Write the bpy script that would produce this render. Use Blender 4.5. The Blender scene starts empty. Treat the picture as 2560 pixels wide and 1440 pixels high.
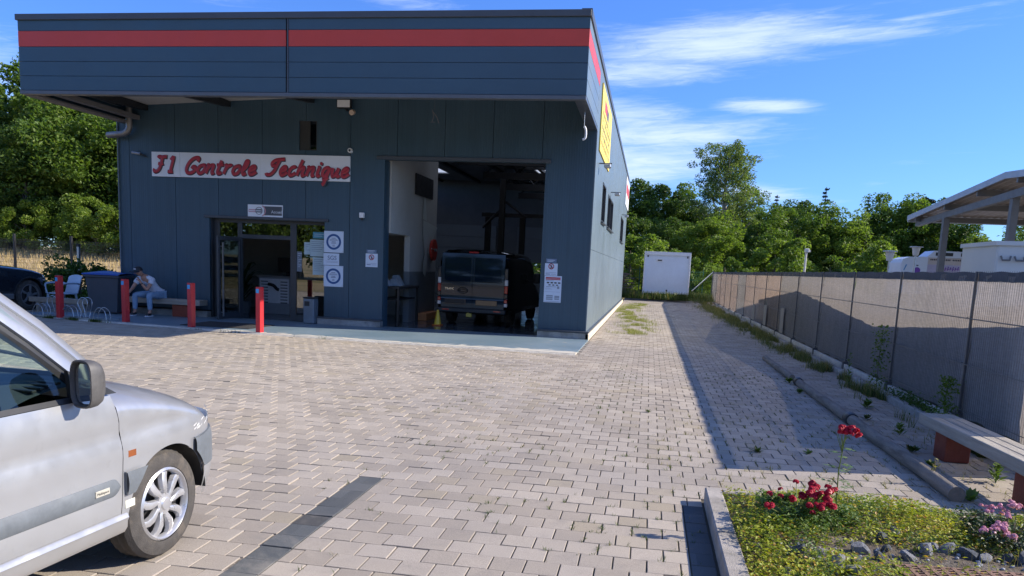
import bpy, bmesh, math, random
import numpy as np
from mathutils import Vector, Matrix, noise as mnoise
random.seed(7); RNG = np.random.default_rng(7)
SC = bpy.context.scene
COL = SC.collection
R = math.radians
PI = math.pi
# ---------------------------------------------------------------- camera
cam = bpy.data.cameras.new('camera'); camo = bpy.data.objects.new('camera', cam); COL.objects.link(camo)
CAMR = ((0.98453256, 0.16951283, 0.04428372), (0.06812695, -0.13753646, -0.98815102), (-0.16141365, 0.97588376, -0.14695752))
FPX = 1982.33
camo.matrix_world = Matrix(((CAMR[0][0], -CAMR[1][0], -CAMR[2][0], 0), (CAMR[0][1], -CAMR[1][1], -CAMR[2][1], 0), (CAMR[0][2], -CAMR[1][2], -CAMR[2][2], 1.6), (0, 0, 0, 1)))
cam.sensor_width = 36; cam.lens = 36 * FPX / 2560; cam.shift_y = 240 / 2560
cam.clip_start = .05; cam.clip_end = 3000
SC.camera = camo
def px_of(X, Y, Z):
    v = [CAMR[i][0]*X + CAMR[i][1]*Y + CAMR[i][2]*(Z-1.6) for i in range(3)]
    return 1280 + FPX*v[0]/v[2], 960 + FPX*v[1]/v[2], v[2]
# ---------------------------------------------------------------- light, sky, exposure
SUN = Vector((1.61, .33, 1.0)).normalized()
w = bpy.data.worlds.new('World'); SC.world = w; w.use_nodes = True
SKY_STRENGTH = .145
SC.view_settings.view_transform = 'Standard'; SC.view_settings.look = 'None'
SC.view_settings.gamma = 1; SC.view_settings.exposure = .87
SC.view_settings.use_curve_mapping = False
sl = bpy.data.lights.new('sun', 'SUN'); sl.energy = 4.5; sl.angle = R(.55); sl.color = (1, .90, .76)
so = bpy.data.objects.new('sun', sl); COL.objects.link(so)
so.rotation_euler = SUN.to_track_quat('Z', 'Y').to_euler(); so.location = (30, 6, 30)
SC.cycles.max_bounces = 10; SC.cycles.diffuse_bounces = 5; SC.cycles.glossy_bounces = 3
SC.cycles.transmission_bounces = 6; SC.cycles.transparent_max_bounces = 10
SC.cycles.use_denoising = True
try: SC.cycles.sample_clamp_indirect = 6
except Exception: pass

class NT:
    """small helper to wire node trees"""
    def __init__(s, nt): s.nt = nt; s.n = nt.nodes; s.l = nt.links
    def new(s, t, **k):
        n = s.n.new(t)
        for a, b in k.items(): setattr(n, a, b)
        return n
    def put(s, sock, v):
        if isinstance(v, bpy.types.NodeSocket): s.l.new(v, sock)
        elif v is not None:
            try: sock.default_value = v
            except Exception: sock.default_value = (*v, 1)
    def math(s, op, a, b=None, c=None, clamp=False):
        n = s.new('ShaderNodeMath', operation=op, use_clamp=clamp)
        s.put(n.inputs[0], a)
        if b is not None: s.put(n.inputs[1], b)
        if c is not None: s.put(n.inputs[2], c)
        return n.outputs[0]
    def vmath(s, op, a, b=None):
        n = s.new('ShaderNodeVectorMath', operation=op); s.put(n.inputs[0], a)
        if b is not None: s.put(n.inputs[1], b)
        return n.outputs[0]
    def xyz(s, x=0, y=0, z=0):
        n = s.new('ShaderNodeCombineXYZ'); s.put(n.inputs[0], x); s.put(n.inputs[1], y); s.put(n.inputs[2], z); return n.outputs[0]
    def sep(s, v):
        n = s.new('ShaderNodeSeparateXYZ'); s.put(n.inputs[0], v); return n.outputs
    def noise(s, vec, scale=5, detail=3, rough=.55, dist=0):
        n = s.new('ShaderNodeTexNoise'); s.put(n.inputs['Vector'], vec); s.put(n.inputs['Scale'], scale)
        s.put(n.inputs['Detail'], detail); s.put(n.inputs['Roughness'], rough); s.put(n.inputs['Distortion'], dist)
        return n.outputs[0]
    def ramp(s, f, a, b, lo=0., hi=1.):
        n = s.new('ShaderNodeMapRange'); s.put(n.inputs[0], f); s.put(n.inputs[1], a); s.put(n.inputs[2], b); s.put(n.inputs[3], lo); s.put(n.inputs[4], hi)
        n.interpolation_type = 'SMOOTHSTEP'; return n.outputs[0]
    def mix(s, f, a, b, mode='MIX'):
        n = s.new('ShaderNodeMix', data_type='RGBA', blend_type=mode)
        s.put(n.inputs[0], f); s.put(n.inputs[6], a if isinstance(a, bpy.types.NodeSocket) else (*a[:3], 1)); s.put(n.inputs[7], b if isinstance(b, bpy.types.NodeSocket) else (*b[:3], 1))
        return n.outputs[2]

def build_world():
    T = NT(w.node_tree); T.n.clear()
    out = T.new('ShaderNodeOutputWorld'); bg = T.new('ShaderNodeBackground'); bg.inputs[1].default_value = SKY_STRENGTH
    sky = T.new('ShaderNodeTexSky', sky_type='NISHITA'); sky.sun_disc = False
    sky.sun_elevation = math.asin(SUN.z); sky.sun_rotation = math.atan2(SUN.x, SUN.y)
    sky.air_density = 1.0; sky.dust_density = .35; sky.ozone_density = 2.2; sky.altitude = 100
    tc = T.new('ShaderNodeTexCoord'); d = T.sep(tc.outputs['Generated'])
    az = T.math('MULTIPLY', T.math('ARCTAN2', d[0], d[1]), 57.2958); el = T.math('MULTIPLY', T.math('ARCSINE', d[2]), 57.2958)
    def blob(a0, e0, ra, re, tilt=0., k=1.0):
        t = R(tilt); da = T.math('SUBTRACT', az, a0); de = T.math('SUBTRACT', el, e0)
        u = T.math('ADD', T.math('MULTIPLY', da, math.cos(t)/ra), T.math('MULTIPLY', de, math.sin(t)/ra))
        v = T.math('ADD', T.math('MULTIPLY', da, -math.sin(t)/re), T.math('MULTIPLY', de, math.cos(t)/re))
        r2 = T.math('ADD', T.math('MULTIPLY', u, u), T.math('MULTIPLY', v, v))
        return T.math('MULTIPLY', T.math('POWER', 2.718, T.math('MULTIPLY', r2, -1.)), k)
    blobs = [(3.0, 14.9, 9.5, 1.5, 5, 1.08), (-2, 13.2, 7, 1.1, 2, 1.0), (10, 15.2, 8, .7, 1.5, .95), (15.5, 15.9, 5, .22, 5, .7), (4.5, 13.8, 5, .6, 4, .5),
             (-2, 10.6, 6, 1.6, -8, .85), (7, 11.1, 3.6, .55, -1, 1.05), (1, 9.3, 9, 1.15, 3, 1.05), (-3, 7.4, 9, 1.7, 2, 1.05), (-2, 9.5, 5, 3.2, 0, .75), (7, 5.6, 5, .75, -5, .9), (3.2, 4.5, 5, .5, 0, .7), (14, 6.2, 2.4, .9, 30, .35),
             (-20, 17.4, 7, 1.2, -10, .65), (-33, 17.2, 9, 1.5, -14, .5), (-43, 9.5, 6, 3.2, -12, .7), (-12, 11, 9, 4, 0, .6), (30, 12, 8, 1.5, 8, .4)]
    m = None
    for b in blobs:
        o = blob(*b); m = o if m is None else T.math('MAXIMUM', m, o)
    wide = T.noise(T.xyz(T.math('MULTIPLY', az, .02), T.math('MULTIPLY', el, .06), 3.1), 1., 2)
    # wispy cover continued round the unseen sky, thickened for whiter ambient light
    outside = T.ramp(T.math('ABSOLUTE', az), 45, 70, 0, 1)
    m = T.math('MAXIMUM', m, T.math('MULTIPLY', T.ramp(wide, .38, .7, 0, 1.), outside))
    fall = T.noise(T.xyz(T.math('MULTIPLY', az, .05), T.math('MULTIPLY', el, .25), 7.7), 1.6, 6, .62, .6)
    fine = T.noise(T.xyz(T.math('ADD', T.math('MULTIPLY', az, .12), T.math('MULTIPLY', el, .25)), T.math('SUBTRACT', T.math('MULTIPLY', el, 1.3), T.math('MULTIPLY', az, .1)), 1.7), 2.0, 8, .68, 1.0)
    tex = T.math('ADD', T.math('MULTIPLY', fall, .55), T.math('MULTIPLY', fine, .45))
    dens = T.ramp(T.math('ADD', T.math('MULTIPLY', m, .46), T.math('MULTIPLY', T.math('SUBTRACT', tex, .5), .9)), .10, .60, 0, .80)
    # gain and tint of the Sky Texture towards the deep blue of the photograph
    base = T.mix(1, sky.outputs[0], (.262, .432, .80), 'MULTIPLY')
    hz = T.ramp(el, -2, 22, 1.0, 1.12)
    base = T.mix(1, base, T.xyz(hz, hz, hz), 'MULTIPLY')
    cl = T.mix(dens, base, (3.6, 4.15, 4.95))
    T.l.new(cl, bg.inputs[0]); T.l.new(bg.outputs[0], out.inputs[0])
build_world()

# ---------------------------------------------------------------- materials
MATS = {}
def pm(name, col, rough=.6, metal=0., var=.08, vs=2., bump=0., bs=60., coat=0., spec=.5, var2=None, coord='Object', bdist=.01, streak=0., stretch=None, rib=None, emis=0., tr=0., alpha=1.):
    if name in MATS: return MATS[name]
    m = bpy.data.materials.new(name); m.use_nodes = True; MATS[name] = m
    T = NT(m.node_tree); b = T.n['Principled BSDF']
    tc = T.new('ShaderNodeTexCoord').outputs['Object'] if coord == 'Object' else T.new('ShaderNodeNewGeometry').outputs['Position']
    if stretch: tc = T.vmath('MULTIPLY', tc, stretch)
    c = (*col, 1)
    if var > 0:
        n = T.noise(tc, vs, 5, .6); f = T.ramp(n, .25, .75, 1-var, 1+var)
        n2 = T.noise(tc, vs*9, 3, .6); f2 = T.ramp(n2, .2, .8, 1-var*.5, 1+var*.5)
        f = T.math('MULTIPLY', f, f2)
        cc = T.mix(1, c, T.xyz(f, f, f), 'MULTIPLY')
        if var2:
            k = T.ramp(T.noise(tc, vs*.6, 6, .65, .4), .48, .68, 0, 1); cc = T.mix(k, cc, var2)
        if streak:
            sk = T.ramp(T.noise(T.vmath('MULTIPLY', tc, (14, 14, .35)), 1., 4, .6), .35, .75, 1+streak*.5, 1-streak); cc = T.mix(1, cc, T.xyz(sk, sk, sk), 'MULTIPLY')
        T.l.new(cc, b.inputs['Base Color'])
    else: b.inputs['Base Color'].default_value = c
    rn = T.ramp(T.noise(tc, vs*2.3, 3), .2, .8, max(rough-.08, .02), min(rough+.08, 1)) if var > 0 else rough
    T.put(b.inputs['Roughness'], rn)
    b.inputs['Metallic'].default_value = metal; b.inputs['Specular IOR Level'].default_value = spec
    if coat: b.inputs['Coat Weight'].default_value = coat; b.inputs['Coat Roughness'].default_value = .04
    if tr: b.inputs['Transmission Weight'].default_value = tr
    h = None
    if bump: h = T.math('MULTIPLY', T.noise(tc, bs, 4, .6), bump)
    if rib:
        pos = T.sep(T.new('ShaderNodeNewGeometry').outputs['Position'])
        ph = T.math('FRACT', T.math('DIVIDE', pos[rib[0]], rib[1])); s_ = T.ramp(T.math('ABSOLUTE', T.math('SUBTRACT', ph, .5)), .30, .48, 0, rib[2])
        h = s_ if h is None else T.math('ADD', h, s_)
    if h is not None:
        bp = T.new('ShaderNodeBump'); bp.inputs['Distance'].default_value = bdist; bp.inputs['Strength'].default_value = 1
        T.l.new(h, bp.inputs['Height']); T.l.new(bp.outputs[0], b.inputs['Normal'])
    if emis: b.inputs['Emission Color'].default_value = c; b.inputs['Emission Strength'].default_value = emis
    return m
def glass_mat(name, tint=(.9, .95, .93), rough=.0, clear=.75, base=.10, gain=.85):
    """thin pane: part clear, part mirror by the Fresnel term"""
    if name in MATS: return MATS[name]
    m = bpy.data.materials.new(name); m.use_nodes = True; MATS[name] = m
    T = NT(m.node_tree); T.n.clear(); out = T.new('ShaderNodeOutputMaterial')
    tr = T.new('ShaderNodeBsdfTransparent'); tr.inputs[0].default_value = tuple(x*clear for x in tint) + (1,)
    gl = T.new('ShaderNodeBsdfGlossy'); gl.inputs['Roughness'].default_value = rough; gl.inputs[0].default_value = (1, 1, 1, 1)
    fr = T.new('ShaderNodeLayerWeight'); fr.inputs[0].default_value = .5
    f = T.math('ADD', T.math('MULTIPLY', T.math('POWER', fr.outputs['Facing'], 5.), gain), base, clamp=True)
    mx = T.new('ShaderNodeMixShader'); T.l.new(f, mx.inputs[0]); T.l.new(tr.outputs[0], mx.inputs[1]); T.l.new(gl.outputs[0], mx.inputs[2])
    T.l.new(mx.outputs[0], out.inputs[0]); return m
def leaf_mat(name, c1, c2, c3=None, tl=.35, rough=.5, sc=.6):
    if name in MATS: return MATS[name]
    m = bpy.data.materials.new(name); m.use_nodes = True; MATS[name] = m
    T = NT(m.node_tree); b = T.n['Principled BSDF']; out = T.n['Material Output']
    g = T.new('ShaderNodeNewGeometry'); n = T.noise(g.outputs['Position'], sc, 3)
    ri = g.outputs['Random Per Island']
    f = T.math('ADD', T.math('MULTIPLY', T.ramp(n, .3, .7), .55), T.math('MULTIPLY', ri, .45))
    c = T.mix(f, c1, c2)
    if c3: c = T.mix(T.ramp(T.math('FRACT', T.math('MULTIPLY', ri, 7.31)), .80, .95), c, c3)
    T.l.new(c, b.inputs['Base Color']); b.inputs['Roughness'].default_value = rough; b.inputs['Specular IOR Level'].default_value = .35
    t = T.new('ShaderNodeBsdfTranslucent'); T.l.new(T.mix(1, c, (1.15, 1.25, .5), 'MULTIPLY'), t.inputs[0])
    mx = T.new('ShaderNodeMixShader'); mx.inputs[0].default_value = tl
    T.l.new(b.outputs[0], mx.inputs[1]); T.l.new(t.outputs[0], mx.inputs[2]); T.l.new(mx.outputs[0], out.inputs[0])
    return m
# ---------------------------------------------------------------- mesh builder
class MB:
    def __init__(s): s.v = []; s.f = []; s.mi = []; s.m = 0
    def add(s, vs, fs):
        o = len(s.v); s.v.extend([tuple(p) for p in vs]); s.f.extend([tuple(i+o for i in f) for f in fs]); s.mi.extend([s.m]*len(fs)); return s
    def box(s, x0, y0, z0, x1, y1, z1, b=0.):
        if x0 > x1: x0, x1 = x1, x0
        if y0 > y1: y0, y1 = y1, y0
        if z0 > z1: z0, z1 = z1, z0
        if b <= 0:
            return s.add([(x, y, z) for x in (x0, x1) for y in (y0, y1) for z in (z0, z1)], [(0, 1, 3, 2), (4, 6, 7, 5), (0, 4, 5, 1), (2, 3, 7, 6), (0, 2, 6, 4), (1, 5, 7, 3)])
        b = min(b, (x1-x0)*.45, (y1-y0)*.45, (z1-z0)*.45)
        bm = bmesh.new(); bmesh.ops.create_cube(bm, size=1)
        for v in bm.verts: v.co = ((x0+x1)/2 + v.co.x*(x1-x0), (y0+y1)/2 + v.co.y*(y1-y0), (z0+z1)/2 + v.co.z*(z1-z0))
        bmesh.ops.bevel(bm, geom=bm.edges[:], offset=b, segments=1, affect='EDGES')
        s.addbm(bm); return s
    def addbm(s, bm, M=None):
        bm.verts.index_update()
        s.add([tuple((M @ v.co) if M else v.co) for v in bm.verts], [tuple(v.index for v in f.verts) for f in bm.faces]); bm.free(); return s
    def quad(s, a, b, c, d): return s.add([a, b, c, d], [(0, 1, 2, 3)])
    def tube(s, pts, r, n=8, cap=True, flat=1.0, up=None):
        P = [Vector(p) for p in pts]; k = len(P); rr = r if isinstance(r, (list, tuple)) else [r]*k
        vs = []; prev = None
        for i, p in enumerate(P):
            t = (P[min(i+1, k-1)] - P[max(i-1, 0)]).normalized()
            a = prev if prev is not None else (Vector(up) if up else (Vector((0, 0, 1)) if abs(t.z) < .9 else Vector((1, 0, 0))))
            u = (a - t*a.dot(t))
            if u.length < 1e-5: u = t.orthogonal()
            u.normalize(); v = t.cross(u); prev = u
            for j in range(n):
                q = 2*PI*j/n; vs.append(p + u*math.cos(q)*rr[i]*flat + v*math.sin(q)*rr[i])
        fs = [(i*n+j, i*n+(j+1) % n, (i+1)*n+(j+1) % n, (i+1)*n+j) for i in range(k-1) for j in range(n)]
        if cap: fs += [tuple(range(n))[::-1], tuple((k-1)*n+j for j in range(n))]
        return s.add(vs, fs)
    def lathe(s, prof, o=(0, 0, 0), ax='z', n=24, arc=(0, 2*PI)):
        k = len(prof); full = abs(arc[1]-arc[0]-2*PI) < 1e-6; m = n if full else n+1; vs = []
        for i in range(m):
            q = arc[0] + (arc[1]-arc[0])*i/n; c, q2 = math.cos(q), math.sin(q)
            for r, h in prof:
                p = {'z': (r*c, r*q2, h), 'x': (h, r*c, r*q2), 'y': (r*c, h, r*q2)}[ax]
                vs.append((p[0]+o[0], p[1]+o[1], p[2]+o[2]))
        fs = [(i*k+j, ((i+1) % m)*k+j, ((i+1) % m)*k+j+1, i*k+j+1) for i in range(n) for j in range(k-1)]
        return s.add(vs, fs)
    def prism(s, pts, h, M=None):
        """polygon in the xy plane pushed by h along z, then placed by matrix M"""
        n = len(pts); vs = [(x, y, 0) for x, y in pts] + [(x, y, h) for x, y in pts]
        if M: vs = [tuple(M @ Vector(v)) for v in vs]
        return s.add(vs, [tuple(range(n))[::-1], tuple(range(n, 2*n))] + [(i, (i+1) % n, n+(i+1) % n, n+i) for i in range(n)])
    def grid(s, P, closed_u=False):
        """P[i][j] points"""
        a, b = len(P), len(P[0]); vs = [p for r_ in P for p in r_]; fs = []
        for i in range(a if closed_u else a-1):
            for j in range(b-1): fs.append((i*b+j, ((i+1) % a)*b+j, ((i+1) % a)*b+j+1, i*b+j+1))
        return s.add(vs, fs)
    def mesh(s, name, mats, smooth=False, angle=35, fix=True):
        me = bpy.data.meshes.new(name); me.from_pydata(s.v, [], s.f)
        if not isinstance(mats, (list, tuple)): mats = [mats]
        for m in mats: me.materials.append(m)
        if len(mats) > 1: me.polygons.foreach_set('material_index', s.mi)
        if fix:
            bm = bmesh.new(); bm.from_mesh(me); bmesh.ops.recalc_face_normals(bm, faces=bm.faces[:]); bm.to_mesh(me); bm.free()
        if smooth:
            me.polygons.foreach_set('use_smooth', [True]*len(me.polygons)); me.set_sharp_from_angle(angle=R(angle))
        me.update(); return me
    def build(s, name, mats, parent=None, smooth=False, angle=35, fix=True, **k):
        o = bpy.data.objects.new(name, s.mesh(name, mats, smooth, angle, fix)); COL.objects.link(o)
        if parent: o.parent = parent
        tag(o, **k); return o
def tag(o, label=None, cat=None, group=None, kind=None):
    if label: o['label'] = label
    if cat: o['category'] = cat
    if group: o['group'] = group
    if kind: o['kind'] = kind
    return o
def thing(name, label, cat, loc=(0, 0, 0), rz=0, group=None):
    o = bpy.data.objects.new(name, None); COL.objects.link(o); o.location = loc; o.rotation_euler = (0, 0, rz); o.empty_display_size = .2
    return tag(o, label, cat, group)
def copy_tree(o, loc=None, rz=None, label=None, scale=None, parent=None):
    c = o.copy(); COL.objects.link(c)
    if parent is not None: c.parent = parent
    if loc is not None: c.location = loc
    if rz is not None: c.rotation_euler = (0, 0, rz)
    if scale is not None: c.scale = scale if isinstance(scale, (tuple, list)) else (scale,)*3
    if label: c['label'] = label
    for ch in [x for x in COL.objects if x.parent == o and x != c]: copy_tree(ch, parent=c)
    return c
def fast_mesh(name, V, F, mats, mi=None, smooth=False):
    """V (n,3) array, F (m,k) int array"""
    me = bpy.data.meshes.new(name); m, k = F.shape
    me.vertices.add(len(V)); me.vertices.foreach_set('co', np.ascontiguousarray(V, dtype=np.float32).ravel())
    me.loops.add(m*k); me.loops.foreach_set('vertex_index', np.ascontiguousarray(F, dtype=np.int32).ravel())
    me.polygons.add(m); me.polygons.foreach_set('loop_start', np.arange(0, m*k, k, dtype=np.int32))
    try: me.polygons.foreach_set('loop_total', np.full(m, k, dtype=np.int32))
    except Exception: pass
    for x in (mats if isinstance(mats, (list, tuple)) else [mats]): me.materials.append(x)
    if mi is not None: me.polygons.foreach_set('material_index', mi)
    me.update(calc_edges=True)
    me.polygons.foreach_set('use_smooth', [bool(smooth)]*m)
    return me
def link(name, me, parent=None, **k):
    o = bpy.data.objects.new(name, me); COL.objects.link(o)
    if parent: o.parent = parent
    return tag(o, **k)
def text_mesh(txt, size, ext=.0, align='CENTER'):
    cu = bpy.data.curves.new('lettering', 'FONT'); cu.body = txt; cu.size = size; cu.extrude = ext; cu.align_x = align; cu.align_y = 'CENTER'; cu.resolution_u = 3
    o = bpy.data.objects.new('lettering', cu); COL.objects.link(o)
    bpy.context.view_layer.update()
    me = bpy.data.meshes.new_from_object(o.evaluated_get(bpy.context.evaluated_depsgraph_get()))
    bpy.data.objects.remove(o); bpy.data.curves.remove(cu); return me
def text(name, txt, size, mat, M, parent, ext=.001, align='CENTER', bold=0, **k):
    me = text_mesh(txt, size, ext, align); me.transform(M); me.materials.clear(); me.materials.append(mat)
    return link(name, me, parent, **k)
def facing_minus_y(x, y, z, s=1):   # letters upright on a wall that looks towards -Y
    return Matrix.Translation((x, y, z)) @ Matrix.Rotation(R(90), 4, 'X') @ Matrix.Scale(s, 4)
def facing_plus_x(x, y, z):
    return Matrix.Translation((x, y, z)) @ Matrix.Rotation(R(90), 4, 'Z') @ Matrix.Rotation(R(90), 4, 'X')
# ---------------------------------------------------------------- shared materials
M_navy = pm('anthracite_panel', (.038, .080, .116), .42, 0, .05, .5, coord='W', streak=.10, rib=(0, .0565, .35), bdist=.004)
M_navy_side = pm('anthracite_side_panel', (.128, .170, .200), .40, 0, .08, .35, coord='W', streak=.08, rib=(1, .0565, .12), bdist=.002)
M_navy_flat = pm('anthracite_flat', (.038, .082, .120), .38, 0, .05, .5, coord='W')
M_trim = pm('anthracite_trim', (.060, .070, .085), .40, 0, .06, 1.)
M_red = pm('red_panel', (.56, .050, .030), .40, 0, .05, .6, coord='W')
M_dark = pm('dark_backing', (.012, .013, .015), .8, 0, 0)
M_black = pm('black_plastic', (.02, .021, .023), .45, 0, .1, 4)
M_rubber = pm('rubber', (.028, .027, .026), .75, 0, .2, 12, bump=.3, bs=120)
M_white = pm('white_paint', (.72, .74, .76), .45, 0, .05, 1.5)
M_sign = pm('sign_white', (.75, .79, .84), .4, 0, .03, 3)
M_steel = pm('galvanised_steel', (.42, .44, .46), .38, .9, .12, 6)
M_conc = pm('concrete', (.33, .32, .30), .88, 0, .22, 3, bump=.5, bs=90, var2=(.20, .195, .18))
M_wood = pm('weathered_wood', (.30, .265, .215), .82, 0, .18, 2.2, bump=.6, bs=40, stretch=(1, 1, 1), var2=(.22, .20, .17))
M_redwood = pm('red_brown_leg', (.22, .046, .022), .7, 0, .14, 5, bump=.3)
M_chrome = pm('chrome', (.75, .76, .78), .14, 1, 0)
M_glass = glass_mat('window_glass', clear=.60, base=.17)
M_darkglass = glass_mat('dark_glass', (.35, .4, .42), clear=.35)
M_grey = pm('grey_plastic', (.12, .125, .13), .55, 0, .1, 5)

# ---------------------------------------------------------------- ground
def mat_field():
    m = bpy.data.materials.new('dry_grass_field'); m.use_nodes = True; T = NT(m.node_tree); b = T.n['Principled BSDF']
    p = T.new('ShaderNodeNewGeometry').outputs['Position']
    a = T.noise(p, .15, 5, .6); f = T.noise(T.vmath('MULTIPLY', p, (1, 3, 1)), 3, 6, .7)
    c = T.mix(T.ramp(a, .42, .62), (.42, .32, .17), (.13, .15, .05)); c = T.mix(T.ramp(f, .3, .75, 0, .6), c, (.50, .40, .24))
    T.l.new(c, b.inputs['Base Color']); b.inputs['Roughness'].default_value = .95
    bp = T.new('ShaderNodeBump'); bp.inputs['Distance'].default_value = .2; T.l.new(f, bp.inputs['Height']); T.l.new(bp.outputs[0], b.inputs['Normal'])
    return m
g = MB(); n = 40
g.grid([[(-1200 + 2400*i/n, -1200 + 2400*j/n, -.09) for j in range(n+1)] for i in range(n+1)])
g.build('ground', mat_field(), kind='structure')

def mat_paver(name, c1, c2, c3, W=.186, H=.193):
    m = bpy.data.materials.new(name); m.use_nodes = True; T = NT(m.node_tree); b = T.n['Principled BSDF']
    P = T.new('ShaderNodeNewGeometry').outputs['Position']; p = T.sep(P)
    row = T.math('FLOOR', T.math('DIVIDE', T.math('SUBTRACT', p[1], 3.57), H))
    par = T.math('MULTIPLY', T.math('FLOORED_MODULO', row, 2.), W/2)
    cx = T.math('FLOOR', T.math('DIVIDE', T.math('SUBTRACT', T.math('SUBTRACT', p[0], par), -1.86), W))
    wn = T.new('ShaderNodeTexWhiteNoise', noise_dimensions='2D'); T.l.new(T.xyz(cx, row), wn.inputs['Vector'])
    f = wn.outputs['Value']; c = T.mix(T.ramp(f, 0, 1), c1, c2)
    c = T.mix(T.ramp(T.sep(wn.outputs['Color'])[1], .86, .98, 0, .8), c, c3)
    big = T.noise(P, .35, 5, .62); c = T.mix(1, c, T.mix(T.ramp(big, .3, .7), (.86, .86, .88), (1.1, 1.07, 1.02)), 'MULTIPLY')
    mid = T.noise(P, 5, 5, .65); c = T.mix(T.ramp(mid, .52, .8, 0, .45), c, (.20, .185, .17))
    sp = T.noise(P, 190, 2, .7); s_ = T.ramp(sp, .25, .75, .80, 1.18); c = T.mix(1, c, T.xyz(s_, s_, s_), 'MULTIPLY')
    st = T.ramp(T.noise(P, 1.6, 3), .68, .80, 0, .5); c = T.mix(st, c, (.12, .115, .11))
    trk = T.ramp(T.noise(T.vmath('MULTIPLY', P, (1.1, .22, 1)), 1., 4, .6), .5, .72, 0, .28); c = T.mix(trk, c, (.23, .205, .18))
    oil = T.ramp(T.noise(P, 6.5, 2, .5), .76, .82, 0, .6); oil = T.math('MULTIPLY', oil, T.ramp(T.noise(P, .45, 3), .48, .6)); c = T.mix(oil, c, (.07, .065, .06))
    yl = T.ramp(T.math('ADD', p[0], T.math('MULTIPLY', T.noise(P, .3, 3), 4)), -6, 1, .30, 0); c = T.mix(yl, c, (.40, .345, .255))
    sand = T.ramp(T.noise(P, .9, 6, .7, .5), .56, .75, 0, .35); c = T.mix(sand, c, (.44, .39, .32))
    T.l.new(c, b.inputs['Base Color']); b.inputs['Roughness'].default_value = .9; b.inputs['Specular IOR Level'].default_value = .25
    bp = T.new('ShaderNodeBump'); bp.inputs['Distance'].default_value = .003; T.l.new(sp, bp.inputs['Height']); T.l.new(bp.outputs[0], b.inputs['Normal'])
    return m
M_paver = mat_paver('paver_concrete', (.312, .276, .234), (.398, .356, .306), (.32, .28, .215))
M_paver_dark = mat_paver('dark_paver_concrete', (.078, .088, .096), (.105, .115, .122), (.07, .07, .07))
def mat_joint():
    m = bpy.data.materials.new('joint_sand'); m.use_nodes = True; T = NT(m.node_tree); b = T.n['Principled BSDF']
    P = T.new('ShaderNodeNewGeometry').outputs['Position']
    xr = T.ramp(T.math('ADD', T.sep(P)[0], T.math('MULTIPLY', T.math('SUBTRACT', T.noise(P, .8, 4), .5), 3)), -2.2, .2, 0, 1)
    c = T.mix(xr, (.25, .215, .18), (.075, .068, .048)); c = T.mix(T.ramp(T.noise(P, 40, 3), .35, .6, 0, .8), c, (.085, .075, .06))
    T.l.new(c, b.inputs['Base Color']); b.inputs['Roughness'].default_value = 1; return m
PW, PH, PY0, PX0 = .186, .193, 3.57, -1.86
BED = (.49, 3.4, 5.64)       # flower bed: outer x, right end, back y
SLAB = [(-12.75, 15.66), (-12.0, 15.52), (-11.1, 15.42), (-9.4, 15.24), (-7.6, 14.97), (-5, 14.86), (-1.27, 14.80)]
def slab_front(x):
    for (a, ya), (b_, yb) in zip(SLAB, SLAB[1:]):
        if a <= x <= b_: return ya + (yb-ya)*(x-a)/(b_-a)
    return 99
def row_voids(k, yc):
    v = []
    if PY0-.01 < yc and k < 10 or k < 0: v.append((-2.032, -1.846, 'd'))
    if yc < 5.54: v.append((.335, .478, 'd'))
    if yc < BED[2]+.02: v.append((.478, BED[1], 'x'))
    if yc > 17.98: v.append((-99, -1.25, 'x'))
    return v
def zramp(y): return 0. if y < 40.6 else min((y-40.6)*.05, .3)
pv = []      # (x0,x1,y0,y1,dark)
k0, k1 = int((1.0-PY0)/PH)-1, int((46.5-PY0)/PH)
for k in range(k0, k1):
    y0 = PY0 + k*PH; y1 = y0 + PH; yc = (y0+y1)/2
    xl, xr = (-19., 3.42) if yc < 18 else (-1.25, 3.42)
    if yc < 1.9: xl = -3.0
    vo = row_voids(k, yc); ph = PX0 + (PW/2 if k % 2 else 0)
    segs = [(xl, xr)]
    for a, b_, t in vo:
        ns = []
        for s0, s1 in segs:
            if b_ <= s0 or a >= s1: ns.append((s0, s1)); continue
            if a > s0: ns.append((s0, a))
            if b_ < s1: ns.append((b_, s1))
        segs = ns
        if t == 'd': pv.append((a, b_, y0, y1, 1))
    for s0, s1 in segs:
        x = ph + math.floor((s0-ph)/PW)*PW
        while x < s1:
            a, b_ = max(x, s0), min(x+PW, s1); x += PW
            if b_-a < .035: continue
            xc = (a+b_)/2
            if xc < -1.22 and yc > 14.7 and xc > -12.75 and slab_front(xc)+.02 < y0: continue
            pv.append((a, b_, y0, y1, 0))
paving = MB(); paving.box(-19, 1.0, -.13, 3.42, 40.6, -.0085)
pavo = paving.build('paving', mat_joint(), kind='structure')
pr = MB(); pr.box(-1.2, 0, -.13, 3.42, 6, -.028); 
pr = MB(); pr.add([(-1.25, 40.6, -.0085), (3.42, 40.6, -.0085), (3.42, 46.6, .285), (-1.25, 46.6, .285)], [(0, 1, 2, 3)]).build('paving_ramp', mat_joint(), pavo)
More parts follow.
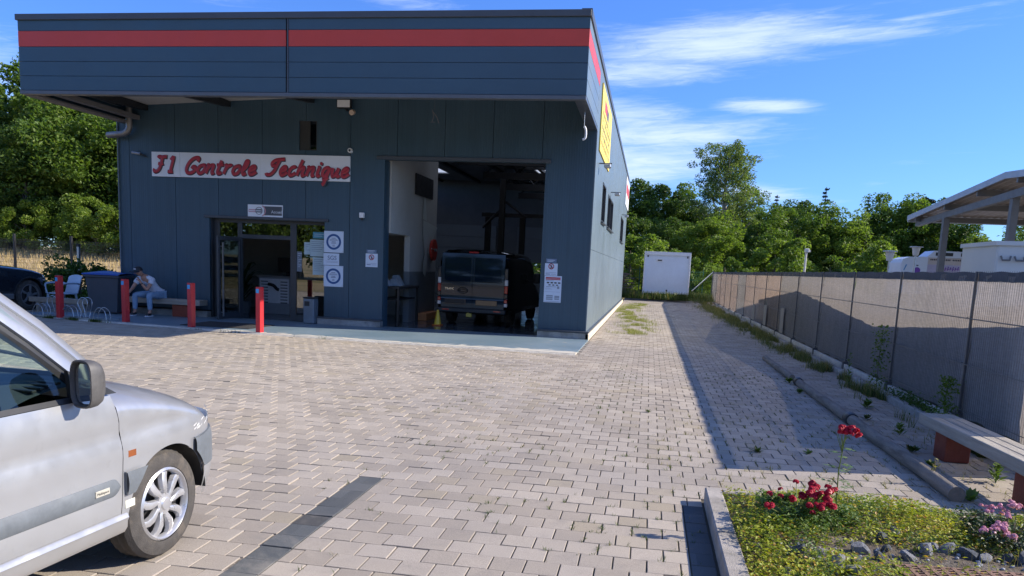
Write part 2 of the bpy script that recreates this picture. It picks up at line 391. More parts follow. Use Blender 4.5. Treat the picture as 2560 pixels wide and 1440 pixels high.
def paver_geo(a, b_, y0, y1, z, jz, tx, ty, full=True):
    gx, gy, bv = .0042, .0028, .0022
    X0, X1, Y0, Y1 = a+gx, b_-gx, y0+gy, y1-gy
    def zz(x, y, o): return z + jz + o + tx*(x-(a+b_)/2) + ty*(y-(y0+y1)/2)
    lo = [(X0, Y0), (X1, Y0), (X1, Y1), (X0, Y1)]; hi = [(X0+bv, Y0+bv), (X1-bv, Y0+bv), (X1-bv, Y1-bv), (X0+bv, Y1-bv)]
    vs = [(x, y, z-.035) for x, y in lo] + [(x, y, zz(x, y, -bv)) for x, y in lo] + [(x, y, zz(x, y, 0)) for x, y in hi]
    fs = [(8, 9, 10, 11)] + [(i, (i+1) % 4, 4+(i+1) % 4, 4+i) for i in range(4)] + [(4+i, 4+(i+1) % 4, 8+(i+1) % 4, 8+i) for i in range(4)]
    return vs, fs
cand = []
for i, (a, b_, y0, y1, dk) in enumerate(pv):
    xc, yc = (a+b_)/2, (y0+y1)/2; px, py, dd = px_of(xc, yc, 0)
    if dd > 0 and 20 < px < 2540 and py < 1425 and not (xc < -2.5 and yc < 4.6):
        cand.append(((b_-a)*PH/dd**3, i))
cand.sort(reverse=True); single = set(i for _, i in cand[:296])
VS, FS, MI = [], [], []; base = 0; rr = random.Random(3)
shared = {}
for i, (a, b_, y0, y1, dk) in enumerate(pv):
    jz, tx, ty = rr.gauss(0, .0015) + .006*mnoise.noise((a*.5, y0*.5, 0)), rr.gauss(0, .009), rr.gauss(0, .009)
    zc = zramp((y0+y1)/2)
    if zc > 0: ty = .05
    if i in single:
        key = (round(b_-a, 3), dk)
        if key not in shared:
            w2 = (b_-a)/2; vs, fs = paver_geo(-w2, w2, -PH/2, PH/2, 0, 0, 0, 0); mb = MB(); mb.add(vs, fs)
            shared[key] = mb.mesh('paver', M_paver_dark if dk else M_paver)
        o = bpy.data.objects.new('paver', shared[key]); COL.objects.link(o); o.parent = pavo
        o.location = ((a+b_)/2, (y0+y1)/2, jz); o.rotation_euler = (ty, -tx, 0)
        if dk: o['label'] = 'dark grey marking paver'
    else:
        vs, fs = paver_geo(a, b_, y0, y1, zc, jz, tx, ty); VS += vs; FS += [tuple(j+base for j in f) for f in fs]; MI += [dk]*9; base += 12
link('pavers', fast_mesh('pavers', np.array(VS), np.array(FS), [M_paver, M_paver_dark], MI), pavo, kind='stuff')
print('pavers', len(pv))

# forecourt slab painted blue grey
def mat_slab():
    m = bpy.data.materials.new('blue_painted_concrete'); m.use_nodes = True; T = NT(m.node_tree); b = T.n['Principled BSDF']
    P = T.new('ShaderNodeNewGeometry').outputs['Position']; p = T.sep(P)
    c = T.mix(T.ramp(T.noise(P, .8, 5), .35, .65), (.155, .225, .275), (.20, .27, .32))
    c = T.mix(T.ramp(T.noise(P, 9, 5, .7), .5, .8, 0, .5), c, (.24, .30, .34))
    nn = T.noise(T.vmath('MULTIPLY', P, (1, 2.2, 1)), 3.2, 7, .72, .3)
    edge = T.ramp(T.math('ADD', T.math('SUBTRACT', p[1], 14.80), T.math('MULTIPLY', T.math('MAXIMUM', T.math('SUBTRACT', -5, p[0]), 0), -.06)), 0, .75, .32, 0)
    right = T.ramp(p[0], -5, -1.5, 0, .09)
    worn = T.ramp(T.math('ADD', nn, T.math('ADD', edge, right)), .68, .76); c = T.mix(worn, c, (.50, .47, .40))
    T.l.new(c, b.inputs['Base Color']); T.put(b.inputs['Roughness'], T.ramp(worn, 0, 1, .38, .9))
    return m
s = MB(); pts = SLAB + [(-1.27, 18.4), (-13.0, 18.4), (-13.4, 17.4), (-14.6, 16.4), (-14.6, 15.85)]
s.prism([(x, y) for x, y in pts], .155, Matrix.Translation((0, 0, -.13))); s.build('forecourt_slab', mat_slab(), kind='structure')
# kerb-like rim of worn concrete along the slab edge
s = MB()
for (a, ya), (b_, yb) in zip(SLAB, SLAB[1:]):
    s.add([(a, ya-.045, .0), (b_, yb-.045, .0), (b_, yb+.01, .029), (a, ya+.01, .029), (a, ya-.045, -.03), (b_, yb-.045, -.03)], [(0, 1, 2, 3), (4, 5, 1, 0)])
s.build('slab_edge', pm('worn_edge', (.48, .45, .39), .9, 0, .25, 5, bump=.5), kind='structure')

# ---------------------------------------------------------------- the building
B = thing('inspection_centre', 'dark anthracite metal garage building with a deep canopy and red stripe', 'building', (-7, 18.1, 0))
BX, BY = -7, 18.1
class BB(MB):   # builder in world numbers, stored relative to the building's empty
    def build(s, name, mats, parent=None, **k):
        s.v = [(x-BX, y-BY, z) for x, y, z in s.v]
        o = MB.build(s, name, mats, B if parent is None else parent, **k)
        if parent is not None and parent != B: pass
        return o
FX0, FX1, FY = -13.0, -1.345, 18.1
holes = [(-6.2, -2.45, -1, 3.90), (-10.62, -7.66, -1, 2.43), (-8.31, -7.87, 4.07, 4.74)]
joints = [-13.0, -12.72, -11.5, -10.37, -9.24, -8.14, -7.04, -5.91, -4.79, -3.67, -2.54, -1.345]
def cut_rects(x0, x1, z0, z1, hs):
    xs = sorted({x0, x1, *[h[0] for h in hs if x0 < h[0] < x1], *[h[1] for h in hs if x0 < h[1] < x1]})
    out = []
    for a, b_ in zip(xs, xs[1:]):
        zs = [(z0, z1)]
        for h in hs:
            if h[0] <= a+1e-6 and h[1] >= b_-1e-6:
                nz = []
                for c, d in zs:
                    if h[3] <= c or h[2] >= d: nz.append((c, d)); continue
                    if h[2] > c: nz.append((c, h[2]))
                    if h[3] < d: nz.append((h[3], d))
                zs = nz
        out += [(a, b_, c, d) for c, d in zs]
    return out
for a, b_ in zip(joints, joints[1:]):
    m = BB()
    for r_ in cut_rects(a+.005, b_-.005, .20, 5.66, holes): m.box(r_[0], FY, r_[2], r_[1], FY+.07, r_[3])
    m.build('panel', M_navy)
m = BB()
for r_ in cut_rects(FX0+.02, FX1-.02, .0, 5.7, holes): m.box(r_[0], FY+.075, r_[2], r_[1], FY+.16, r_[3])
m.build('backing_wall', M_dark)
# plinths
def plinth(x0, x1, name='plinth'):
    m = BB(); m.box(x0, 17.98, .0, x1, FY+.1, .165, .008); m.build(name, M_conc)
    m = BB(); m.box(x0-.01, 17.955, .168, x1+.01, FY+.005, .20, .004); m.build('plinth_flashing', M_trim)
plinth(-7.78, -6.2); plinth(-2.45, -1.28)
m = BB(); m.box(-13.0, 17.99, .0, -10.64, FY+.1, .165, .008); m.build('plinth', M_conc)
m = BB(); m.box(-1.345, 17.98, .0, -1.265, 41.5, .15, .006); m.build('side_plinth', pm('pale_plinth', (.62, .54, .42), .9, 0, .15, 2, bump=.4))
m = BB(); m.box(-1.343, 17.98, .153, -1.285, 41.5, .19); m.build('side_flashing', M_trim)
# side wall: two courses of upright panels, joint at z=2.05, windows cut out
swin = [(21.1, 22.55, 2.85, 3.85), (23.9, 27.05, 2.86, 3.80), (34.3, 37.3, 2.85, 3.88)]
yj = [18.1 + 1.13*i for i in range(21)] + [41.5]
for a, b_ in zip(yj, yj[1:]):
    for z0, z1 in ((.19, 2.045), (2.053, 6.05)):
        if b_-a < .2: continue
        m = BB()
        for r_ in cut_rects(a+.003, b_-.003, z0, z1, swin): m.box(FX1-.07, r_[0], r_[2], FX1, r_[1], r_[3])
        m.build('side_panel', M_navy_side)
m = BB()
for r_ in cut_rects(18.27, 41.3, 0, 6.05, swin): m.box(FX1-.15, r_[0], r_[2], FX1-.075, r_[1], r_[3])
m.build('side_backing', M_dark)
m = BB(); m.box(FX1-.16, 14.90, 6.05, FX1+.03, 41.55, 6.19); m.build('side_coping', M_trim)
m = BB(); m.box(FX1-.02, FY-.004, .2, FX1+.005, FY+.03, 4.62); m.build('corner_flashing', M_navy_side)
M_frame = pm('window_frame', (.035, .037, .040), .4)
for y0, y1, z0, z1 in swin:
    m = BB()
    m.box(FX1-.06, y0, z0, FX1+.012, y0+.05, z1); m.box(FX1-.06, y1-.05, z0, FX1+.012, y1, z1); m.box(FX1-.06, y0+.05, z1-.05, FX1+.012, y1-.05, z1); m.box(FX1-.06, y0+.05, z0, FX1+.012, y1-.05, z0+.05)
    if y1-y0 > 2: m.box(FX1-.055, (y0+y1)/2-.03, z0+.05, FX1+.008, (y0+y1)/2+.03, z1-.05)
    wf = m.build('window', M_frame)
    p = BB(); p.box(FX1-.04, y0+.05, z0+.05, FX1-.035, y1-.05, z1-.05); o = p.build('pane', M_darkglass, wf)
    q = BB(); q.box(FX1-.02, y0-.04, z0-.035, FX1+.07, y1+.04, z0-.004); q.build('sill', M_trim, wf)
# other walls, roof
m = BB(); m.box(FX0, FY+.16, .0, FX0+.12, 41.5, 5.4); m.build('left_wall', M_navy_flat)
m = BB()
for r_ in cut_rects(FX0+.12, FX1-.16, .0, 6.05, [(-6.6, -5.5, 1.23, 1.82)]): m.box(r_[0], 41.35, r_[2], r_[1], 41.5, r_[3])
m.build('back_wall', pm('inner_lining', (.20, .22, .24), .7))
M_roofin = pm('roof_lining', (.36, .36, .36), .6, 0, .1, 1)
m = BB()
fill_h = [(-11.6, -9.9, 24.5, 38.5), (-5.4, -3.4, 21.5, 27.5), (-5.4, -3.4, 30.5, 38.5)]  # roof openings added to let light into the dark garage
for r_ in cut_rects(FX0, FX1-.16, 18.3, 41.5, fill_h): m.box(r_[0], r_[2], 5.9, r_[1], r_[3], 6.0)
m.build('roof', M_roofin)
M_fill_sheet = bpy.data.materials.new('added_light_sheet'); M_fill_sheet.use_nodes = True  # translucent sheet over the added openings, brightens the garage inside
T_ = NT(M_fill_sheet.node_tree); tl_ = T_.new('ShaderNodeBsdfTranslucent'); tl_.inputs[0].default_value = (.32, .36, .40, 1); T_.l.new(tl_.outputs[0], T_.n['Material Output'].inputs[0])
for h in fill_h: m = BB(); m.add([(h[0], h[2], 5.95), (h[1], h[2], 5.95), (h[1], h[3], 5.95), (h[0], h[3], 5.95)], [(0, 1, 2, 3)]); m.build('added_roof_light', M_fill_sheet)
# canopy fascia: five courses in two lengths
fx = [(-12.9, -7.13), (-7.105, -1.345)]
cz = [(4.71, 4.985), (4.99, 5.265), (5.27, 5.55), (5.555, 5.85), (5.855, 6.06)]
for x0, x1 in fx:
    for i, (z0, z1) in enumerate(cz):
        m = BB(); m.box(x0, 14.92, z0, x1, 14.98, z1-.002, .002); m.build('red_panel' if i == 3 else 'fascia_panel', M_red if i == 3 else M_navy_flat)
m = BB(); m.box(-7.13, 14.95, 4.70, -7.105, 15.0, 6.06); m.build('joint_cover', M_dark)
m = BB(); m.box(-7.10, 14.905, 4.70, -7.075, 14.919, 6.06); m.build('joint_trim', M_trim)
m = BB(); m.box(-12.88, 14.975, 4.70, -1.36, 15.03, 6.06); m.build('fascia_frame', M_trim)
m = BB(); m.box(-12.93, 14.88, 6.055, -1.33, 15.10, 6.17, .006); m.build('coping', M_trim)
m = BB(); m.box(-12.9, 14.90, 4.63, -1.345, 15.06, 4.70, .004); m.build('drip_edge', pm('drip_grey', (.10, .115, .135), .4))
for i, (z0, z1) in enumerate(cz):
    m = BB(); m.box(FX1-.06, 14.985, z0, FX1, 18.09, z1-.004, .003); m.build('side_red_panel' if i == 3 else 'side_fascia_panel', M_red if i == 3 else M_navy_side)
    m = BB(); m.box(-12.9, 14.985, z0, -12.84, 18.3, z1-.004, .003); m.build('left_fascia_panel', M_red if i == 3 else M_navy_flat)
m = BB(); m.box(FX1-.22, 15.06, 4.63, FX1, 18.09, 4.70, .004); m.build('side_drip_edge', M_trim)
M_soffit_grey = pm('soffit_grey', (.17, .16, .155), .6, 0, .1, 2)
m = BB(); m.box(-12.9, 15.06, 4.62, -12.62, 18.25, 4.66); m.box(-12.55, 15.2, 4.70, -12.40, 18.09, 4.80); m.build('left_gutter_box', M_soffit_grey)
m = BB(); m.add([(-12.84, 15.03, 5.02), (FX1-.06, 15.03, 5.60), (FX1-.06, 18.09, 5.60), (-12.84, 18.09, 5.02), (-12.84, 15.03, 5.06), (FX1-.06, 15.03, 5.64), (FX1-.06, 18.09, 5.64), (-12.84, 18.09, 5.06)], [(0, 1, 2, 3), (4, 5, 6, 7), (0, 1, 5, 4), (1, 2, 6, 5), (2, 3, 7, 6), (3, 0, 4, 7)]); m.build('soffit', pm('pale_soffit', (.52, .50, .45), .7, 0, .1, 1))
for x in (-12.25, -10.1, -8.0, -5.8, -3.6, -1.75):
    zt = 5.02 + (x+12.84)*.0508; zb = zt-.13
    m = BB(); m.add([(x-.07, 15.03, 4.78), (x+.07, 15.03, 4.78), (x+.07, 15.03, zt-.01), (x-.07, 15.03, zt-.01), (x-.07, 18.09, zb), (x+.07, 18.09, zb), (x+.07, 18.09, zt-.01), (x-.07, 18.09, zt-.01)], [(0, 1, 2, 3), (4, 5, 6, 7), (0, 1, 5, 4), (1, 2, 6, 5), (2, 3, 7, 6), (3, 0, 4, 7)])
    m.build('canopy_beam', M_black)
m = BB(); m.tube([(-12.6, 17.95, 5.1), (-12.6, 17.95, 4.50), (-12.64, 17.95, 4.41), (-12.74, 17.95, 4.35), (-12.9, 17.96, 4.33), (-13.2, 17.98, 4.31)], .075, 12); m.build('downpipe', pm('zinc_pipe', (.26, .25, .24), .45, .6, .15, 5), smooth=True)
m = BB(); m.box(-13.02, 18.06, .1, -12.995, 18.14, 4.7); m.build('corner_trim', M_navy_side)
# small vent window
m = BB(); m.box(-8.31, 18.13, 4.07, -8.05, 18.16, 4.74); m.box(-8.04, 18.12, 4.07, -7.87, 18.15, 4.10); m.box(-7.90, 18.12, 4.10, -7.87, 18.15, 4.74); v = m.build('vent_window', M_frame)
m = BB(); m.box(-8.05, 18.15, 4.10, -7.90, 18.156, 4.74); m.build('pane', M_darkglass, v)
# garage opening
m = BB(); m.box(-6.39, 18.06, 3.905, -2.33, 18.098, 3.985, .006); m.build('garage_lintel', M_trim)
m = BB(); m.box(-6.26, 18.17, .0, -6.19, 18.45, 3.9); m.build('garage_jamb', M_navy_flat)
m = BB(); m.box(-2.46, 18.17, .0, -2.39, 18.45, 3.9); m.build('garage_jamb', M_navy_flat)
# entrance
M_alu = pm('entrance_frame_grey', (.048, .055, .065), .35, .2, .06, 2)
m = BB(); m.box(-10.74, 18.05, 2.44, -7.56, 18.098, 2.50, .005); m.build('entrance_lintel', M_trim)
EY = 18.26
m = BB()
for x0, x1, z0, z1 in ((-10.62, -10.45, .03, 2.43), (-7.73, -7.66, .03, 2.43), (-8.60, -8.45, .03, 2.43), (-10.45, -8.60, 2.35, 2.43), (-8.45, -7.73, 2.36, 2.43), (-8.45, -7.73, .03, .19), (-9.86, -8.60, 1.98, 2.08), (-9.97, -9.86, .03, 2.35), (-10.45, -9.97, .03, .15)):
    m.box(x0, EY, z0, x1, EY+.07, z1, .004)
m.box(-10.62, 18.17, .03, -10.59, EY, 2.43)
ent = m.build('entrance_frame', M_alu)
for x0, x1, z0, z1 in ((-10.45, -9.97, .15, 2.35), (-9.86, -8.6, 2.08, 2.35), (-8.45, -7.73, .19, 2.36)):
    p = BB(); p.box(x0, EY+.03, z0, x1, EY+.036, z1); p.build('pane', M_glass, ent)
# the left leaf of the entrance stands open towards the camera
ang = R(-96)
dm = Matrix.Translation((-9.88, EY-.02, 0)) @ Matrix.Rotation(ang, 4, 'Z')
def dbox(mb, x0, y0, z0, x1, y1, z1, b=0):
    t = MB(); t.box(x0, y0, z0, x1, y1, z1, b); mb.add([tuple(dm @ Vector(v)) for v in t.v], t.f)
DW = .92
m = BB()
for a in ((0, -.025, .05, .09, .025, 2.0), (DW-.09, -.025, .05, DW, .025, 2.0), (.09, -.025, 1.9, DW-.09, .025, 2.0), (.09, -.025, .05, DW-.09, .025, .2)): dbox(m, *a, .004)
dr = m.build('entrance_door', M_alu)
m = BB(); dbox(m, .09, -.004, .2, DW-.09, .004, 1.9); m.build('pane', M_glass, dr)
m = BB(); dbox(m, DW-.13, -.09, .12, DW-.10, -.06, 1.85); dbox(m, DW-.13, .06, .12, DW-.10, .09, 1.85)
for z in (.2, 1.75): dbox(m, DW-.13, -.07, z, DW-.10, .07, z+.02)
m.build('handle', M_steel, dr)
m = BB(); dbox(m, .12, -.007, 1.38, DW-.16, -.0055, 1.52); dbox(m, .12, -.007, 1.20, DW-.16, -.0055, 1.32); m.build('sticker', pm('door_film', (.16, .24, .30), .5), dr)
# interior: floor, office block, counter
M_floor_in = pm('garage_floor', (.10, .12, .14), .16, 0, .15, .8)
m = BB(); m.box(FX0+.13, 18.35, -.05, FX1-.17, 41.3, .026); m.build('garage_floor', M_floor_in)
M_inwhite = pm('inner_white', (.50, .50, .47), .7, 0, .06, 1)
M_ingrey = pm('inner_grey', (.19, .21, .22), .45, 0, .1, 1)
m = BB(); m.box(-6.30, 20.05, 1.34, -6.15, 22.6, 5.8); m.box(-6.30, 18.46, 2.28, -6.15, 20.05, 5.8); m.box(-6.75, 18.46, 2.25, -6.15, 20.05, 2.28); m.box(-6.9, 18.46, 1.34, -6.75, 20.05, 2.25); m.build('office_wall', M_inwhite)
m = BB(); m.box(-6.30, 20.05, .026, -6.148, 22.6, 1.34); m.box(-6.9, 18.46, .026, -6.748, 20.05, 1.34); m.build('office_wall_dado', M_ingrey)
m = BB(); m.box(-6.30, 22.6, .026, -12.8, 22.75, 5.8); m.build('office_back_wall', M_inwhite)
m = BB(); m.box(-6.6, 18.4, 2.9, -12.8, 22.6, 3.0); m.build('office_ceiling', M_inwhite)
m = BB(); m.box(-6.742, 18.55, 1.2, -6.735, 19.3, 1.95); m.build('inner_window', M_darkglass)
# trusses and back doors
for y in (21.5, 25.5, 29.5, 33.5, 37.5):
    m = BB(); m.box(-6.3, y, 4.75, FX1-.2, y+.18, 5.0); m.box(-6.3, y, 5.6, FX1-.2, y+.14, 5.75)
    x = -6.2
    while x < -1.9: m.tube([(x, y+.08, 4.98), (x+.6, y+.08, 5.62)], .035, 4); m.tube([(x+.6, y+.08, 5.62), (x+1.2, y+.08, 4.98)], .035, 4); x += 1.2
    m.build('roof_truss', M_black)
for x in (-11, -9, -7, -5, -3): m = BB(); m.box(x-.08, 18.4, 5.76, x+.08, 41.2, 5.88); m.build('purlin', M_black)
M_sect = pm('sectional_door', (.26, .30, .34), .5, 0, .05, 1)
for x0, x1 in ((-11.4, -8.0), (-6.9, -3.5)):
    for k in range(6):
        if x0 == -6.9 and k == 2:
            for xa, xb in ((x0, -6.6), (-5.5, x1)): m = BB(); m.box(xa, 41.2, .03+.6*k, xb, 41.26, .62+.6*k); m.build('back_door_section', M_sect)
        else: m = BB(); m.box(x0, 41.2, .03+.6*k, x1, 41.26, .62+.6*k, .01); m.build('back_door_section', M_sect)
# ---------------------------------------------------------------- right side: kerb wall, screened fence
FXX = 3.50
def mat_screen(name, c1, c2, tl):
    m = bpy.data.materials.new(name); m.use_nodes = True; T = NT(m.node_tree); b = T.n['Principled BSDF']; out = T.n['Material Output']
    P = T.new('ShaderNodeNewGeometry').outputs['Position']; n = T.noise(T.vmath('MULTIPLY', P, (1, .5, .5)), 1.2, 5, .6); p = T.sep(P)
    c = T.mix(T.ramp(n, .3, .7), c1, c2); st = T.ramp(T.noise(T.vmath('MULTIPLY', P, (1, 25, 1.2)), 1.5, 4), .3, .7, .88, 1.08)
    weave = T.ramp(T.noise(T.vmath('MULTIPLY', P, (1, 1, 9)), 7, 3), .3, .7, .9, 1.08)
    c = T.mix(1, c, T.xyz(st, st, st), 'MULTIPLY'); c = T.mix(1, c, T.xyz(weave, weave, weave), 'MULTIPLY')
    T.l.new(c, b.inputs['Base Color']); b.inputs['Roughness'].default_value = .8
    t = T.new('ShaderNodeBsdfTranslucent'); T.l.new(T.mix(1, c, (1.5, 1.35, 1.2), 'MULTIPLY'), t.inputs[0]); mx = T.new('ShaderNodeMixShader'); mx.inputs[0].default_value = tl
    T.l.new(b.outputs[0], mx.inputs[1]); T.l.new(t.outputs[0], mx.inputs[2])
    ho = T.new('ShaderNodeBsdfTransparent'); m2 = T.new('ShaderNodeMixShader'); m2.inputs[0].default_value = .11   # open weave
    T.l.new(mx.outputs[0], m2.inputs[1]); T.l.new(ho.outputs[0], m2.inputs[2]); T.l.new(m2.outputs[0], out.inputs[0]); return m
M_screen1 = mat_screen('taupe_screen_fabric', (.25, .25, .25), (.29, .285, .285), .34)
M_screen2 = mat_screen('brown_screen_fabric', (.29, .245, .225), (.33, .28, .25), .40)
M_wire = pm('anthracite_wire', (.10, .105, .115), .45, .2, 0)
kw = thing('low_kerb_wall', 'low weathered concrete kerb wall with grey boards along the foot of the fence', 'kerb wall', (FXX, 27, 0))
y = 7.2; i = 0
while y < 46:
    L = 2.5; rr_ = random.Random(i)
    m = MB(); m.box(3.30-FXX + rr_.uniform(-.01, .01), y-27, -.05, 3.41-FXX, y+L-.02-27, .085 + rr_.uniform(-.01, .012), .012); o = m.build('kerb_stone', M_conc, kw)
    m = MB(); m.box(3.47-FXX, y-27, -.05, 3.53-FXX, y+L-.015-27, .155, .006); m.build('gravel_board', pm('pale_board', (.46, .45, .42), .85, 0, .2, 3, bump=.3), kw)
    y += L; i += 1
soil = MB(); soil.box(3.405, 7.2, -.06, 3.47, 46, .05); soil.build('soil_strip', pm('dark_soil', (.09, .075, .055), .95, 0, .3, 8, bump=1, bs=30), kind='structure')
fe = thing('screened_fence', 'long wire mesh fence covered with taupe privacy screen fabric along the side alley', 'fence', (FXX, 7.27, 0))
posts = [7.27] + [9.45 + 2.62*i for i in range(15)]
def hwave(y, z): return .015*math.sin(y*3.1 + 2*math.sin(y)) + .010*math.sin(y*9.3 + z*2)
FT, FB = 1.745, .165
panel_wires = {}
for i, (a, b_) in enumerate(zip(posts, posts[1:])):
    y0, y1 = a-7.27, b_-7.27
    m = MB(); m.box(-.004, y0-.012, .0, .02, y0+.012, FT+.02, .002); m.box(-.045, y0-.05, .03, .05, y0+.05, .20); m.build('post', M_wire, fe)
    far = a > 21; nx, nz = 26, 8
    P_ = [[(.036 + hwave(a+u*(b_-a)/nx, 0)*(.4 if not far else 1.3) + .012*math.sin(v*1.7+u), y0+.0 + (y1-y0)*u/nx, FB + (FT-.02-FB)*v/nz + (.01*math.sin(u*.7+i) if v in (0, nz) else 0)) for v in range(nz+1)] for u in range(nx+1)]
    MB().grid(P_).build('screen', M_screen2 if (far and i % 5 != 4) else M_screen1, fe, smooth=True, angle=80)
    # hemmed double layer along the top edge of the fabric
    P_ = [[(.026 + .004*math.sin(u*1.3), y0 + (y1-y0)*u/nx, FT-.085 - .006*math.sin(u*.9+i) + .10*v) for v in range(2)] for u in range(nx+1)]
    MB().grid(P_).build('screen_hem', pm('screen_hem', (.075, .085, .10), .8, 0, .1, 9), fe, smooth=True)
    L = round(y1-y0, 3)
    if L not in panel_wires:
        m = MB(); k = int(L/.05)
        for j in range(1, k): yy = L*j/k; m.box(-.0012, yy-.0011, FB-.02, .0010, yy+.0011, FT+.022)
        for z in (.25, .75, 1.25, 1.66):
            for dz in (0,): m.box(-.0085, .0, z-.0035, -.0026, L, z+.0035)
        for z in (.27, .77, 1.27): m.tube([(-.004, 0, z), (-.03, .0, z-.012), (-.03, L, z-.012), (-.004, L, z)], .0032, 4)
        panel_wires[L] = m.mesh('wire_mesh', M_wire)
    o = link('wire_mesh', panel_wires[L], fe, kind='stuff'); o.location = (-.012, y0, 0)
m = MB(); yl = posts[-1]-7.27; m.box(-.03, yl-.03, 0, .03, yl+.03, 1.85); m.build('post', M_wire, fe)
# fence returns a little towards the container at the far end, with a slanting stay
m = MB(); m.tube([(0, yl, 1.75), (-1.05, yl+.5, .65)], .035, 8); m.build('diagonal_stay', M_steel, fe)
# patches of cut fabric tied on the lower far panels
for yy, w_, h_ in ((19.9, .5, .55), (17.2, .55, .62), (14.1, .55, .66)):
    m = MB(); m.box(-.022, yy, FB+.02, -.018, yy+w_, FB+h_); m.build('fabric_patch', pm('pale_patch', (.22, .215, .21), .85, 0, .1, 3), fe)
# unseen blocker added behind the fence, shaped so its shadow falls on the fabric
blocker = [(8.28, 0.0), (8.32, 1.50), (11.5, 1.28), (13.5, 1.17), (20.2, 1.57), (26.85, 1.13), (26.9, 0.)]
P_ = []
ys_ = sorted([b_[0] for b_ in blocker] + [8.32 + 18.53*j/90 for j in range(1, 90)])
for y in ys_:
    h = 0
    for (a, ha), (b_, hb) in zip(blocker, blocker[1:]):
        if a <= y <= b_ and b_ > a: h = ha + (hb-ha)*(y-a)/(b_-a); break
    if h > .3: h += .002*math.sin(y*5)
    P_.append([(3.80, y, -.08), (3.84, y, h*.55), (3.95, y, h), (4.4, y, h*.98), (5.2, y, h*.6), (6.2, y, -.1)])
MB().grid(P_).build('shadow_blocker', pm('blocker_brown', (.10, .09, .06), .95, 0, .3, 3, bump=1, bs=20, var2=(.07, .08, .03)), kind='structure')
ng = MB(); ng.box(3.56, -10, -.12, 60, 60, -.06); ng.build('neighbour_yard', pm('yard_asphalt', (.16, .155, .15), .9, 0, .15, 1), kind='structure')

# ---------------------------------------------------------------- logs lying beside the alley
M_log = pm('old_log', (.235, .20, .165), .9, 0, .2, 3, bump=1, bs=30, stretch=(6, .8, 6), var2=(.15, .125, .10))
def log(x0, y0, x1, y1, r, label, cap=None):
    L = math.hypot(x1-x0, y1-y0); t = thing('edging_log', label, 'log', (x0, y0, 0), math.atan2(-(x1-x0), (y1-y0)), 'logs edging the alley')
    n = 26; rr_ = random.Random(int(y0*10))
    P_ = []
    for i in range(n+1):
        y = L*i/n; row = []
        for j in range(15):
            q = 2*PI*j/14; k = 1 + .05*mnoise.noise((math.cos(q)*2, math.sin(q)*2, y*2)) + .012*rr_.uniform(-1, 1)
            row.append((r*k*math.cos(q), y, r*.86 + r*k*math.sin(q) + .006*math.sin(y*2)))
        row[-1] = row[0]; P_.append(row)
    m = MB(); m.grid(P_); m.add([p for p in P_[0][:-1]], [tuple(range(14))]); m.add([p for p in P_[-1][:-1]], [tuple(range(14))]); m.build('trunk_wood', M_log, t, smooth=True, angle=50)
    if cap:
        c = MB(); yy = L-.015 if cap == 2 else .015; c.lathe([(0, L-.03), (r*1.08, L-.12), (r*1.20, L-.10), (r*1.22, L+.03), (r*1.0, L+.05), (0, L+.05)], (0, 0, r*.9), 'y', 16); c.build('black_end_cap', M_black, t, smooth=True)
    return t
log(2.33, 13.0, 2.34, 16.1, .052, 'shortest weathered log edging the alley, farthest from the camera')
log(2.35, 9.5, 2.34, 12.55, .058, 'middle weathered log edging the alley with a black end cap', 2)
log(2.38, 6.25, 2.36, 9.42, .062, 'nearest weathered log edging the alley, ending behind the flower bed', 2)

# ---------------------------------------------------------------- bench in the right foreground
def bench(name, label, W, L, zt, th, legs, mats, loc, rz, legW=.3, legd=.3):
    t = thing(name, label, 'bench', loc, rz)
    n = 3
    for k in range(n):
        x0 = -W/2 + W*k/n; m = MB(); m.box(x0+.0015, 0, zt-th, x0+W/n-.0015, L, zt, .007); m.build('plank', mats[0], t)
    for y in legs:
        m = MB(); m.box(-legW/2, y, 0, legW/2, y+legd, zt-th-.002, .006); m.build('leg', mats[1], t)
    return t
M_benchwood = pm('bench_wood', (.37, .335, .28), .85, 0, .15, 2, bump=1, bs=22, stretch=(9, .7, 9), var2=(.27, .245, .21))
bench('timber_bench', 'thick weathered timber bench on red-brown block legs beside the screened fence', .32, 3.3, .358, .105, [.32, 1.86], (M_benchwood, M_redwood), (2.86, 8.25, 0), R(182), .22, .26)
# bench by the entrance, under the seated man
bt = bench('wooden_bench', 'long light timber bench standing against the facade left of the entrance', .36, 2.78, .42, .13, [.35, 2.05], (pm('bench_wood_b', (.34, .30, .245), .8, 0, .15, 2, bump=.6, bs=22, stretch=(9, .7, 9)), M_redwood), (-10.60, 17.77, .027), R(90), .28, .4)

# ---------------------------------------------------------------- flower bed kerbs and soil
bd = thing('flower_bed_kerb', 'pale concrete edging kerb round the flower bed in the right foreground', 'kerb', (BED[0], BED[2], 0))
M_kerb = pm('bed_kerb_concrete', (.34, .31, .275), .9, 0, .22, 3, bump=.5, bs=120, var2=(.20, .185, .16))
y = BED[2]; 
while y > 2.2: m = MB(); m.box(0, y-1.0-BED[2]+.004, -.06, .115, y-BED[2]-.002, .11, .009); m.build('kerb_stone', M_kerb, bd); y -= 1.0
x = .117
while x < 3.0: m = MB(); m.box(x, -.09, -.06, x+.995, .0, .105, .009); m.build('kerb_stone', M_kerb, bd); x += 1.0
def bed_h(x, y):
    e = min(1, (x-.60)/.35, (5.55-y)/.3, 1); e = max(e, 0)
    return .075 + .055*e + .03*mnoise.noise((x*1.6, y*1.6, 0)) + .012*mnoise.noise((x*7, y*7, 3))
m = MB(); m.grid([[(x, y, bed_h(x, y)) for y in np.linspace(2.6, 5.56, 60)] for x in np.linspace(.60, 3.5, 60)])
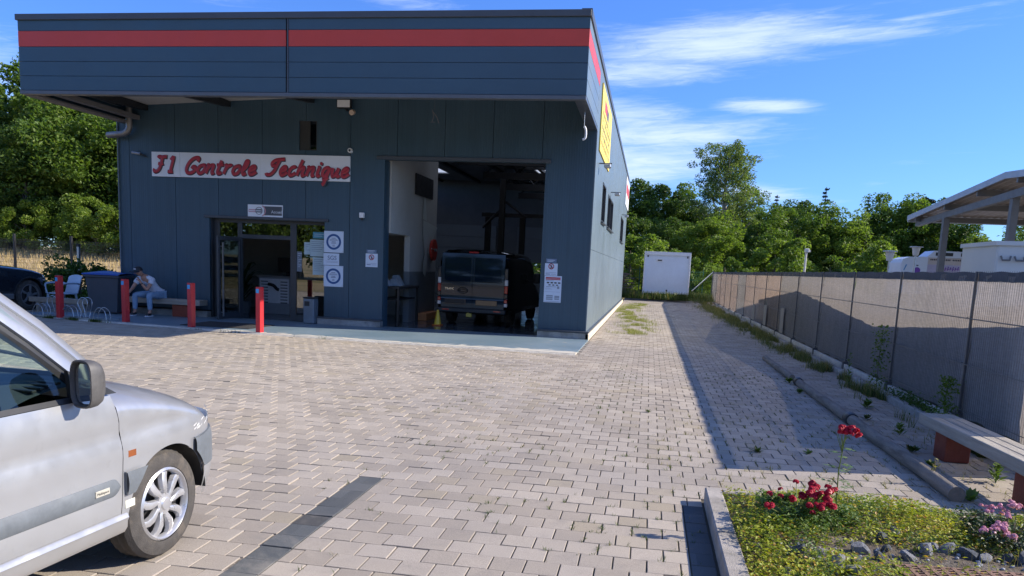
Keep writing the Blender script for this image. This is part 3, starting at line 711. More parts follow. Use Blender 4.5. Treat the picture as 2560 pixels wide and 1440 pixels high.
m.build('bed_soil', pm('bed_soil', (.11, .085, .06), .95, 0, .35, 12, bump=1, bs=60, bdist=.02, var2=(.15, .13, .11)), kind='structure', smooth=True)

# ---------------------------------------------------------------- container, rubble and far fence at the end of the alley
t = thing('white_container', 'white site container standing at the end of the alley', 'container', (.88, 43.2, .36), R(-1.5))
M_cont = pm('container_white', (.66, .73, .82), .45, 0, .05, .8, bump=.1, bs=4)
m = MB(); m.box(-1.13, .02, .22, 1.13, 6, 2.28); m.build('container_body', M_cont, t)
for a in ((-1.21, -.05, .0, -1.13, .1, 2.30), (1.13, -.05, .0, 1.21, .1, 2.30)): m = MB(); m.box(*a, .008); m.build('corner_post', M_white, t)
m = MB(); m.box(-1.13, -.05, 2.16, 1.13, .06, 2.30, .006); m.build('top_rail', M_white, t)
m = MB(); m.box(-1.13, -.05, .14, 1.13, .06, .24, .006); m.build('bottom_rail', M_white, t)
m = MB(); m.box(-1.21, -.05, 2.302, 1.21, 6, 2.34); m.build('container_roof', M_white, t)
m = MB(); m.box(-.60, -.0, 1.81, -.20, .018, 1.98, .004); v_ = m.build('vent', M_white, t)
m = MB(); m.box(-.50, -.012, 1.86, -.28, -.001, 1.92); m.build('slot', M_black, v_)
m = MB(); m.box(.02, .0, .27, .10, .018, .36); m.build('socket', M_black, t)
for x in (-1.06, 1.0):
    m = MB(); m.box(x, .008, 2.04, x+.08, .018, 2.14); m.build('lifting_pocket', M_grey, t)
gf = thing('green_mesh_fence', 'low green mesh fence behind the white container', 'fence', (0, 47, 0))
M_green = pm('green_net', (.03, .12, .085), .7)
for i in range(9):
    x = -6 + 1.8*i; m = MB(); m.box(x, 0, 0, x+.05, .05, 1.9); m.build('post', M_green, gf)
    m = MB()
    for j in range(16): m.box(x+.06+j*.108, .02, .2, x+.07+j*.108, .03, 1.75)
    for z in (.25, .75, 1.25, 1.72): m.box(x+.05, .012, z, x+1.8, .019, z+.02)
    m.build('net_panel', M_green, gf, kind='stuff')
# pile of broken pallets and timber left of the container
M_pile = pm('old_timber', (.20, .145, .12), .85, 0, .3, 3, var2=(.10, .08, .07))
rs = random.Random(5)
pl = thing('timber_pile', 'heap of old dark timber and broken pallets between building and container', 'timber pile', (-1.5, 44.2, .15))
for k in range(26):
    z = .04 + .052*k; L = rs.uniform(.5, 1.25); cx = rs.uniform(-.55, .35)*(1-k/40); cy = rs.uniform(-.3, .5)
    m = MB(); m.box(-L/2, -.06, -.022, L/2, .06, .022); o = m.build('plank', M_pile, pl); o.location = (cx, cy, z); o.rotation_euler = (rs.uniform(-.1, .1), rs.uniform(-.12, .12), rs.uniform(-.5, .5))
# ---------------------------------------------------------------- neighbour's wash canopy, units, lamps
cx_ = 30.
cp = thing('wash_canopy', 'pale steel canopy with a pitched corrugated roof over the wash bays', 'canopy', (8.9, 31, 0))
M_cgrey = pm('canopy_post_grey', (.16, .155, .15), .5, .2, .08, 2)
M_corr = pm('corrugated_underside', (.30, .245, .20), .5, 0, .12, 1)
M_rim = pm('canopy_rim', (.40, .44, .48), .45)
OX, OY = 8.9, 31
def cbox(mb, a): mb.box(a[0]-OX, a[1]-OY, a[2], a[3]-OX, a[4]-OY, a[5])
# low pitched roof: eave at the far side (y=34.4), rising towards the camera, gable edge at x=10
def roofz(y): return 4.80 - .075*(y-25.7) if y > 25.7 else 4.80 - .06*(25.7-y)
xs = list(np.arange(10.0, 18.4, .13))
P_ = [[(x-OX, yy-OY, roofz(yy) + (.035 if (i % 2) else 0)) for yy in (34.4, 31, 28, 25.7, 22.5)] for i, x in enumerate(xs)]
MB().grid(P_).build('roof_sheet', M_corr, cp)
m = MB()
for a, b_ in ((34.4, 25.7), (25.7, 22.5)):
    m.add([(10-OX, a-OY, roofz(a)-.06), (10-OX, b_-OY, roofz(b_)-.06), (10-OX, b_-OY, roofz(b_)+.13), (10-OX, a-OY, roofz(a)+.13), (9.95-OX, a-OY, roofz(a)-.06), (9.95-OX, b_-OY, roofz(b_)-.06), (9.95-OX, b_-OY, roofz(b_)+.13), (9.95-OX, a-OY, roofz(a)+.13)], [(0, 1, 2, 3), (4, 5, 6, 7), (0, 1, 5, 4), (3, 2, 6, 7), (0, 3, 7, 4), (1, 2, 6, 5)])
m.build('rim', M_rim, cp)
m = MB(); cbox(m, (10.0, 34.40, 4.04, 18.4, 34.52, 4.20)); m.build('gutter', M_rim, cp)
for x, y in ((10.3, 31.1), (10.35, 25.8), (14.5, 31.1)):
    z = roofz(y)-.42; m = MB(); cbox(m, (x-.10, y-.10, 0, x+.10, y+.10, z)); m.build('post', M_cgrey, cp)
for x in (10.3, 14.5):
    m = MB(); m.add([(x-.08-OX, 34.2-OY, 3.86), (x+.08-OX, 34.2-OY, 3.86), (x+.08-OX, 34.2-OY, 4.06), (x-.08-OX, 34.2-OY, 4.06), (x-.08-OX, 23-OY, roofz(25.7)-.50), (x+.08-OX, 23-OY, roofz(25.7)-.50), (x+.08-OX, 23-OY, roofz(25.7)-.26), (x-.08-OX, 23-OY, roofz(25.7)-.26)], [(0, 1, 2, 3), (4, 5, 6, 7), (0, 1, 5, 4), (1, 2, 6, 5), (2, 3, 7, 6), (3, 0, 4, 7)])
    m.build('rafter', M_cgrey, cp)
for y in (33.6, 30.6, 27.8, 25.0): m = MB(); cbox(m, (10.02, y-.05, roofz(y)-.20, 18.3, y+.05, roofz(y)-.01)); m.build('purlin', M_cgrey, cp)
# grey equipment housing
t = thing('grey_cabinet', 'pale grey equipment housing with moulded handles behind the fence', 'cabinet', (6.1, 15.2, 0))
M_cab = pm('cabinet_grey', (.48, .52, .54), .5, 0, .03, 1)
m = MB(); m.box(-.18, 0, .0, 2.4, 1.6, 2.40, .03); m.build('cabinet_body', M_cab, t)
m = MB(); m.add([(-.22, -.04, 2.403), (2.4, -.04, 2.46), (2.4, 1.6, 2.46), (-.22, 1.6, 2.403), (-.22, -.04, 2.33), (2.4, -.04, 2.38), (2.4, 1.6, 2.38), (-.22, 1.6, 2.33)], [(0, 1, 2, 3), (4, 5, 6, 7), (0, 1, 5, 4), (1, 2, 6, 5), (2, 3, 7, 6), (3, 0, 4, 7)]); m.build('cabinet_lid', M_cab, t)
for k in range(3):
    m = MB(); x = -.12 + k*.22; m.tube([(x, -.03, 2.15), (x+.02, -.06, 2.08), (x+.14, -.06, 2.08), (x+.16, -.03, 2.15)], .018, 6); m.build('handle', M_grey, t)
M_dgreyk = pm('kiosk_print', (.05, .05, .06), .5)
# motorhome like service unit with purple print
t = thing('service_kiosk', 'white rounded service unit with purple lettering and black roof vents', 'kiosk', (10.1, 35, 0), R(0))
M_kw = pm('kiosk_white', (.62, .68, .75), .4, 0, .03, 1)
m = MB(); m.prism([(0, 1.2), (0, 2.45), (.06, 2.60), (.30, 2.70), (1.0, 2.72), (1.0, 1.2)], 1.6, Matrix.Rotation(R(90), 4, 'X') @ Matrix.Translation((0, 0, -1.6))); m.build('kiosk_cab', M_kw, t)
m = MB(); m.box(1.0, .1, 1.2, 2.45, 1.7, 2.70); m.build('kiosk_body', pm('kiosk_cream', (.52, .46, .42), .5), t)
m = MB(); m.prism([(.95, 2.70), (1.25, 2.98), (3.0, 2.96), (3.3, 2.72)], 1.2, Matrix.Rotation(R(90), 4, 'X') @ Matrix.Translation((0, 0, -1.3))); m.build('roof_hood', M_kw, t)
for a in ((1.3, 1.95), (2.25, 2.95)):
    m = MB(); m.box(a[0], .085, 2.78, a[1], .098, 2.91); m.build('roof_vent', M_black, t)
m = MB(); m.box(2.45, .3, 1.2, 5.2, 1.7, 2.46); m.build('side_annex', pm('annex_beige', (.42, .38, .36), .6), t)
m = MB(); m.box(2.4, .2, 2.46, 5.3, 1.7, 2.58); m.build('annex_fascia', pm('annex_brown', (.11, .10, .095), .6), t)
m = MB(); m.box(3.2, .4, 2.583, 4.1, 1.2, 2.74); m.build('roof_unit', M_kw, t)
m = MB(); m.box(4.1, .4, 2.583, 4.8, 1.2, 2.68); m.build('roof_unit', M_kw, t)
M_pur = pm('purple_print', (.16, .05, .35), .5); M_blue = pm('blue_print', (.07, .28, .50), .5)
m = MB(); m.tube([(.62, .0, 2.28-.12), (.62, -.008, 2.28-.12)], .125, 20); m.build('round_emblem', M_pur, t)
m = MB(); m.box(.58, -.006, 2.34, .66, 0, 2.38); m.build('emblem_mark', M_black, t)
m = MB(); m.box(1.02, .09, 2.10, 2.35, .099, 2.42); m.build('print_panel', pm('print_pale', (.45, .42, .55), .5), t)
m = MB()
for k in range(9): x = 1.42 + .095*k; m.tube([(x, .085, 2.18+.02*(k % 3)), (x+.03, .085, 2.36-.03*(k % 2))], .016, 4); m.tube([(x, .085, 2.26), (x+.06, .085, 2.25+.02*(k % 2))], .012, 4)
m.build('purple_marks', M_pur, t, kind='stuff')
m = MB()
for k in range(26):
    if k % 7 != 5: m.box(1.12+.065*k, .092, 2.585, 1.12+.065*k+.04, .0985, 2.65)
m.build('dark_marks', M_dgreyk, t, kind='stuff')
m = MB(); m.box(2.50, .285, 2.0, 2.86, .298, 2.42); m.build('blue_panel', M_blue, t)
m = MB(); m.tube([(.12, -.008, 2.15), (.2, -.008, 2.38)], .02, 4); m.build('blue_mark', M_blue, t)
M_lampw = pm('lamp_white', (.62, .60, .56), .5)
def yard_lamp(x, y, z, label):
    t = thing('yard_lamp', label, 'lamp', (x, y, 0), 0, 'yard lamps behind the fence')
    m = MB(); m.tube([(0, 0, 0), (0, 0, z-.33)], .035, 8); m.build('pole', M_steel, t, smooth=True)
    m = MB(); m.lathe([(.0, z-.33), (.10, z-.33), (.155, z-.02), (0, z-.02)], n=14); m.build('lamp_shade', M_lampw, t, smooth=True)
    m = MB(); m.lathe([(.0, z-.015), (.245, z-.015), (.23, z+.015), (0, z+.03)], n=16); m.build('lamp_cap', M_lampw, t, smooth=True)
yard_lamp(8.25, 30, 2.70, 'cream bucket shaped lamp on a thin pole above the fence, left of the canopy post')
yard_lamp(10.15, 33.5, 3.03, 'cream bucket shaped lamp half hidden behind the canopy post')
t = thing('camera_mast', 'thin pale mast with a small white camera rising above the fence', 'mast', (6.35, 35, 0))
m = MB(); m.tube([(0, 0, 0), (0, 0, 2.8)], .045, 8); m.build('pole', M_lampw, t, smooth=True)
m = MB(); m.box(-.07, -.15, 2.70, .09, .06, 2.86, .02); m.box(.09, -.05, 2.72, .17, .0, 2.80); m.build('camera_head', M_lampw, t)
# ---------------------------------------------------------------- signs and small things on the facade
def wallbox(mb, x0, x1, z0, z1, t, y=18.1): mb.box(x0, y-t, z0, x1, y-.001, z1); return mb
# main sign with raised brush script
sg = thing('facade_sign', 'long white sign with raised red brush script reading F1 Controle Technique', 'sign', (-9.56, 18.1, 3.665))
def rel(mb, o): mb.v = [(x-o[0], y-o[1], z-o[2]) for x, y, z in mb.v]; return mb
for x0, x1 in ((-12.09, -11.345), (-11.342, -9.27), (-9.267, -7.03)):
    m = MB(); m.box(x0, 18.045, 3.375, x1, 18.095, 3.955, .004); rel(m, (-9.56, 18.1, 3.665)).build('sign_board', M_sign, sg)
M_letter = pm('sign_red', (.42, .028, .045), .4, 0, .05, 3); M_outline = pm('sign_outline', (.05, .035, .06), .5)
# strokes in letter units: x right, y up, x-height 1, cap height ~1.7 (slant added later)
XS_ = .80
S_ = {
 'F': [[(.15, 1.55), (.3, 1.72), (.7, 1.66), (1.2, 1.72), (1.55, 1.70)], [(.85, 1.65), (.80, 1.1), (.70, .5), (.45, .1), (.05, .0), (-.15, .12), (-.1, .28)], [(.35, .92), (.75, .86), (1.15, .95)]],
 '1': [[(.15, 1.35), (.5, 1.72), (.45, .9), (.38, .05)], [(.0, .03), (.4, .0), (.8, .03)]],
 'C': [[(1.15, 1.35), (1.25, 1.65), (1.0, 1.78), (.6, 1.6), (.28, 1.1), (.18, .5), (.35, .08), (.75, .0), (1.1, .25), (1.15, .6), (.9, .75), (.75, .5)]],
 'o': [[(.55, .95), (.2, .75), (.12, .3), (.35, .0), (.68, .12), (.82, .55), (.7, .9), (.5, .95)]],
 'n': [[(.05, .9), (.15, .98), (.15, .5), (.08, .0)], [(.13, .45), (.35, .85), (.6, .98), (.72, .8), (.68, .35), (.75, .02), (.95, .15)]],
 't': [[(.38, 1.5), (.28, .8), (.25, .2), (.42, .0), (.7, .15)], [(.0, .98), (.35, 1.0), (.7, 1.05)]],
 'r': [[(.05, .9), (.2, 1.0), (.18, .5), (.1, .0)], [(.16, .5), (.35, .85), (.6, 1.0), (.75, .85)]],
 'l': [[(.12, .35), (.45, .9), (.5, 1.45), (.3, 1.5), (.2, 1.0), (.18, .3), (.35, .0), (.6, .15)]],
 'e': [[(.12, .45), (.5, .55), (.65, .8), (.45, .98), (.2, .75), (.12, .35), (.32, .02), (.62, .08), (.9, .35)]],
 'T': [[(.75, 1.1), (.4, 1.05), (.3, 1.35), (.6, 1.65), (1.1, 1.75), (1.6, 1.8)], [(1.05, 1.72), (.9, 1.1), (.75, .5), (.45, .08), (.05, .02), (-.1, .2)]],
 'c': [[(.72, .8), (.55, .98), (.25, .8), (.12, .4), (.3, .02), (.6, .08), (.85, .3)]],
 'h': [[(.35, 1.75), (.22, 1.0), (.12, .0)], [(.15, .5), (.38, .85), (.62, .95), (.72, .75), (.66, .3), (.75, .0), (.95, .15)]],
 'i': [[(.1, .95), (.2, .95), (.15, .3), (.28, .0), (.5, .15)], [(.25, 1.38), (.31, 1.40), (.27, 1.34)]],
 'q': [[(.7, .85), (.45, .98), (.15, .75), (.1, .3), (.3, .02), (.55, .2), (.75, .9)], [(.78, .98), (.68, .2), (.55, -.75), (.4, -.95)], [(.3, -.42), (.62, -.3), (.85, -.1)]],
 'u': [[(.1, .95), (.15, .4), (.3, .02), (.55, .2), (.72, .9)], [(.75, .95), (.7, .3), (.85, .0), (1.05, .15)]],
}
def smooth_pts(p, n=5):
    if len(p) < 3: return p
    out = []
    for i in range(len(p)-1):
        p0, p1, p2, p3 = p[max(i-1, 0)], p[i], p[i+1], p[min(i+2, len(p)-1)]
        for k in range(n):
            t = k/n; out.append(tuple(.5*(2*b_ + (c-a)*t + (2*a-5*b_+4*c-d)*t*t + (3*b_-a-3*c+d)*t**3) for a, b_, c, d in zip(p0, p1, p2, p3)))
    return out + [p[-1]]
def word(chars, x, z, u, adv):
    for ch in chars:
        for pas, (mat, rr0, yy) in enumerate(((M_outline, .185, 18.040), (M_letter, .150, 18.030))):
            m = MB()
            for st in S_[ch]:
                pts = smooth_pts(st); off = (.03*u*0, 0)
                P3 = [(x + (px + .28*py)*u*XS_ + (.045*u if pas == 0 else 0), yy, z + py*u - (.04*u if pas == 0 else 0)) for px, py in pts]
                m.tube(P3, rr0*u*1.32, 8, flat=.35, up=(0, 1, 0))
            rel(m, (-9.56, 18.1, 3.665))
            if pas == 0: base_ = m.build('letter_' + (ch.lower() if ch != '1' else 'one'), mat, sg, smooth=True)
            else: m.build('letter_face', mat, base_, smooth=True)
        x += adv.get(ch, adv['*'])*u*XS_
word('F1', -12.0, 3.49, .205, {'F': 2.1, '*': 1})
XS_ = 1.17
word('Controle', -11.24, 3.475, .205, {'C': 1.35, '*': .98, 't': .85, 'r': .9, 'l': .75, 'i': .6, 'n': 1.05})
XS_ = 1.09
word('Technique', -9.10, 3.48, .205, {'T': 1.35, '*': 1.0, 'i': .62, 'c': .95, 'e': .98, 'n': 1.1, 'u': 1.12, 'h': 1.08})
# reception sign
t = thing('reception_sign', 'small white and dark sign reading Accueil above the entrance', 'sign', (-9.155, 18.1, 2.64))
m = MB(); m.box(-.445, -.03, -.145, .445, -.002, .145, .003); m.build('sign_plate', M_sign, t)
M_dgrey = pm('print_dark_grey', (.07, .08, .095), .5); M_pred = pm('print_red', (.45, .05, .06), .5); M_ppink = pm('print_pink', (.50, .25, .30), .5)
m = MB(); m.box(-.02, -.034, -.10, .43, -.031, .11); m.build('dark_field', M_dgrey, t)
m = MB(); m.tube([(.18*math.cos(a)-.17, -.034, .18*math.sin(a)*.8) for a in np.linspace(-.95, .95, 12)], .013, 4); m.build('arc_mark', M_ppink, t)
m = MB(); m.tube([(.085*math.cos(a)-.155, -.034, .085*math.sin(a)) for a in np.linspace(0, 2*PI, 18)], .006, 4); m.build('ring_mark', M_dgrey, t)
m = MB(); m.box(-.42, -.034, -.035, -.25, -.031, .035); m.build('red_block', M_ppink, t)
m = MB(); m.box(-.245, -.037, -.04, -.09, -.032, .04); m.build('dark_block', M_dgrey, t)
m = MB()
for k in range(5): m.box(-.405+.03*k, -.0365, -.018, -.387+.03*k, -.0345, .018); m.box(-.235+.027*k, -.0395, -.018, -.219+.027*k, -.0375, .018)
m.build('logo_marks', M_sign, t, kind='stuff')
text('lettering', 'Accueil', .095, M_sign, facing_minus_y(.30, -.036, -.02), t)
# ring certificates + SGS
M_ring = pm('ring_blue', (.020, .085, .26), .5); M_paper = pm('paper', (.58, .66, .78), .6, 0, .03, 5); M_ink = pm('ink', (.12, .16, .26), .6)
def paper(name, label, cat, x0, x1, z0, z1, mat=None, y=18.1, group=None, th=.012):
    cx, cz = (x0+x1)/2, (z0+z1)/2; t = thing(name, label, cat, (cx, y, cz), 0, group)
    m = MB(); m.box(x0-cx, -th, z0-cz, x1-cx, -.001, z1-cz); m.build('sheet', mat or M_paper, t); return t, (x1-x0), (z1-z0)
def lines(t, y, rows, mat, name='text_lines'):
    m = MB()
    for x0, x1, z, h in rows: m.box(x0, y-.0025, z-h/2, x1, y-.0005, z+h/2)
    m.build(name, mat, t, kind='stuff')
for z0, z1, lb in ((1.73, 2.23, 'upper white certificate board with a thick blue ring beside the entrance'), (.925, 1.42, 'lower white certificate board with a thick blue ring beside the entrance')):
    t, W_, H_ = paper('certificate', lb, 'certificate', -7.665, -7.18, z0, z1, group='ring certificates', th=.015)
    m = MB(); P_ = []
    for i in range(41):
        q = 2*PI*i/40; P_.append([(rr_*math.cos(q), -.0175, rr_*math.sin(q)) for rr_ in (.135, .185)])
    m.grid(P_); m.build('blue_ring', M_ring, t)
    lines(t, -.0165, [(-.05, .05, .085, .012), (-.09, .09, .055, .008), (-.10, .10, .035, .008), (-.05, .05, .0, .014), (-.06, .06, -.03, .014), (-.03, .03, -.075, .01), (-.035, .03, -.10, .01)], M_ink)
    m = MB()
    for sx in (-1, 1):
        for sz in (-1, 1): m.tube([(sx*.22, -.021, sz*.225), (sx*.22, -.014, sz*.225)], .008, 6)
    m.build('screws', M_steel, t, kind='stuff')
t, W_, H_ = paper('sgs_sheet', 'white sheet reading SGS between the two ring certificates', 'notice', -7.675, -7.285, 1.43, 1.71)
text('lettering', 'SGS', .14, M_ink, facing_minus_y(.02, -.014, .03), t, .002); lines(t, -.0125, [(-.15, .17, -.045, .004), (-.12, .16, -.07, .006)], M_ink)
# notices beside the garage opening
def no_entry(t, z):
    m = MB(); m.tube([(.058*math.cos(a), -.016, z+.058*math.sin(a)) for a in np.linspace(0, 2*PI, 20)], .0085, 4); m.tube([(-.04, -.017, z+.04), (.04, -.017, z-.04)], .007, 4); m.build('red_ring', M_pred, t)
    m = MB(); m.tube([(0, -.0155, z+.028), (0, -.0155, z+.030)], .011, 8); m.tube([(0, -.0155, z+.02), (-.002, -.0155, z-.01)], .011, 5); m.tube([(0, -.0155, z-.01), (-.018, -.0155, z-.042)], .006, 5); m.tube([(0, -.0155, z-.01), (.018, -.0155, z-.042)], .006, 5); m.build('figure_print', M_black, t)
for x0, x1, lb in ((-6.625, -6.33, 'white no pedestrians notice left of the garage opening'), (-2.355, -2.065, 'white no pedestrians notice right of the garage opening')):
    t, W_, H_ = paper('no_entry_notice', lb, 'notice', x0, x1, 1.43 if x0 < -4 else 1.425, 1.745 if x0 < -4 else 1.70, group='no pedestrians notices')
    no_entry(t, .07); lines(t, -.0125, [(-.12, .12, -.07, .005), (-.12, -.02, -.105, .016), (.0, .12, -.105, .006)], M_ink)
    t, W_, H_ = paper('small_notice', 'small blue plastic notice ' + ('left' if x0 < -4 else 'right') + ' of the garage opening, above the pedestrian notice', 'notice', x0+.02, x1-.03, 1.755 if x0 < -4 else 1.71, 1.835 if x0 < -4 else 1.805, pm('bluish_film', (.12, .18, .28), .4))
    lines(t, -.0125, [(-.09, .08, .015, .012), (-.09, .05, -.015, .01)], M_paper)
t, W_, H_ = paper('poster', 'white poster with a red heading and rows of vehicle pictures right of the garage opening', 'poster', -2.35, -1.955, .82, 1.42)
lines(t, -.0125, [(-.17, .17, .255, .03), (-.17, .17, .222, .022)], M_pred, 'red_heading'); lines(t, -.0125, [(-.17, .02, .19, .006), (-.15, .07, .055, .008), (-.17, -.04, .02, .003), (-.17, .0, -.0, .003), (-.17, .17, -.06, .003), (-.18, .18, -.28, .006)], M_ink)
lines(t, -.0125, [(-.14+.085*k, -.085+.085*k, .145, .03) for k in range(4)] + [(-.10+.085*k, -.05+.085*k, .095, .022) for k in range(3)], M_black, 'vehicle_prints')
lines(t, -.0125, [(-.14, .01, -.15, .03), (-.14, .01, -.19, .03), (-.14, .01, -.23, .03), (.05, .16, -.17, .05), (.05, .16, -.22, .03), (.10, .15, .04, .06)], pm('print_grey', (.26, .30, .36), .5), 'grey_prints')
# papers in the entrance side light
M_paperg = pm('paper_green', (.40, .52, .55), .5, 0, .04, 4)
for x0, x1, z0, z1, mt, lb in ((-8.10, -7.75, 1.62, 2.02, M_paperg, 'tall pale sheet on the glass beside the entrance door'), (-8.25, -8.105, 1.66, 1.95, M_paperg, 'short pale sheet on the glass at the left of the taller sheet'), (-8.03, -7.75, 1.18, 1.60, M_paperg, 'lowest pale sheet of printed text on the entrance glass'), (-8.03, -7.75, 2.05, 2.20, pm('teal_film', (.06, .25, .34), .4), 'teal sticker at the top of the entrance glass'), (-8.44, -8.31, 1.24, 1.72, pm('grey_film', (.15, .18, .22), .4), 'narrow grey sticker low on the entrance glass beside the frame')):
    t, W_, H_ = paper('glass_notice', lb, 'notice', x0, x1, z0, z1, mt, y=18.285, th=.006)
    lines(t, -.0065, [(-W_/2+.03, W_/2-.04*(k % 3), H_/2-.05-.045*k, .009) for k in range(int(H_/.05)-1)], M_ink if mt == M_paperg else M_paper)
# side wall signs
def side_sign(name, label, y0, y1, z0, z1, mat, cat='banner'):
    cy, cz = (y0+y1)/2, (z0+z1)/2; t = thing(name, label, cat, (FX1, cy, cz)); m = MB(); m.box(.003, y0-cy, z0-cz, .03, y1-cy, z1-cz); m.build('board', mat, t); return t
M_yel = pm('banner_yellow', (.78, .60, .10), .5, 0, .04, 1)
t = side_sign('yellow_banner', 'tall yellow advertising banner on the sunlit side wall near the corner', 18.83, 22.9, 4.32, 5.80, M_yel)
def sbox(t, name, rows, mat):
    m = MB()
    for y0, y1, z0, z1 in rows: m.box(.031, y0, z0, .034, y1, z1)
    m.build(name, mat, t, kind='stuff')
sbox(t, 'logo_print', [(-1.1, -.2, .30, .55)], M_pred); sbox(t, 'logo_shade', [(-.15, .5, .28, .52)], M_dgrey)
rs = random.Random(3)
sbox(t, 'print_rows', [(y, y+rs.uniform(.1, .3), z, z+.09) for z in (-.55, -.38, -.2, -.03, .12) for y in np.arange(-1.7, 1.6, .42)], pm('print_olive', (.16, .13, .05), .6))
t = side_sign('hanging_sign', 'white and red sign high on the side wall at the far end of the building', 37.6, 42.2, 4.66, 5.92, M_white, 'sign')
sbox(t, 'red_print', [(-2.0, 2.0, -.1, .35)], M_pred)
# lamps over the side windows
for y, z, lb in ((25.2, 3.98, 'small lamp on a bracket above the middle side window'), (35.0, 3.98, 'small lamp on a bracket above the far side window'), (19.3, 4.08, 'small security lamp on a bracket below the yellow banner')):
    t = thing('wall_lamp', lb, 'lamp', (FX1, y, z), 0, 'bracket lamps on the side wall')
    m = MB(); m.box(0, -.02, -.01, .30, .02, .015); m.build('bracket', M_grey, t)
    m = MB(); m.box(.12, -.11, -.10, .28, .11, -.012, .02); m.build('lamp_head', M_steel, t)
# floodlight, alarm, cameras on the facade
t = thing('floodlight', 'black and white floodlight with motion sensor under the canopy', 'floodlight', (-7.13, 18.1, 4.99))
m = MB(); m.tube([(0, 0, 0), (0, -.14, .02)], .03, 8); m.build('bracket', M_black, t)
m = MB(); m.box(-.17, -.24, -.0, .17, -.13, .20, .015); m.build('lamp_housing', M_black, t)
m = MB(); m.box(-.15, -.245, .02, .15, -.241, .18); m.build('lamp_glass', M_white, t)
m = MB(); m.tube([(.20, -.16, -.07), (.20, -.26, -.10)], .06, 10); m.build('sensor', pm('sensor_cream', (.55, .42, .32), .5), t, smooth=True)
t = thing('alarm_box', 'small white box with a black sensor between entrance and garage opening', 'alarm', (-6.72, 18.1, 2.50))
m = MB(); m.box(-.055, -.09, .06, .055, -.001, .18, .008); m.build('box_body', M_white, t); m = MB(); m.lathe([(0, 0), (.03, .01), (.035, .045), (.0, .06)], (0, -.05, .0), n=10); m.build('sensor', M_black, t)
t = thing('round_camera', 'small round white camera right of the facade sign', 'camera', (-7.03, 18.1, 4.08))
m = MB(); m.tube([(0, 0, 0), (0, -.08, 0)], .055, 14); m.build('camera_body', M_white, t); m = MB(); m.tube([(0, -.081, 0), (0, -.10, 0)], .025, 10); m.build('lens', M_black, t)
t = thing('bullet_camera', 'small pale bullet camera on the facade left of the sign', 'camera', (-12.45, 18.1, 3.9))
m = MB(); m.tube([(-.12, -.10, .02), (.10, -.10, -.01)], .035, 8); m.build('camera_body', M_steel, t); m = MB(); m.tube([(.10, -.1, -.01), (.20, -.02, -.06)], .02, 6); m.build('bracket', M_black, t)
t = thing('hanging_hook', 'pale hook hanging on a wire below the right end of the canopy', 'hook', (-1.45, 16.0, 4.63))
m = MB(); m.tube([(0, 0, .0), (0, 0, -.28)], .004, 4); m.build('wire', M_steel, t)
m = MB(); m.tube(smooth_pts([(0, 0, -.28), (.03, 0, -.33), (.04, 0, -.42), (.03, 0, -.5), (-.02, 0, -.53)]), .022, 6); m.build('hook_body', M_white, t, smooth=True)
t = thing('hanging_ornament', 'small pale wire ornament hanging below the canopy over the garage', 'ornament', (-4.55, 16.3, 4.66))
m = MB(); m.tube([(0, 0, .5), (0, 0, .02)], .003, 4); m.tube(smooth_pts([(-.05, 0, .02), (-.02, 0, -.1), (-.05, 0, -.22)]), .008, 5); m.tube(smooth_pts([(-.03, 0, -.02), (.05, 0, -.12), (.10, 0, -.24)]), .010, 5); m.tube([(-.08, 0, -.22), (.02, 0, -.22)], .005, 4); m.build('wire', pm('dull_wire', (.12, .12, .14), .5), t, smooth=True)

# ---------------------------------------------------------------- bollards
M_bred = pm('bollard_red', (.50, .022, .030), .40, 0, .1, 3, bump=.1, bs=10); M_stick = pm('sticker_blue', (.05, .35, .70), .4)
posn = [(-12.76, 15.62, 'leftmost', 'red bollard with a blue sticker beside the white plastic chair, leftmost of four'), (-11.11, 15.55, '', 'red bollard with a blue sticker directly beside the grey wheeled bin'), (-9.42, 15.32, '', 'red bollard with a blue sticker standing between the seated man and the entrance'), (-7.78, 15.12, '', 'sunlit red bollard with a blue sticker in front of the open entrance')]
b0 = None
for x, y, _, lb in posn:
    if b0 is None:
        b0 = thing('bollard', lb, 'bollard', (x, y, 0), R(-14), 'red bollards along the forecourt')
        m = MB(); m.box(-.058, -.058, .02, .058, .058, .955, .006); m.build('post', M_bred, b0)
        m = MB(); m.box(-.046, -.0615, .83, .030, -.0585, .915); m.build('sticker', M_stick, b0)
        m = MB(); m.box(-.10, -.10, .0, .10, .10, .034, .006); m.build('base_plate', M_conc, b0)
    else: copy_tree(b0, (x, y, 0), R(-16 + 3*random.random()), lb)
# ---------------------------------------------------------------- bicycle rack
t = thing('bicycle_rack', 'galvanised bicycle rack of alternating high and low wire hoops on the slab edge', 'bicycle rack', (-12.55, 15.62, .03), R(-6))
def hoop(x, h, w_):
    for dy in (0, .13):
        pts = smooth_pts([(x-w_*.6, dy*.8-.0, .02), (x-w_*.5, dy*.8+.02, h*.35), (x-w_, dy, h*.72), (x-w_*.7, dy+.02, h*.95), (x, dy+.02, h*1.02), (x+w_*.7, dy+.02, h*.95), (x+w_, dy, h*.72), (x+w_*.5, dy+.02, h*.35), (x+w_*.6, dy*.8, .02)] if h > .3 else [(x-w_, dy, .02), (x-w_*.9, dy, h*.5), (x-w_*.4, dy, h*.95), (x+w_*.2, dy, h), (x+w_*.8, dy, h*.7), (x+w_, dy, .02)], 4)
        m = MB(); m.tube(pts, .009, 6); m.build('hoop', M_steel, t, smooth=True)
for x, h, w_ in ((-.85, .26, .15), (-.45, .46, .13), (-.03, .27, .16), (.38, .46, .13), (.83, .27, .17)): hoop(x, h, w_)
for y in (-.0, .32): m = MB(); m.box(-1.05, y-.015, .0, 1.05, y+.015, .03); m.build('base_rail', M_steel, t)
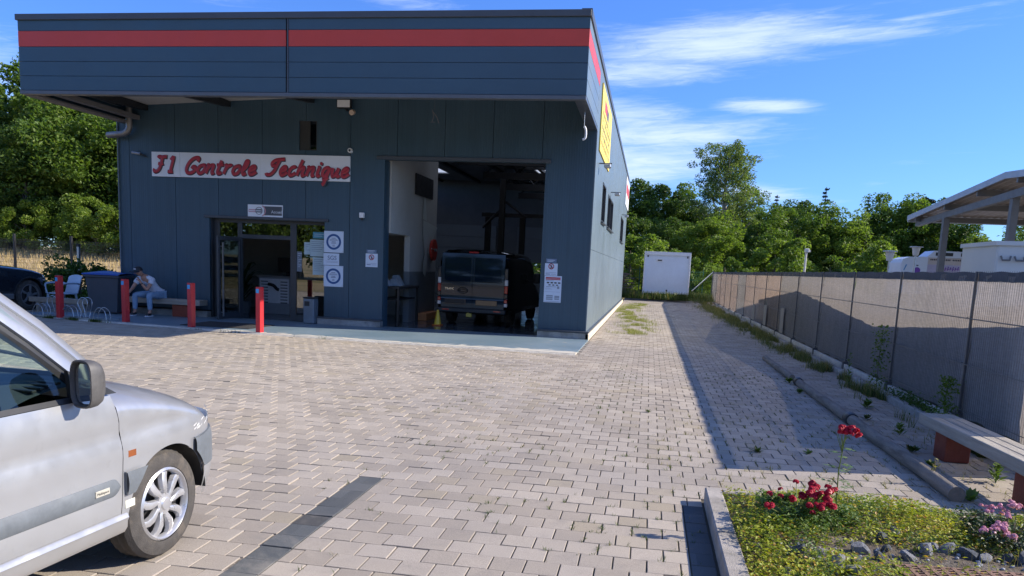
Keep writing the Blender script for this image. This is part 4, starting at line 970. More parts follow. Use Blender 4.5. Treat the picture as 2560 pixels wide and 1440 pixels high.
# ---------------------------------------------------------------- grey bin with blue lid
t = thing('wheeled_bin', 'large grey wheeled rubbish bin with a bright blue lid at the building corner', 'bin', (-13.02, 17.62, .027), R(8))
M_bing = pm('bin_grey', (.06, .075, .095), .5, 0, .1, 2)
def taper(x0, x1, y0, y1, z0, z1, k, mb):
    cx, cy = (x0+x1)/2, (y0+y1)/2
    lo = [((x-cx)*k+cx, (y-cy)*k+cy, z0) for x, y in ((x0, y0), (x1, y0), (x1, y1), (x0, y1))]; hi = [(x, y, z1) for x, y in ((x0, y0), (x1, y0), (x1, y1), (x0, y1))]
    mb.add(lo+hi, [(0, 1, 2, 3), (4, 5, 6, 7)] + [(i, (i+1) % 4, 4+(i+1) % 4, 4+i) for i in range(4)]); return mb
m = taper(-.40, .40, -.34, .34, .03, .90, .82, MB()); m.box(-.37, -.312, .50, .37, -.30, .53); m.build('bin_body', M_bing, t)
m = MB(); m.box(-.44, -.38, .86, .44, .38, .925, .015); m.build('rim', M_bing, t)
m = MB(); P_ = []
for i in range(9):
    x = -.45 + .9*i/8; P_.append([(x, -.40, .928), (x, -.395, .955 + .02*math.sin(PI*i/8)), (x, 0, .975 + .045*math.sin(PI*i/8)), (x, .39, .955), (x, .40, .928)])
m.grid(P_); m.build('lid', pm('lid_blue', (.015, .085, .40), .35, 0, .05, 2), t, smooth=True)
for sx in (-.3, .3):
    m = MB(); m.tube([(sx-.03, .25, .10), (sx+.03, .25, .10)], .10, 14); m.build('wheel', M_rubber, t)
# ---------------------------------------------------------------- white plastic chair behind the first bollard
M_plc = pm('chair_plastic', (.40, .52, .64), .4, 0, .04, 3)
t = thing('plastic_chair', 'pale plastic garden chair with armrests behind the leftmost bollard', 'chair', (-14.55, 17.9, 0), R(165))
m = MB(); m.box(-.25, -.24, .40, .25, .24, .43, .01); m.build('seat', M_plc, t)
P_ = [[(x, -.24 - .14*(z/.45) - .03*math.cos(x*5), .43 + z - .05*(abs(x)/.25)**2*(z > .4)) for z in (0, .12, .25, .38, .46)] for x in np.linspace(-.24, .24, 7)]
P2 = [[(a, b_-.02, c) for a, b_, c in r_] for r_ in P_]
m = MB(); m.grid(P_); m.grid(P2); m.build('backrest', M_plc, t, smooth=True)
for s_ in (-1, 1):
    m = MB(); m.tube(smooth_pts([(s_*.25, .23, .42), (s_*.29, .24, .60), (s_*.30, .16, .67), (s_*.30, -.16, .68), (s_*.26, -.28, .66)]), .025, 6); m.build('armrest', M_plc, t, smooth=True)
    for s2 in (-1, 1): m = MB(); m.tube([(s_*.22, s2*.21, .41), (s_*.27, s2*.26, .0)], [.03, .022], 6); m.build('leg', M_plc, t, smooth=True)
# ---------------------------------------------------------------- ash bin, doormat, entrance interior
t = thing('ash_bin', 'slim grey metal ash bin with a square opening by the entrance', 'bin', (-7.93, 17.95, .027), R(-4))
m = MB(); m.box(-.14, -.12, .0, .14, .12, .60, .02); m.build('bin_body', pm('ashbin_grey', (.17, .20, .23), .45, .3, .1, 4), t)
m = MB(); m.box(-.15, -.13, .601, .15, .13, .63, .01); m.build('top', M_black, t)
m = MB(); m.box(-.10, -.1235, .42, .03, -.1205, .53); m.build('opening', M_black, t)
m = MB(); m.box(-9.9, 15.65, .0275, -8.3, 16.85, .04, .004); mat_ = m.build('doormat', pm('mat_fibre', (.035, .034, .034), .95, 0, .2, 20, bump=1, bs=200), label='large dark ribbed doormat on the painted slab in front of the entrance', cat='doormat')
t = thing('reception_desk', 'pale reception counter with a board of small prints seen through the open entrance', 'counter', (-9.97, 20.2, .026))
m = MB(); m.box(-.45, 0, 0, .45, .5, 1.0, .01); m.build('desk_body', pm('desk_grey', (.30, .33, .37), .6), t); m = MB(); m.box(-.5, -.05, 1.002, .5, .55, 1.03, .005); m.build('desk_top', pm('desk_top', (.30, .30, .30), .4), t)
m = MB()
for k in range(8):
    for xx in (-.38, .18): m.box(xx, -.006, .86-.08*k, xx+.2, -.002, .885-.08*k)
m.build('price_lines', M_dgrey, t, kind='stuff'); m = MB(); m.box(-.42, -.004, .30, .42, -.001, .95); m.build('price_board', pm('board_grey', (.72, .75, .80), .6), t)
m = MB(); m.tube(smooth_pts([(-.17, -.01, .80), (-.02, -.01, .77), (.08, -.01, .68), (.14, -.01, .66)]), .045, 5); m.build('motorcycle_print', M_black, t)
t = thing('monitor', 'dark screen standing on the reception counter', 'monitor', (-9.7, 20.45, 1.058)); m = MB(); m.box(-.3, 0, .1, .3, .04, .5, .01); m.build('screen', M_black, t); m = MB(); m.box(-.05, .0, 0, .05, .03, .1); m.box(-.12, -.05, .0, .12, .1, .01); m.build('stand', M_black, t)
# dark pot plant inside the entrance
M_leafd = leaf_mat('indoor_leaf', (.02, .05, .02), (.04, .09, .035))
t = thing('potted_palm', 'dark arching pot palm just inside the entrance', 'plant', (-10.75, 20.0, .026))
m = MB(); m.lathe([(0, 0), (.14, 0), (.19, .32), (.0, .32)], n=16); m.build('pot', M_grey, t)
m = MB()
for k in range(22):
    a = k*2.4; L = .5+.3*random.random(); base_z = .35+.7*(k/22)
    pts = [(math.cos(a)*L*u, math.sin(a)*L*u, base_z + .55*math.sin(u*2.2)*L) for u in np.linspace(0, 1, 5)]
    w_ = [.03, .05, .045, .03, .004]
    px_, py_ = -math.sin(a), math.cos(a)
    m.grid([[(p[0]+px_*s_*w_[i], p[1]+py_*s_*w_[i], p[2]) for s_ in (-1, 1)] for i, p in enumerate(pts)])
m.tube([(0, 0, .3), (0, 0, 1.1)], .02, 6); m.build('leaves', M_leafd, t)
# ---------------------------------------------------------------- inside the garage
t = thing('wall_monitor', 'black flat screen high on the white office wall in the garage', 'monitor', (-6.15, 21.15, 3.6)); m = MB(); m.box(.01, -.82, -.27, .05, .82, .27, .008); m.build('screen', M_black, t)
t = thing('workbench', 'dark workbench with equipment on top at the left of the garage', 'workbench', (-6.05, 19.3, .026))
m = MB(); m.box(-.55, -.75, .90, .12, .95, .96, .005); m.build('worktop', M_black, t)
for x, y in ((-.5, -.7), (.05, -.7), (-.5, .88), (.05, .88)): m = MB(); m.box(x, y, 0, x+.05, y+.05, .9); m.build('leg', M_black, t)
m = MB(); m.box(-.5, -.6, .62, .05, .8, .66); m.build('shelf', M_black, t)
for k, (x, y, h) in enumerate(((-.35, -.45, .22), (-.2, -.1, .16), (-.3, .4, .25))):
    tt = thing('office_device', ('nearest', 'smallest', 'farthest')[k] + ' pale office device on the dark workbench', 'device', (-6.05+x, 19.3+y, .987)); m = MB(); m.add([(-.12, -.12, 0), (.16, -.12, 0), (.16, .12, 0), (-.12, .12, 0), (-.1, -.1, h), (.02, -.1, h), (.02, .1, h), (-.1, .1, h)], [(0, 1, 2, 3), (4, 5, 6, 7), (0, 1, 5, 4), (1, 2, 6, 5), (2, 3, 7, 6), (3, 0, 4, 7)]); m.build('device_body', pm('device_pale', (.33, .38, .42), .5), tt)
# plastic sheeting and red reel on the office wall
M_film = pm('plastic_film', (.62, .66, .62), .35, 0, .05, 3)
t = thing('plastic_sheet', 'white crumpled plastic sheet hanging on the office wall inside the garage', 'sheet', (-6.145, 21.6, 2.3))
def sheet(pts, dx):
    m = MB(); cx = sum(p[0] for p in pts)/len(pts); cz = sum(p[1] for p in pts)/len(pts)
    vs = [(dx + .01, cx, cz)] + [(dx + .008*(i % 2), y, z) for i, (y, z) in enumerate(pts)]; m.add(vs, [(0, i+1, (i+1) % len(pts)+1) for i in range(len(pts))]); return m
sheet([(-.5, .45), (-.45, .9), (-.35, 1.25), (-.25, .9), (-.1, .42)], .012).build('fold', M_film, t)
sheet([(-.48, .42), (.75, .32), (1.0, .30), (.5, -.1), (.2, -.6), (-.1, -.1), (-.45, -.05)], .02).build('fold', M_film, t)
sheet([(-.45, -.05), (-.1, -.1), (-.02, -.8), (-.2, -1.1), (-.4, -1.0), (-.45, -.7), (-.2, -.4)], .03).build('fold', M_film, t)
t = thing('red_reel', 'round red hose reel on the office wall inside the garage', 'hose reel', (-6.05, 22.0, 1.95))
m = MB(); m.tube([(-.04, 0, 0), (.03, 0, 0)], .30, 28); m.build('disc', pm('reel_red', (.50, .045, .03), .4), t); m = MB(); m.tube([(.03, 0, 0), (.09, 0, 0)], .04, 10); m.tube([(.07, 0, 0), (.07, -.5, .03)], .012, 5); m.build('crank', M_steel, t)
t = thing('wooden_box', 'orange wooden box low against the office wall inside the garage', 'box', (-6.0, 21.5, .026)); m = MB(); m.box(-.14, -.6, 0, .1, .8, .20, .01); m.build('box_body', pm('orange_wood', (.75, .30, .12), .5), t)
# lifting posts behind the van
for x, y, lb in ((-6.05, 29.5, 'left dark lifting column in the depth of the garage'), (-5.35, 28.5, 'middle dark lifting column rising into the roof of the garage'), (-4.75, 29.5, 'right dark lifting column in the depth of the garage')):
    t = thing('lift_column', lb, 'lift column', (x, y, .026), 0, 'lifting columns in the garage'); h = 4.6 if x == -5.35 else 3.5
    m = MB(); m.box(-.10, -.12, 0, .10, .12, h, .01); m.build('column', M_black, t); m = MB(); m.box(-.16, -.2, 0, .16, .2, .03); m.build('base_plate', M_black, t)
    if x == -5.35: m = MB(); m.tube([(0, 0, 3.6), (-.7, 0, 2.9)], .05, 6); m.tube([(0, 0, 3.9), (.9, 0, 3.3)], .04, 6); m.build('arm', M_black, t)
t = thing('ceiling_rail', 'dark horizontal rail hanging across the garage', 'rail', (-4, 29, 3.35)); m = MB(); m.box(-2.2, 0, 0, 2.3, .12, .14); m.build('beam', M_black, t)
t = thing('traffic_cone', 'small yellow and orange cone beside the van in the garage', 'cone', (-5.22, 19.55, .026))
m = MB(); m.lathe([(.0, .40), (.022, .40), (.095, .03)], n=16); m.build('cone_body', pm('cone_yellow', (.80, .55, .05), .4), t, smooth=True); m = MB(); m.box(-.12, -.12, 0, .12, .12, .03, .01); m.build('base', pm('cone_orange', (.65, .16, .03), .5), t)
# ---------------------------------------------------------------- vehicles
def mat_paint(name, col, metal, rough, scuff=None):
    m = bpy.data.materials.new(name); m.use_nodes = True; T = NT(m.node_tree); b = T.n['Principled BSDF']
    tc = T.new('ShaderNodeTexCoord').outputs['Object']
    n = T.noise(tc, 1.4, 4); f = T.ramp(n, .3, .7, .93, 1.05); c = T.mix(1, col, T.xyz(f, f, f), 'MULTIPLY')
    d = T.ramp(T.noise(tc, 14, 6, .7), .55, .8, 0, .25); c = T.mix(d, c, tuple(x*.6 for x in col))
    z = T.sep(tc)[2]; low = T.ramp(T.math('ADD', z, T.math('MULTIPLY', T.noise(tc, 6, 4), .2)), .25, .55, .45, 0); c = T.mix(low, c, (.30, .27, .23))   # road dust
    T.l.new(c, b.inputs['Base Color']); b.inputs['Metallic'].default_value = metal
    T.put(b.inputs['Roughness'], T.ramp(T.noise(tc, 9, 5), .3, .7, rough-.05, rough+.08))
    b.inputs['Coat Weight'].default_value = .6; b.inputs['Coat Roughness'].default_value = .08
    return m
M_silver = mat_paint('silver_paint', (.41, .42, .435), .5, .33)
M_trimgrey = pm('sun_bleached_trim', (.115, .130, .145), .6, 0, .14, 5, bump=.1, bs=30, var2=(.15, .168, .182))
M_tyre = pm('tyre_rubber', (.055, .050, .046), .8, 0, .25, 14, bump=.3, bs=160, var2=(.10, .085, .07))
M_hub = pm('hubcap_silver', (.56, .56, .57), .32, .65, .08, 9)
M_brake = pm('brake_dark', (.03, .03, .032), .6, .3, .2, 9)
M_amber = pm('amber_lens', (.22, .06, .012), .2, 0, .1, 20, coat=.8)
M_redlens = pm('red_lens', (.45, .015, .02), .2, 0, 0, coat=.8); M_clearlens = pm('clear_lens', (.6, .63, .66), .15, 0, 0, coat=1)
M_carglass = glass_mat('car_glass', (.84, .96, .86), clear=.93, base=.045, gain=.45)
M_mirror = pm('mirror_glass', (.85, .88, .9), .03, 1, 0)
M_dash = pm('dashboard', (.035, .045, .055), .6, 0, .1, 4)
def tread_tyre(R_, W_, n=72):
    """tyre about the x axis, outer face at +x"""
    m = MB(); prof = [(-W_/2, R_*.68), (-W_/2-.004, R_*.80), (-W_/2+.008, R_*.93), (-W_/2+.028, R_*.985)]
    ribs = [-W_/2+.034, -W_*.18, -W_*.18+.008, W_*.0-.004, W_*.0+.004, W_*.18-.008, W_*.18, W_/2-.034]
    for i, x in enumerate(ribs): prof.append((x, R_*.998 if i % 4 in (0, 3) else R_*.978)) if False else prof.append((x, R_*(1.0 if i in (0, 1, 2, 3, 4, 5, 6, 7) else 1)))
    prof += [(W_/2-.028, R_*.985), (W_/2-.008, R_*.93), (W_/2+.004, R_*.80), (W_/2, R_*.68)]
    grooves = {5: .975, 8: .975}
    P_ = []
    for k in range(n):
        q = 2*PI*k/n; row = []
        for i, (x, r) in enumerate(prof):
            rr_ = r*(.984 if (k % 2 and r > R_*.97) else 1.0)
            if i in (5, 6) or i in (8, 9): rr_ *= .985
            row.append((x, rr_*math.cos(q), rr_*math.sin(q)))
        P_.append(row)
    m.grid(P_, True); return m
def wheel(parent, loc, R_=.29, W_=.165, side=1, spokes=9, hubm=None, rimR=.185, steer=0):
    root = tread_tyre(R_, W_).build('tyre', M_tyre, parent, smooth=True, angle=28)
    root.name = 'wheel'; root.location = loc; root.rotation_euler = (0, 0, (0 if side > 0 else PI) + steer)
    x = W_/2
    m = MB(); m.lathe([(rimR*1.07, x-.03), (rimR*1.06, x-.002), (rimR*1.0, x+.006), (rimR*.955, x-.002), (rimR*.92, x-.03)], ax='x', n=48); m.build('rim', hubm or M_hub, root, smooth=True)
    m = MB(); m.lathe([(0, x-.055), (rimR*1.05, x-.055)], ax='x', n=32); m.build('brake_disc', M_brake, root)
    m = MB()
    for k in range(spokes):
        a0 = 2*PI*k/spokes
        P_ = []
        for i, u in enumerate((0, .25, .5, .75, 1)):
            r = rimR*(.26 + .72*u); a = a0 + .20*math.sin(u*PI*.9); hw = (.014 + .011*u + .004*math.sin(u*PI))*rimR/.185
            zz = x - .008 + .010*math.sin(u*PI) - .006*u
            row = []
            for s_, dz in ((-1, -.022), (-.75, 0), (0, .006), (.75, 0), (1, -.022)):
                c, d = math.cos(a), math.sin(a); row.append((zz+dz, r*c - s_*hw*d, r*d + s_*hw*c))
            P_.append(row)
        m.grid(P_)
    m.build('spokes', hubm or M_hub, root, smooth=True, angle=50, kind='stuff')
    m = MB(); m.lathe([(0, x+.006), (rimR*.16, x+.005), (rimR*.20, x-.002), (rimR*.31, x-.005), (rimR*.33, x-.03)], ax='x', n=24); m.build('hub', hubm or M_hub, root, smooth=True)
    return root
def lerp(tab, x):
    if x <= tab[0][0]: return tab[0][1]
    for (a, ya), (b_, yb) in zip(tab, tab[1:]):
        if x <= b_: t_ = (x-a)/(b_-a); return ya + (yb-ya)*t_
    return tab[-1][1]
def slerp(tab, x):   # smooth interpolation through the table
    xs = [p[0] for p in tab]
    if x <= xs[0]: return tab[0][1]
    if x >= xs[-1]: return tab[-1][1]
    i = max(k for k in range(len(xs)) if xs[k] <= x); i = min(i, len(xs)-2)
    def sl(k):
        if k <= 0 or k >= len(xs)-1: k2 = max(min(k, len(xs)-1), 0); a = max(k2-1, 0); b_ = min(k2+1, len(xs)-1)
        else: a, b_ = k-1, k+1
        return (tab[b_][1]-tab[a][1])/(xs[b_]-xs[a])
    h = xs[i+1]-xs[i]; t_ = (x-xs[i])/h; y0, y1, m0, m1 = tab[i][1], tab[i+1][1], sl(i)*h, sl(i+1)*h
    return (2*t_**3-3*t_**2+1)*y0 + (t_**3-2*t_**2+t_)*m0 + (-2*t_**3+3*t_**2)*y1 + (t_**3-t_**2)*m1
# silver van: x = to its right, y = forward, origin under the front axle
V = thing('silver_car', 'silver family van with a scuffed front corner and black mirror, nearest at the left', 'car', (-3.235, 3.71, 0), R(-3))
WT = [(-3.36, .80), (-3.2, .835), (-2.5, .845), (-.3, .845), (.15, .843), (.30, .825), (.41, .79), (.50, .73), (.575, .63), (.635, .48), (.675, .28), (.69, 0)]
ZC = [(-.42, 1.00), (-.2, .972), (0, .932), (.2, .882), (.34, .832), (.45, .772), (.54, .712), (.61, .665), (.66, .635), (.70, .61)]
def sidet(s_, z):
    base = slerp(WT, s_) if s_ > -3.0 else lerp(WT, s_)
    k = 0.
    k -= .020*max(0, (.42-z)/.2)**1.5
    k -= .11*max(0, (z-.80)/.2)**2*.35
    k -= .009*math.exp(-((z-.735)/.035)**2); k += .004*math.exp(-((z-.64)/.05)**2)
    return base + k
AC, AR = (.008, .288), .318
def arch(s_, c, r): return c[1] + math.sqrt(max(r*r-(s_-c[0])**2, 0)) if abs(s_-c[0]) < r else None
def strip(mb, ss, zlo, zhi, rows, off=0., sides=(1, -1), tf=sidet):
    for sd in sides:
        mb.grid([[(sd*(tf(s_, zlo(s_) + (zhi(s_)-zlo(s_))*j/rows) + off), s_, zlo(s_) + (zhi(s_)-zlo(s_))*j/rows) for j in range(rows+1)] for s_ in ss])
def cosgrid(a, b_, n): return [a + (b_-a)*(1-math.cos(PI*i/n))/2 for i in range(n+1)]
def shut(z): return -.345 - .05*max(0, (z-.62)/.3)**2 - .012*max(0, (.55-z)/.2)
# fenders: from the door shut line round to the nose; the top edge rolls over into the bonnet
def zshould(s_): return slerp(ZC, s_) - (.15 if s_ < .45 else .15 - .07*min(1, (s_-.45)/.3))
def zlowF(s_):
    a = arch(s_, AC, AR)
    if a is not None and s_ < .36: return max(a, .30 if s_ < 0 else .30)
    return .30 if s_ < 0 else .585
ss = [-.345] + cosgrid(AC[0]-AR+.0005, AC[0]+AR-.0005, 40) + [.35, .39, .43, .47, .51, .55, .58, .61, .635, .655, .675, .685, .69]
for sd, nm in ((1, 'right'), (-1, 'left')):
    m = MB(); P_ = []
    for s_ in ss:
        zl, zh = zlowF(s_), zshould(s_); row = []
        if s_ > .33: zl = .585
        for j in range(13):
            z = zl + (zh-zl)*j/12; sx = s_
            if s_ <= ss[1]: sx = shut(z) + (s_ - ss[0])
            row.append((sd*sidet(s_, z), sx, z))
        # roll over the shoulder
        w_ = sidet(s_, zh); zc = slerp(ZC, s_)
        for k in range(1, 8):
            q = k/8*PI/2*.80; x = w_*(1 - (1-math.cos(q))*.52); z = zh + (zc - .028 - zh)*math.sin(q)/math.sin(PI/2*.80)*1.0
            row.append((sd*x, min(s_, row[12][1]) if s_ <= ss[1] else s_, z))
        P_.append(row)
    if sd < 0: P_ = P_
    m.grid(P_); m.build('fender', M_silver, V, smooth=True, angle=40)
edge = {}
m = MB(); P_ = []
for s_ in [-.40, -.36] + ss[1:]:
    zh = zshould(s_); w_ = sidet(s_, zh); zc = slerp(ZC, s_); q = 7/8*PI/2*.80; xe = w_*(1-(1-math.cos(q))*.52); ze = zh + (zc-.028-zh)*math.sin(q)/math.sin(PI/2*.80)
    row = []
    for k in range(-10, 11):
        u = k/10; row.append((xe*.997*u, s_, ze + (zc-ze)*(1-abs(u)**2.4)))
    P_.append(row)
m.grid(P_); m.build('bonnet', M_silver, V, smooth=True, angle=60)
# wheel housings
for yc, nm in ((0.015, 'f'), (-2.69, 'r')):
    for sd in (1, -1):
        m = MB(); m.grid([[(sd*x, yc + AR*1.0*math.cos(q), .285 + AR*math.sin(q)) for x in (.50, .83)] for q in np.linspace(.03, PI-.03, 24)]); m.build('wheel_arch_liner', M_black, V, smooth=True)
m = MB(); m.box(-.50, -.45, .25, .50, .45, .60); m.box(-.45, -.42, .60, .45, .4, .72); m.build('engine_bay', M_dark, V)
# bumper: upper bleached plastic, lower painted skirt
ssB = [s_ for s_ in ss if s_ > .2]
def zlB(s_, floor):
    a = arch(s_, AC, AR); return max(a if (a is not None and s_ < .36) else floor, floor)
m = MB()
strip(m, ssB, lambda s_: min(zlB(s_, .425), .585), lambda s_: .60 + .015*min(1, max(0, (s_-.25)/.2)), 5, .022, tf=lambda s_, z: slerp(WT, s_) - .012*max(0, (z-.56)/.05)**2)
# turned-in top ledge
for sd in (1, -1): m.grid([[(sd*(slerp(WT, s_)+.010), s_, .60+.015*min(1, max(0, (s_-.25)/.2))), (sd*(slerp(WT, s_)-.03), s_, .60+.012)] for s_ in ssB])
bmp = m.build('bumper', M_trimgrey, V, smooth=True, angle=50)
bmp.scale = (1, 1.03, 1); bmp.location = (0, -.004, 0)
m = MB(); strip(m, [s_ for s_ in ssB if s_ > .30], lambda s_: max(zlB(s_, .235), .235) if s_ > .345 else .285, lambda s_: .422, 5, .014, tf=lambda s_, z: slerp(WT, s_) - .05*max(0, (.40-z)/.17)**1.6)
o = m.build('bumper_skirt', M_silver, V, smooth=True, angle=50); o.scale = (1, 1.025, 1)
m = MB(); m.grid([[(x, .70 - .12*abs(x)**3, z) for z in (.60, .68)] for x in np.linspace(-.3, .3, 7)]); m.build('grille', M_black, V)
for sd in (1, -1):
    m = MB(); m.grid([[(sd*(slerp(WT, s_)+.004), s_*1.008, z) for z in (.615, .66, .69)] for s_ in (.50, .56, .62, .67, .71)]); m.build('headlight', M_clearlens, V, smooth=True)
    m = MB(); m.box(sd*.842, -.312, .608, sd*.849, -.252, .645, .003); m.build('side_indicator', M_amber, V)
# lower mouldings
for sd in (1, -1):
    m = MB()
    for a, b_, zl, zh, tp in ((-.305, -.235, .432, .545, 0),):
        m.grid([[(sd*(.845+.016+.010*math.sin(PI*v)), (shut(.5)+.012) + u*((AC[0]-math.sqrt(max(AR**2-(zl+(zh-zl)*v-AC[1])**2, 0)))-shut(.5)-.018) , zl + (zh-zl)*v - .0*u) for v in np.linspace(0, 1, 5)] for u in np.linspace(0, 1, 4)])
        m.grid([[(sd*(.84 + w_), shut(.5)+.010, zl + (zh-zl)*v) for v in (0, .5, 1)] for w_ in (0, .018)])
    m.build('fender_moulding', M_trimgrey, V, smooth=True, angle=50)
    m = MB(); P_ = []
    for i, s_ in enumerate(list(np.linspace(-1.30, -.42, 18)) + [-.40, -.392, -.386, -.381, -.378]):
        e = max(0, (s_+.42)/.0425); hh = .043*max(.18, math.sqrt(max(0, 1-min(e, 1)**2)))
        P_.append([(sd*(.846 + .012*(1-abs(v)**3)), s_, .486 + hh*v) for v in (-1, -.75, 0, .75, 1)])
    m.grid(P_); mo = m.build('door_moulding', M_trimgrey, V, smooth=True, angle=60)
    m = MB(); m.box(sd*.857, -.545, .472, sd*.861, -.455, .502, .002); m.build('badge', pm('badge_grey', (.42, .40, .34), .4), mo)
    if sd == 1: text('badge_lettering', 'Multispace', .0175, M_black, Matrix.Translation((.8615, -.50, .487)) @ Matrix.Rotation(R(90), 4, 'Z') @ Matrix.Rotation(R(90), 4, 'X'), mo, .0004)
# front doors and rear sides
for sd in (1, -1):
    m = MB(); P_ = []
    for i in range(15):
        u = i/14; P_.append([(sd*(sidet(-.9, z)), -1.36 + u*(shut(z)-.005+1.36), z) for z in np.linspace(.345, .925, 22)])
    m.grid(P_); d = m.build('front_door', M_silver, V, smooth=True, angle=40)
    m = MB(); m.box(sd*.845, -1.25, .78, sd*.872, -1.08, .815, .008); m.build('handle', M_black, d)
    m = MB(); zz = [.93, .96]; m.grid([[(sd*(sidet(-.9, .93)-.004-.012*j), s_, .926 + .022*j) for j in (0, 1)] for s_ in (-1.36, -.50)]); m.build('window_seal', M_black, d)
    m = MB(); P_ = []
    for s_ in [-3.36, -3.3, -3.2] + cosgrid(-2.69-AR+.001, -2.69+AR-.001, 20) + [-2.3, -2.0, -1.7, -1.366]:
        a = arch(s_, (-2.69, .285), AR); zl = max(a or .25, .25)
        P_.append([(sd*sidet(s_, z), s_, z) for z in np.linspace(zl, .925, 12)])
    m.grid(P_); m.build('rear_side_panel', M_silver, V, smooth=True, angle=40)
    # sill
    m = MB(); P_ = []
    for s_ in list(np.linspace(-2.36, -.36, 14)) + [-.335, -.322]:
        e = 1 if s_ < -.36 else .75
        P_.append([(sd*x, s_, z) for x, z in ((.62, .215), (.78, .225), (.825, .24*1), (.842, .268), (.845, .30), (.853, .318), (.846, .334), (.835, .343))])
    m.grid(P_); m.build('sill', M_silver, V, smooth=True, angle=40)
# scuffs, sticker
m = MB(); m.box(.8415, -.335, .362, .8455, -.268, .400, .001); m.build('sticker', pm('sill_sticker', (.62, .62, .52), .6, 0, .2, 60), V)
rs = random.Random(4); m = MB()
for k in range(14):
    s_ = rs.uniform(.20, .50); z = .655 + (s_-.2)*.12 + rs.uniform(-.025, .025); L = rs.uniform(.02, .07)
    m.grid([[(sidet(s_+L*u, z)+.0012, s_+L*u, z+L*u*.35 + dz) for dz in (0, rs.uniform(.002, .006))] for u in (0, .5, 1)])
m.build('scratches', pm('scratch_pale', (.74, .74, .72), .7), V, kind='stuff')
# pillars, roof, glass
LO = [(-.30, 1.00), (-.38, 1.08), (-.58, 1.27), (-.78, 1.42), (-1.0, 1.57), (-1.22, 1.68)]      # windscreen side edge (y, z)
LI = [(-.47, .94), (-.57, 1.04), (-.73, 1.185), (-.86, 1.29), (-1.05, 1.43), (-1.25, 1.54)]   # door glass side edge
def tz(z): return .80 - .30*max(0, z-.93) if z < 1.5 else .63
for sd in (1, -1):
    m = MB(); P_ = []
    for (ya, za), (yb, zb) in zip(LO, LI):
        row = []
        for u, off in ((-.06, -.05), (0, -.012), (.08, .004), (.28, .010), (.36, .010), (.40, -.004), (.44, -.004), (.48, .012), (.8, .010), (.95, .002), (1.0, -.02)):
            y = ya + (yb-ya)*u; z = za + (zb-za)*u; row.append((sd*(tz(z)+off - .05*(1-u)), y, z))
        P_.append(row)
    m.grid(P_); m.build('windscreen_pillar', M_silver, V, smooth=True, angle=60)
    m = MB(); P_ = []
    for (ya, za), (yb, zb) in zip(LO, LI):
        dy, dz = yb-ya, zb-za; L = math.hypot(dy, dz); dy /= L; dz /= L
        P_.append([(sd*(tz(zb)-.012), yb, zb), (sd*(tz(zb)-.008), yb+dy*.02, zb+dz*.02), (sd*(tz(zb)-.02), yb+dy*.048, zb+dz*.048)])
    m.grid(P_); m.build('pillar_seal', M_black, V, smooth=True)
    m = MB(); m.add([(sd*.808, -.33, .925), (sd*.808, -.60, .925), (sd*.785, -.60, 1.06), (sd*.79, -.43, .985), (sd*.78, -.33, .925), (sd*.78, -.60, .925), (sd*.765, -.60, 1.06), (sd*.77, -.43, .985)], [(0, 1, 2, 3), (4, 5, 6, 7), (0, 1, 5, 4), (1, 2, 6, 5), (2, 3, 7, 6), (3, 0, 4, 7)]); m.build('mirror_mount', M_black, V)
    # glass of the door
    g_ = MB(); g_.add([(sd*(tz(z)-.022), y, z) for y, z in [(-.58, .935)] + [(b_[0]-.01, b_[1]-.01) for b_ in LI[1:]] + [(-1.36, 1.58), (-1.36, .935)]], [tuple(range(len(LI)+2))]); g_.build('door_glass', M_carglass, V)
    m = MB(); m.grid([[(sd*(tz(z)), y, z) for z in (.925, 1.1, 1.3, 1.5, 1.58, 1.64)] for y in (-1.44, -1.36)]); m.build('door_pillar', M_black, V, smooth=True)
    g_ = MB(); g_.grid([[(sd*(tz(z)-.015), y, z) for z in (.935, 1.3, 1.58)] for y in (-3.2, -1.44)]); g_.build('rear_side_glass', M_darkglass, V)
    m = MB(); m.grid([[(sd*(tz(z)+.002), y, z) for z in (.925, 1.1, 1.3, 1.5, 1.62)] for y in (-3.36, -3.2)]); m.build('rear_pillar', M_silver, V, smooth=True)
    m = MB(); m.grid([[(sd*x, y, z) for x, z in ((tz(1.5)+.004, 1.55), (.635, 1.62), (.60, 1.68), (.5, 1.715), (.25, 1.735), (0, 1.74))] for y in (-3.34, -2.4, -1.6, -1.24)]); m.build('roof_side', M_silver, V, smooth=True)
m = MB(); m.grid([[(x*(.66+.06*(1.0-u)), -.36 - .86*u + .0*x - .10*(abs(x))**2*1 + .05, 1.015 + .69*u - .02*abs(x)**2) for u in np.linspace(0, 1, 8)] for x in np.linspace(-1.0, 1.0, 11)]); m.build('windscreen', M_carglass, V, smooth=True)
m = MB(); m.grid([[(x, -3.37, z) for z in (.28, .92)] for x in (-.8, .8)]); m.grid([[(x*(1-.2*(z-.92)), -3.37+.1*(z-.92), z) for z in (1.6, 1.7)] for x in (-.75, .75)]); m.build('tailgate', M_silver, V)
m = MB(); m.grid([[(x, -3.368+.06*(z-.92), z) for z in (.92, 1.6)] for x in (-.72, .72)]); m.build('rear_glass', M_darkglass, V)
m = MB(); m.box(-.74, -3.3, .22, .74, -.4, .30); m.build('floor_pan', M_dark, V)
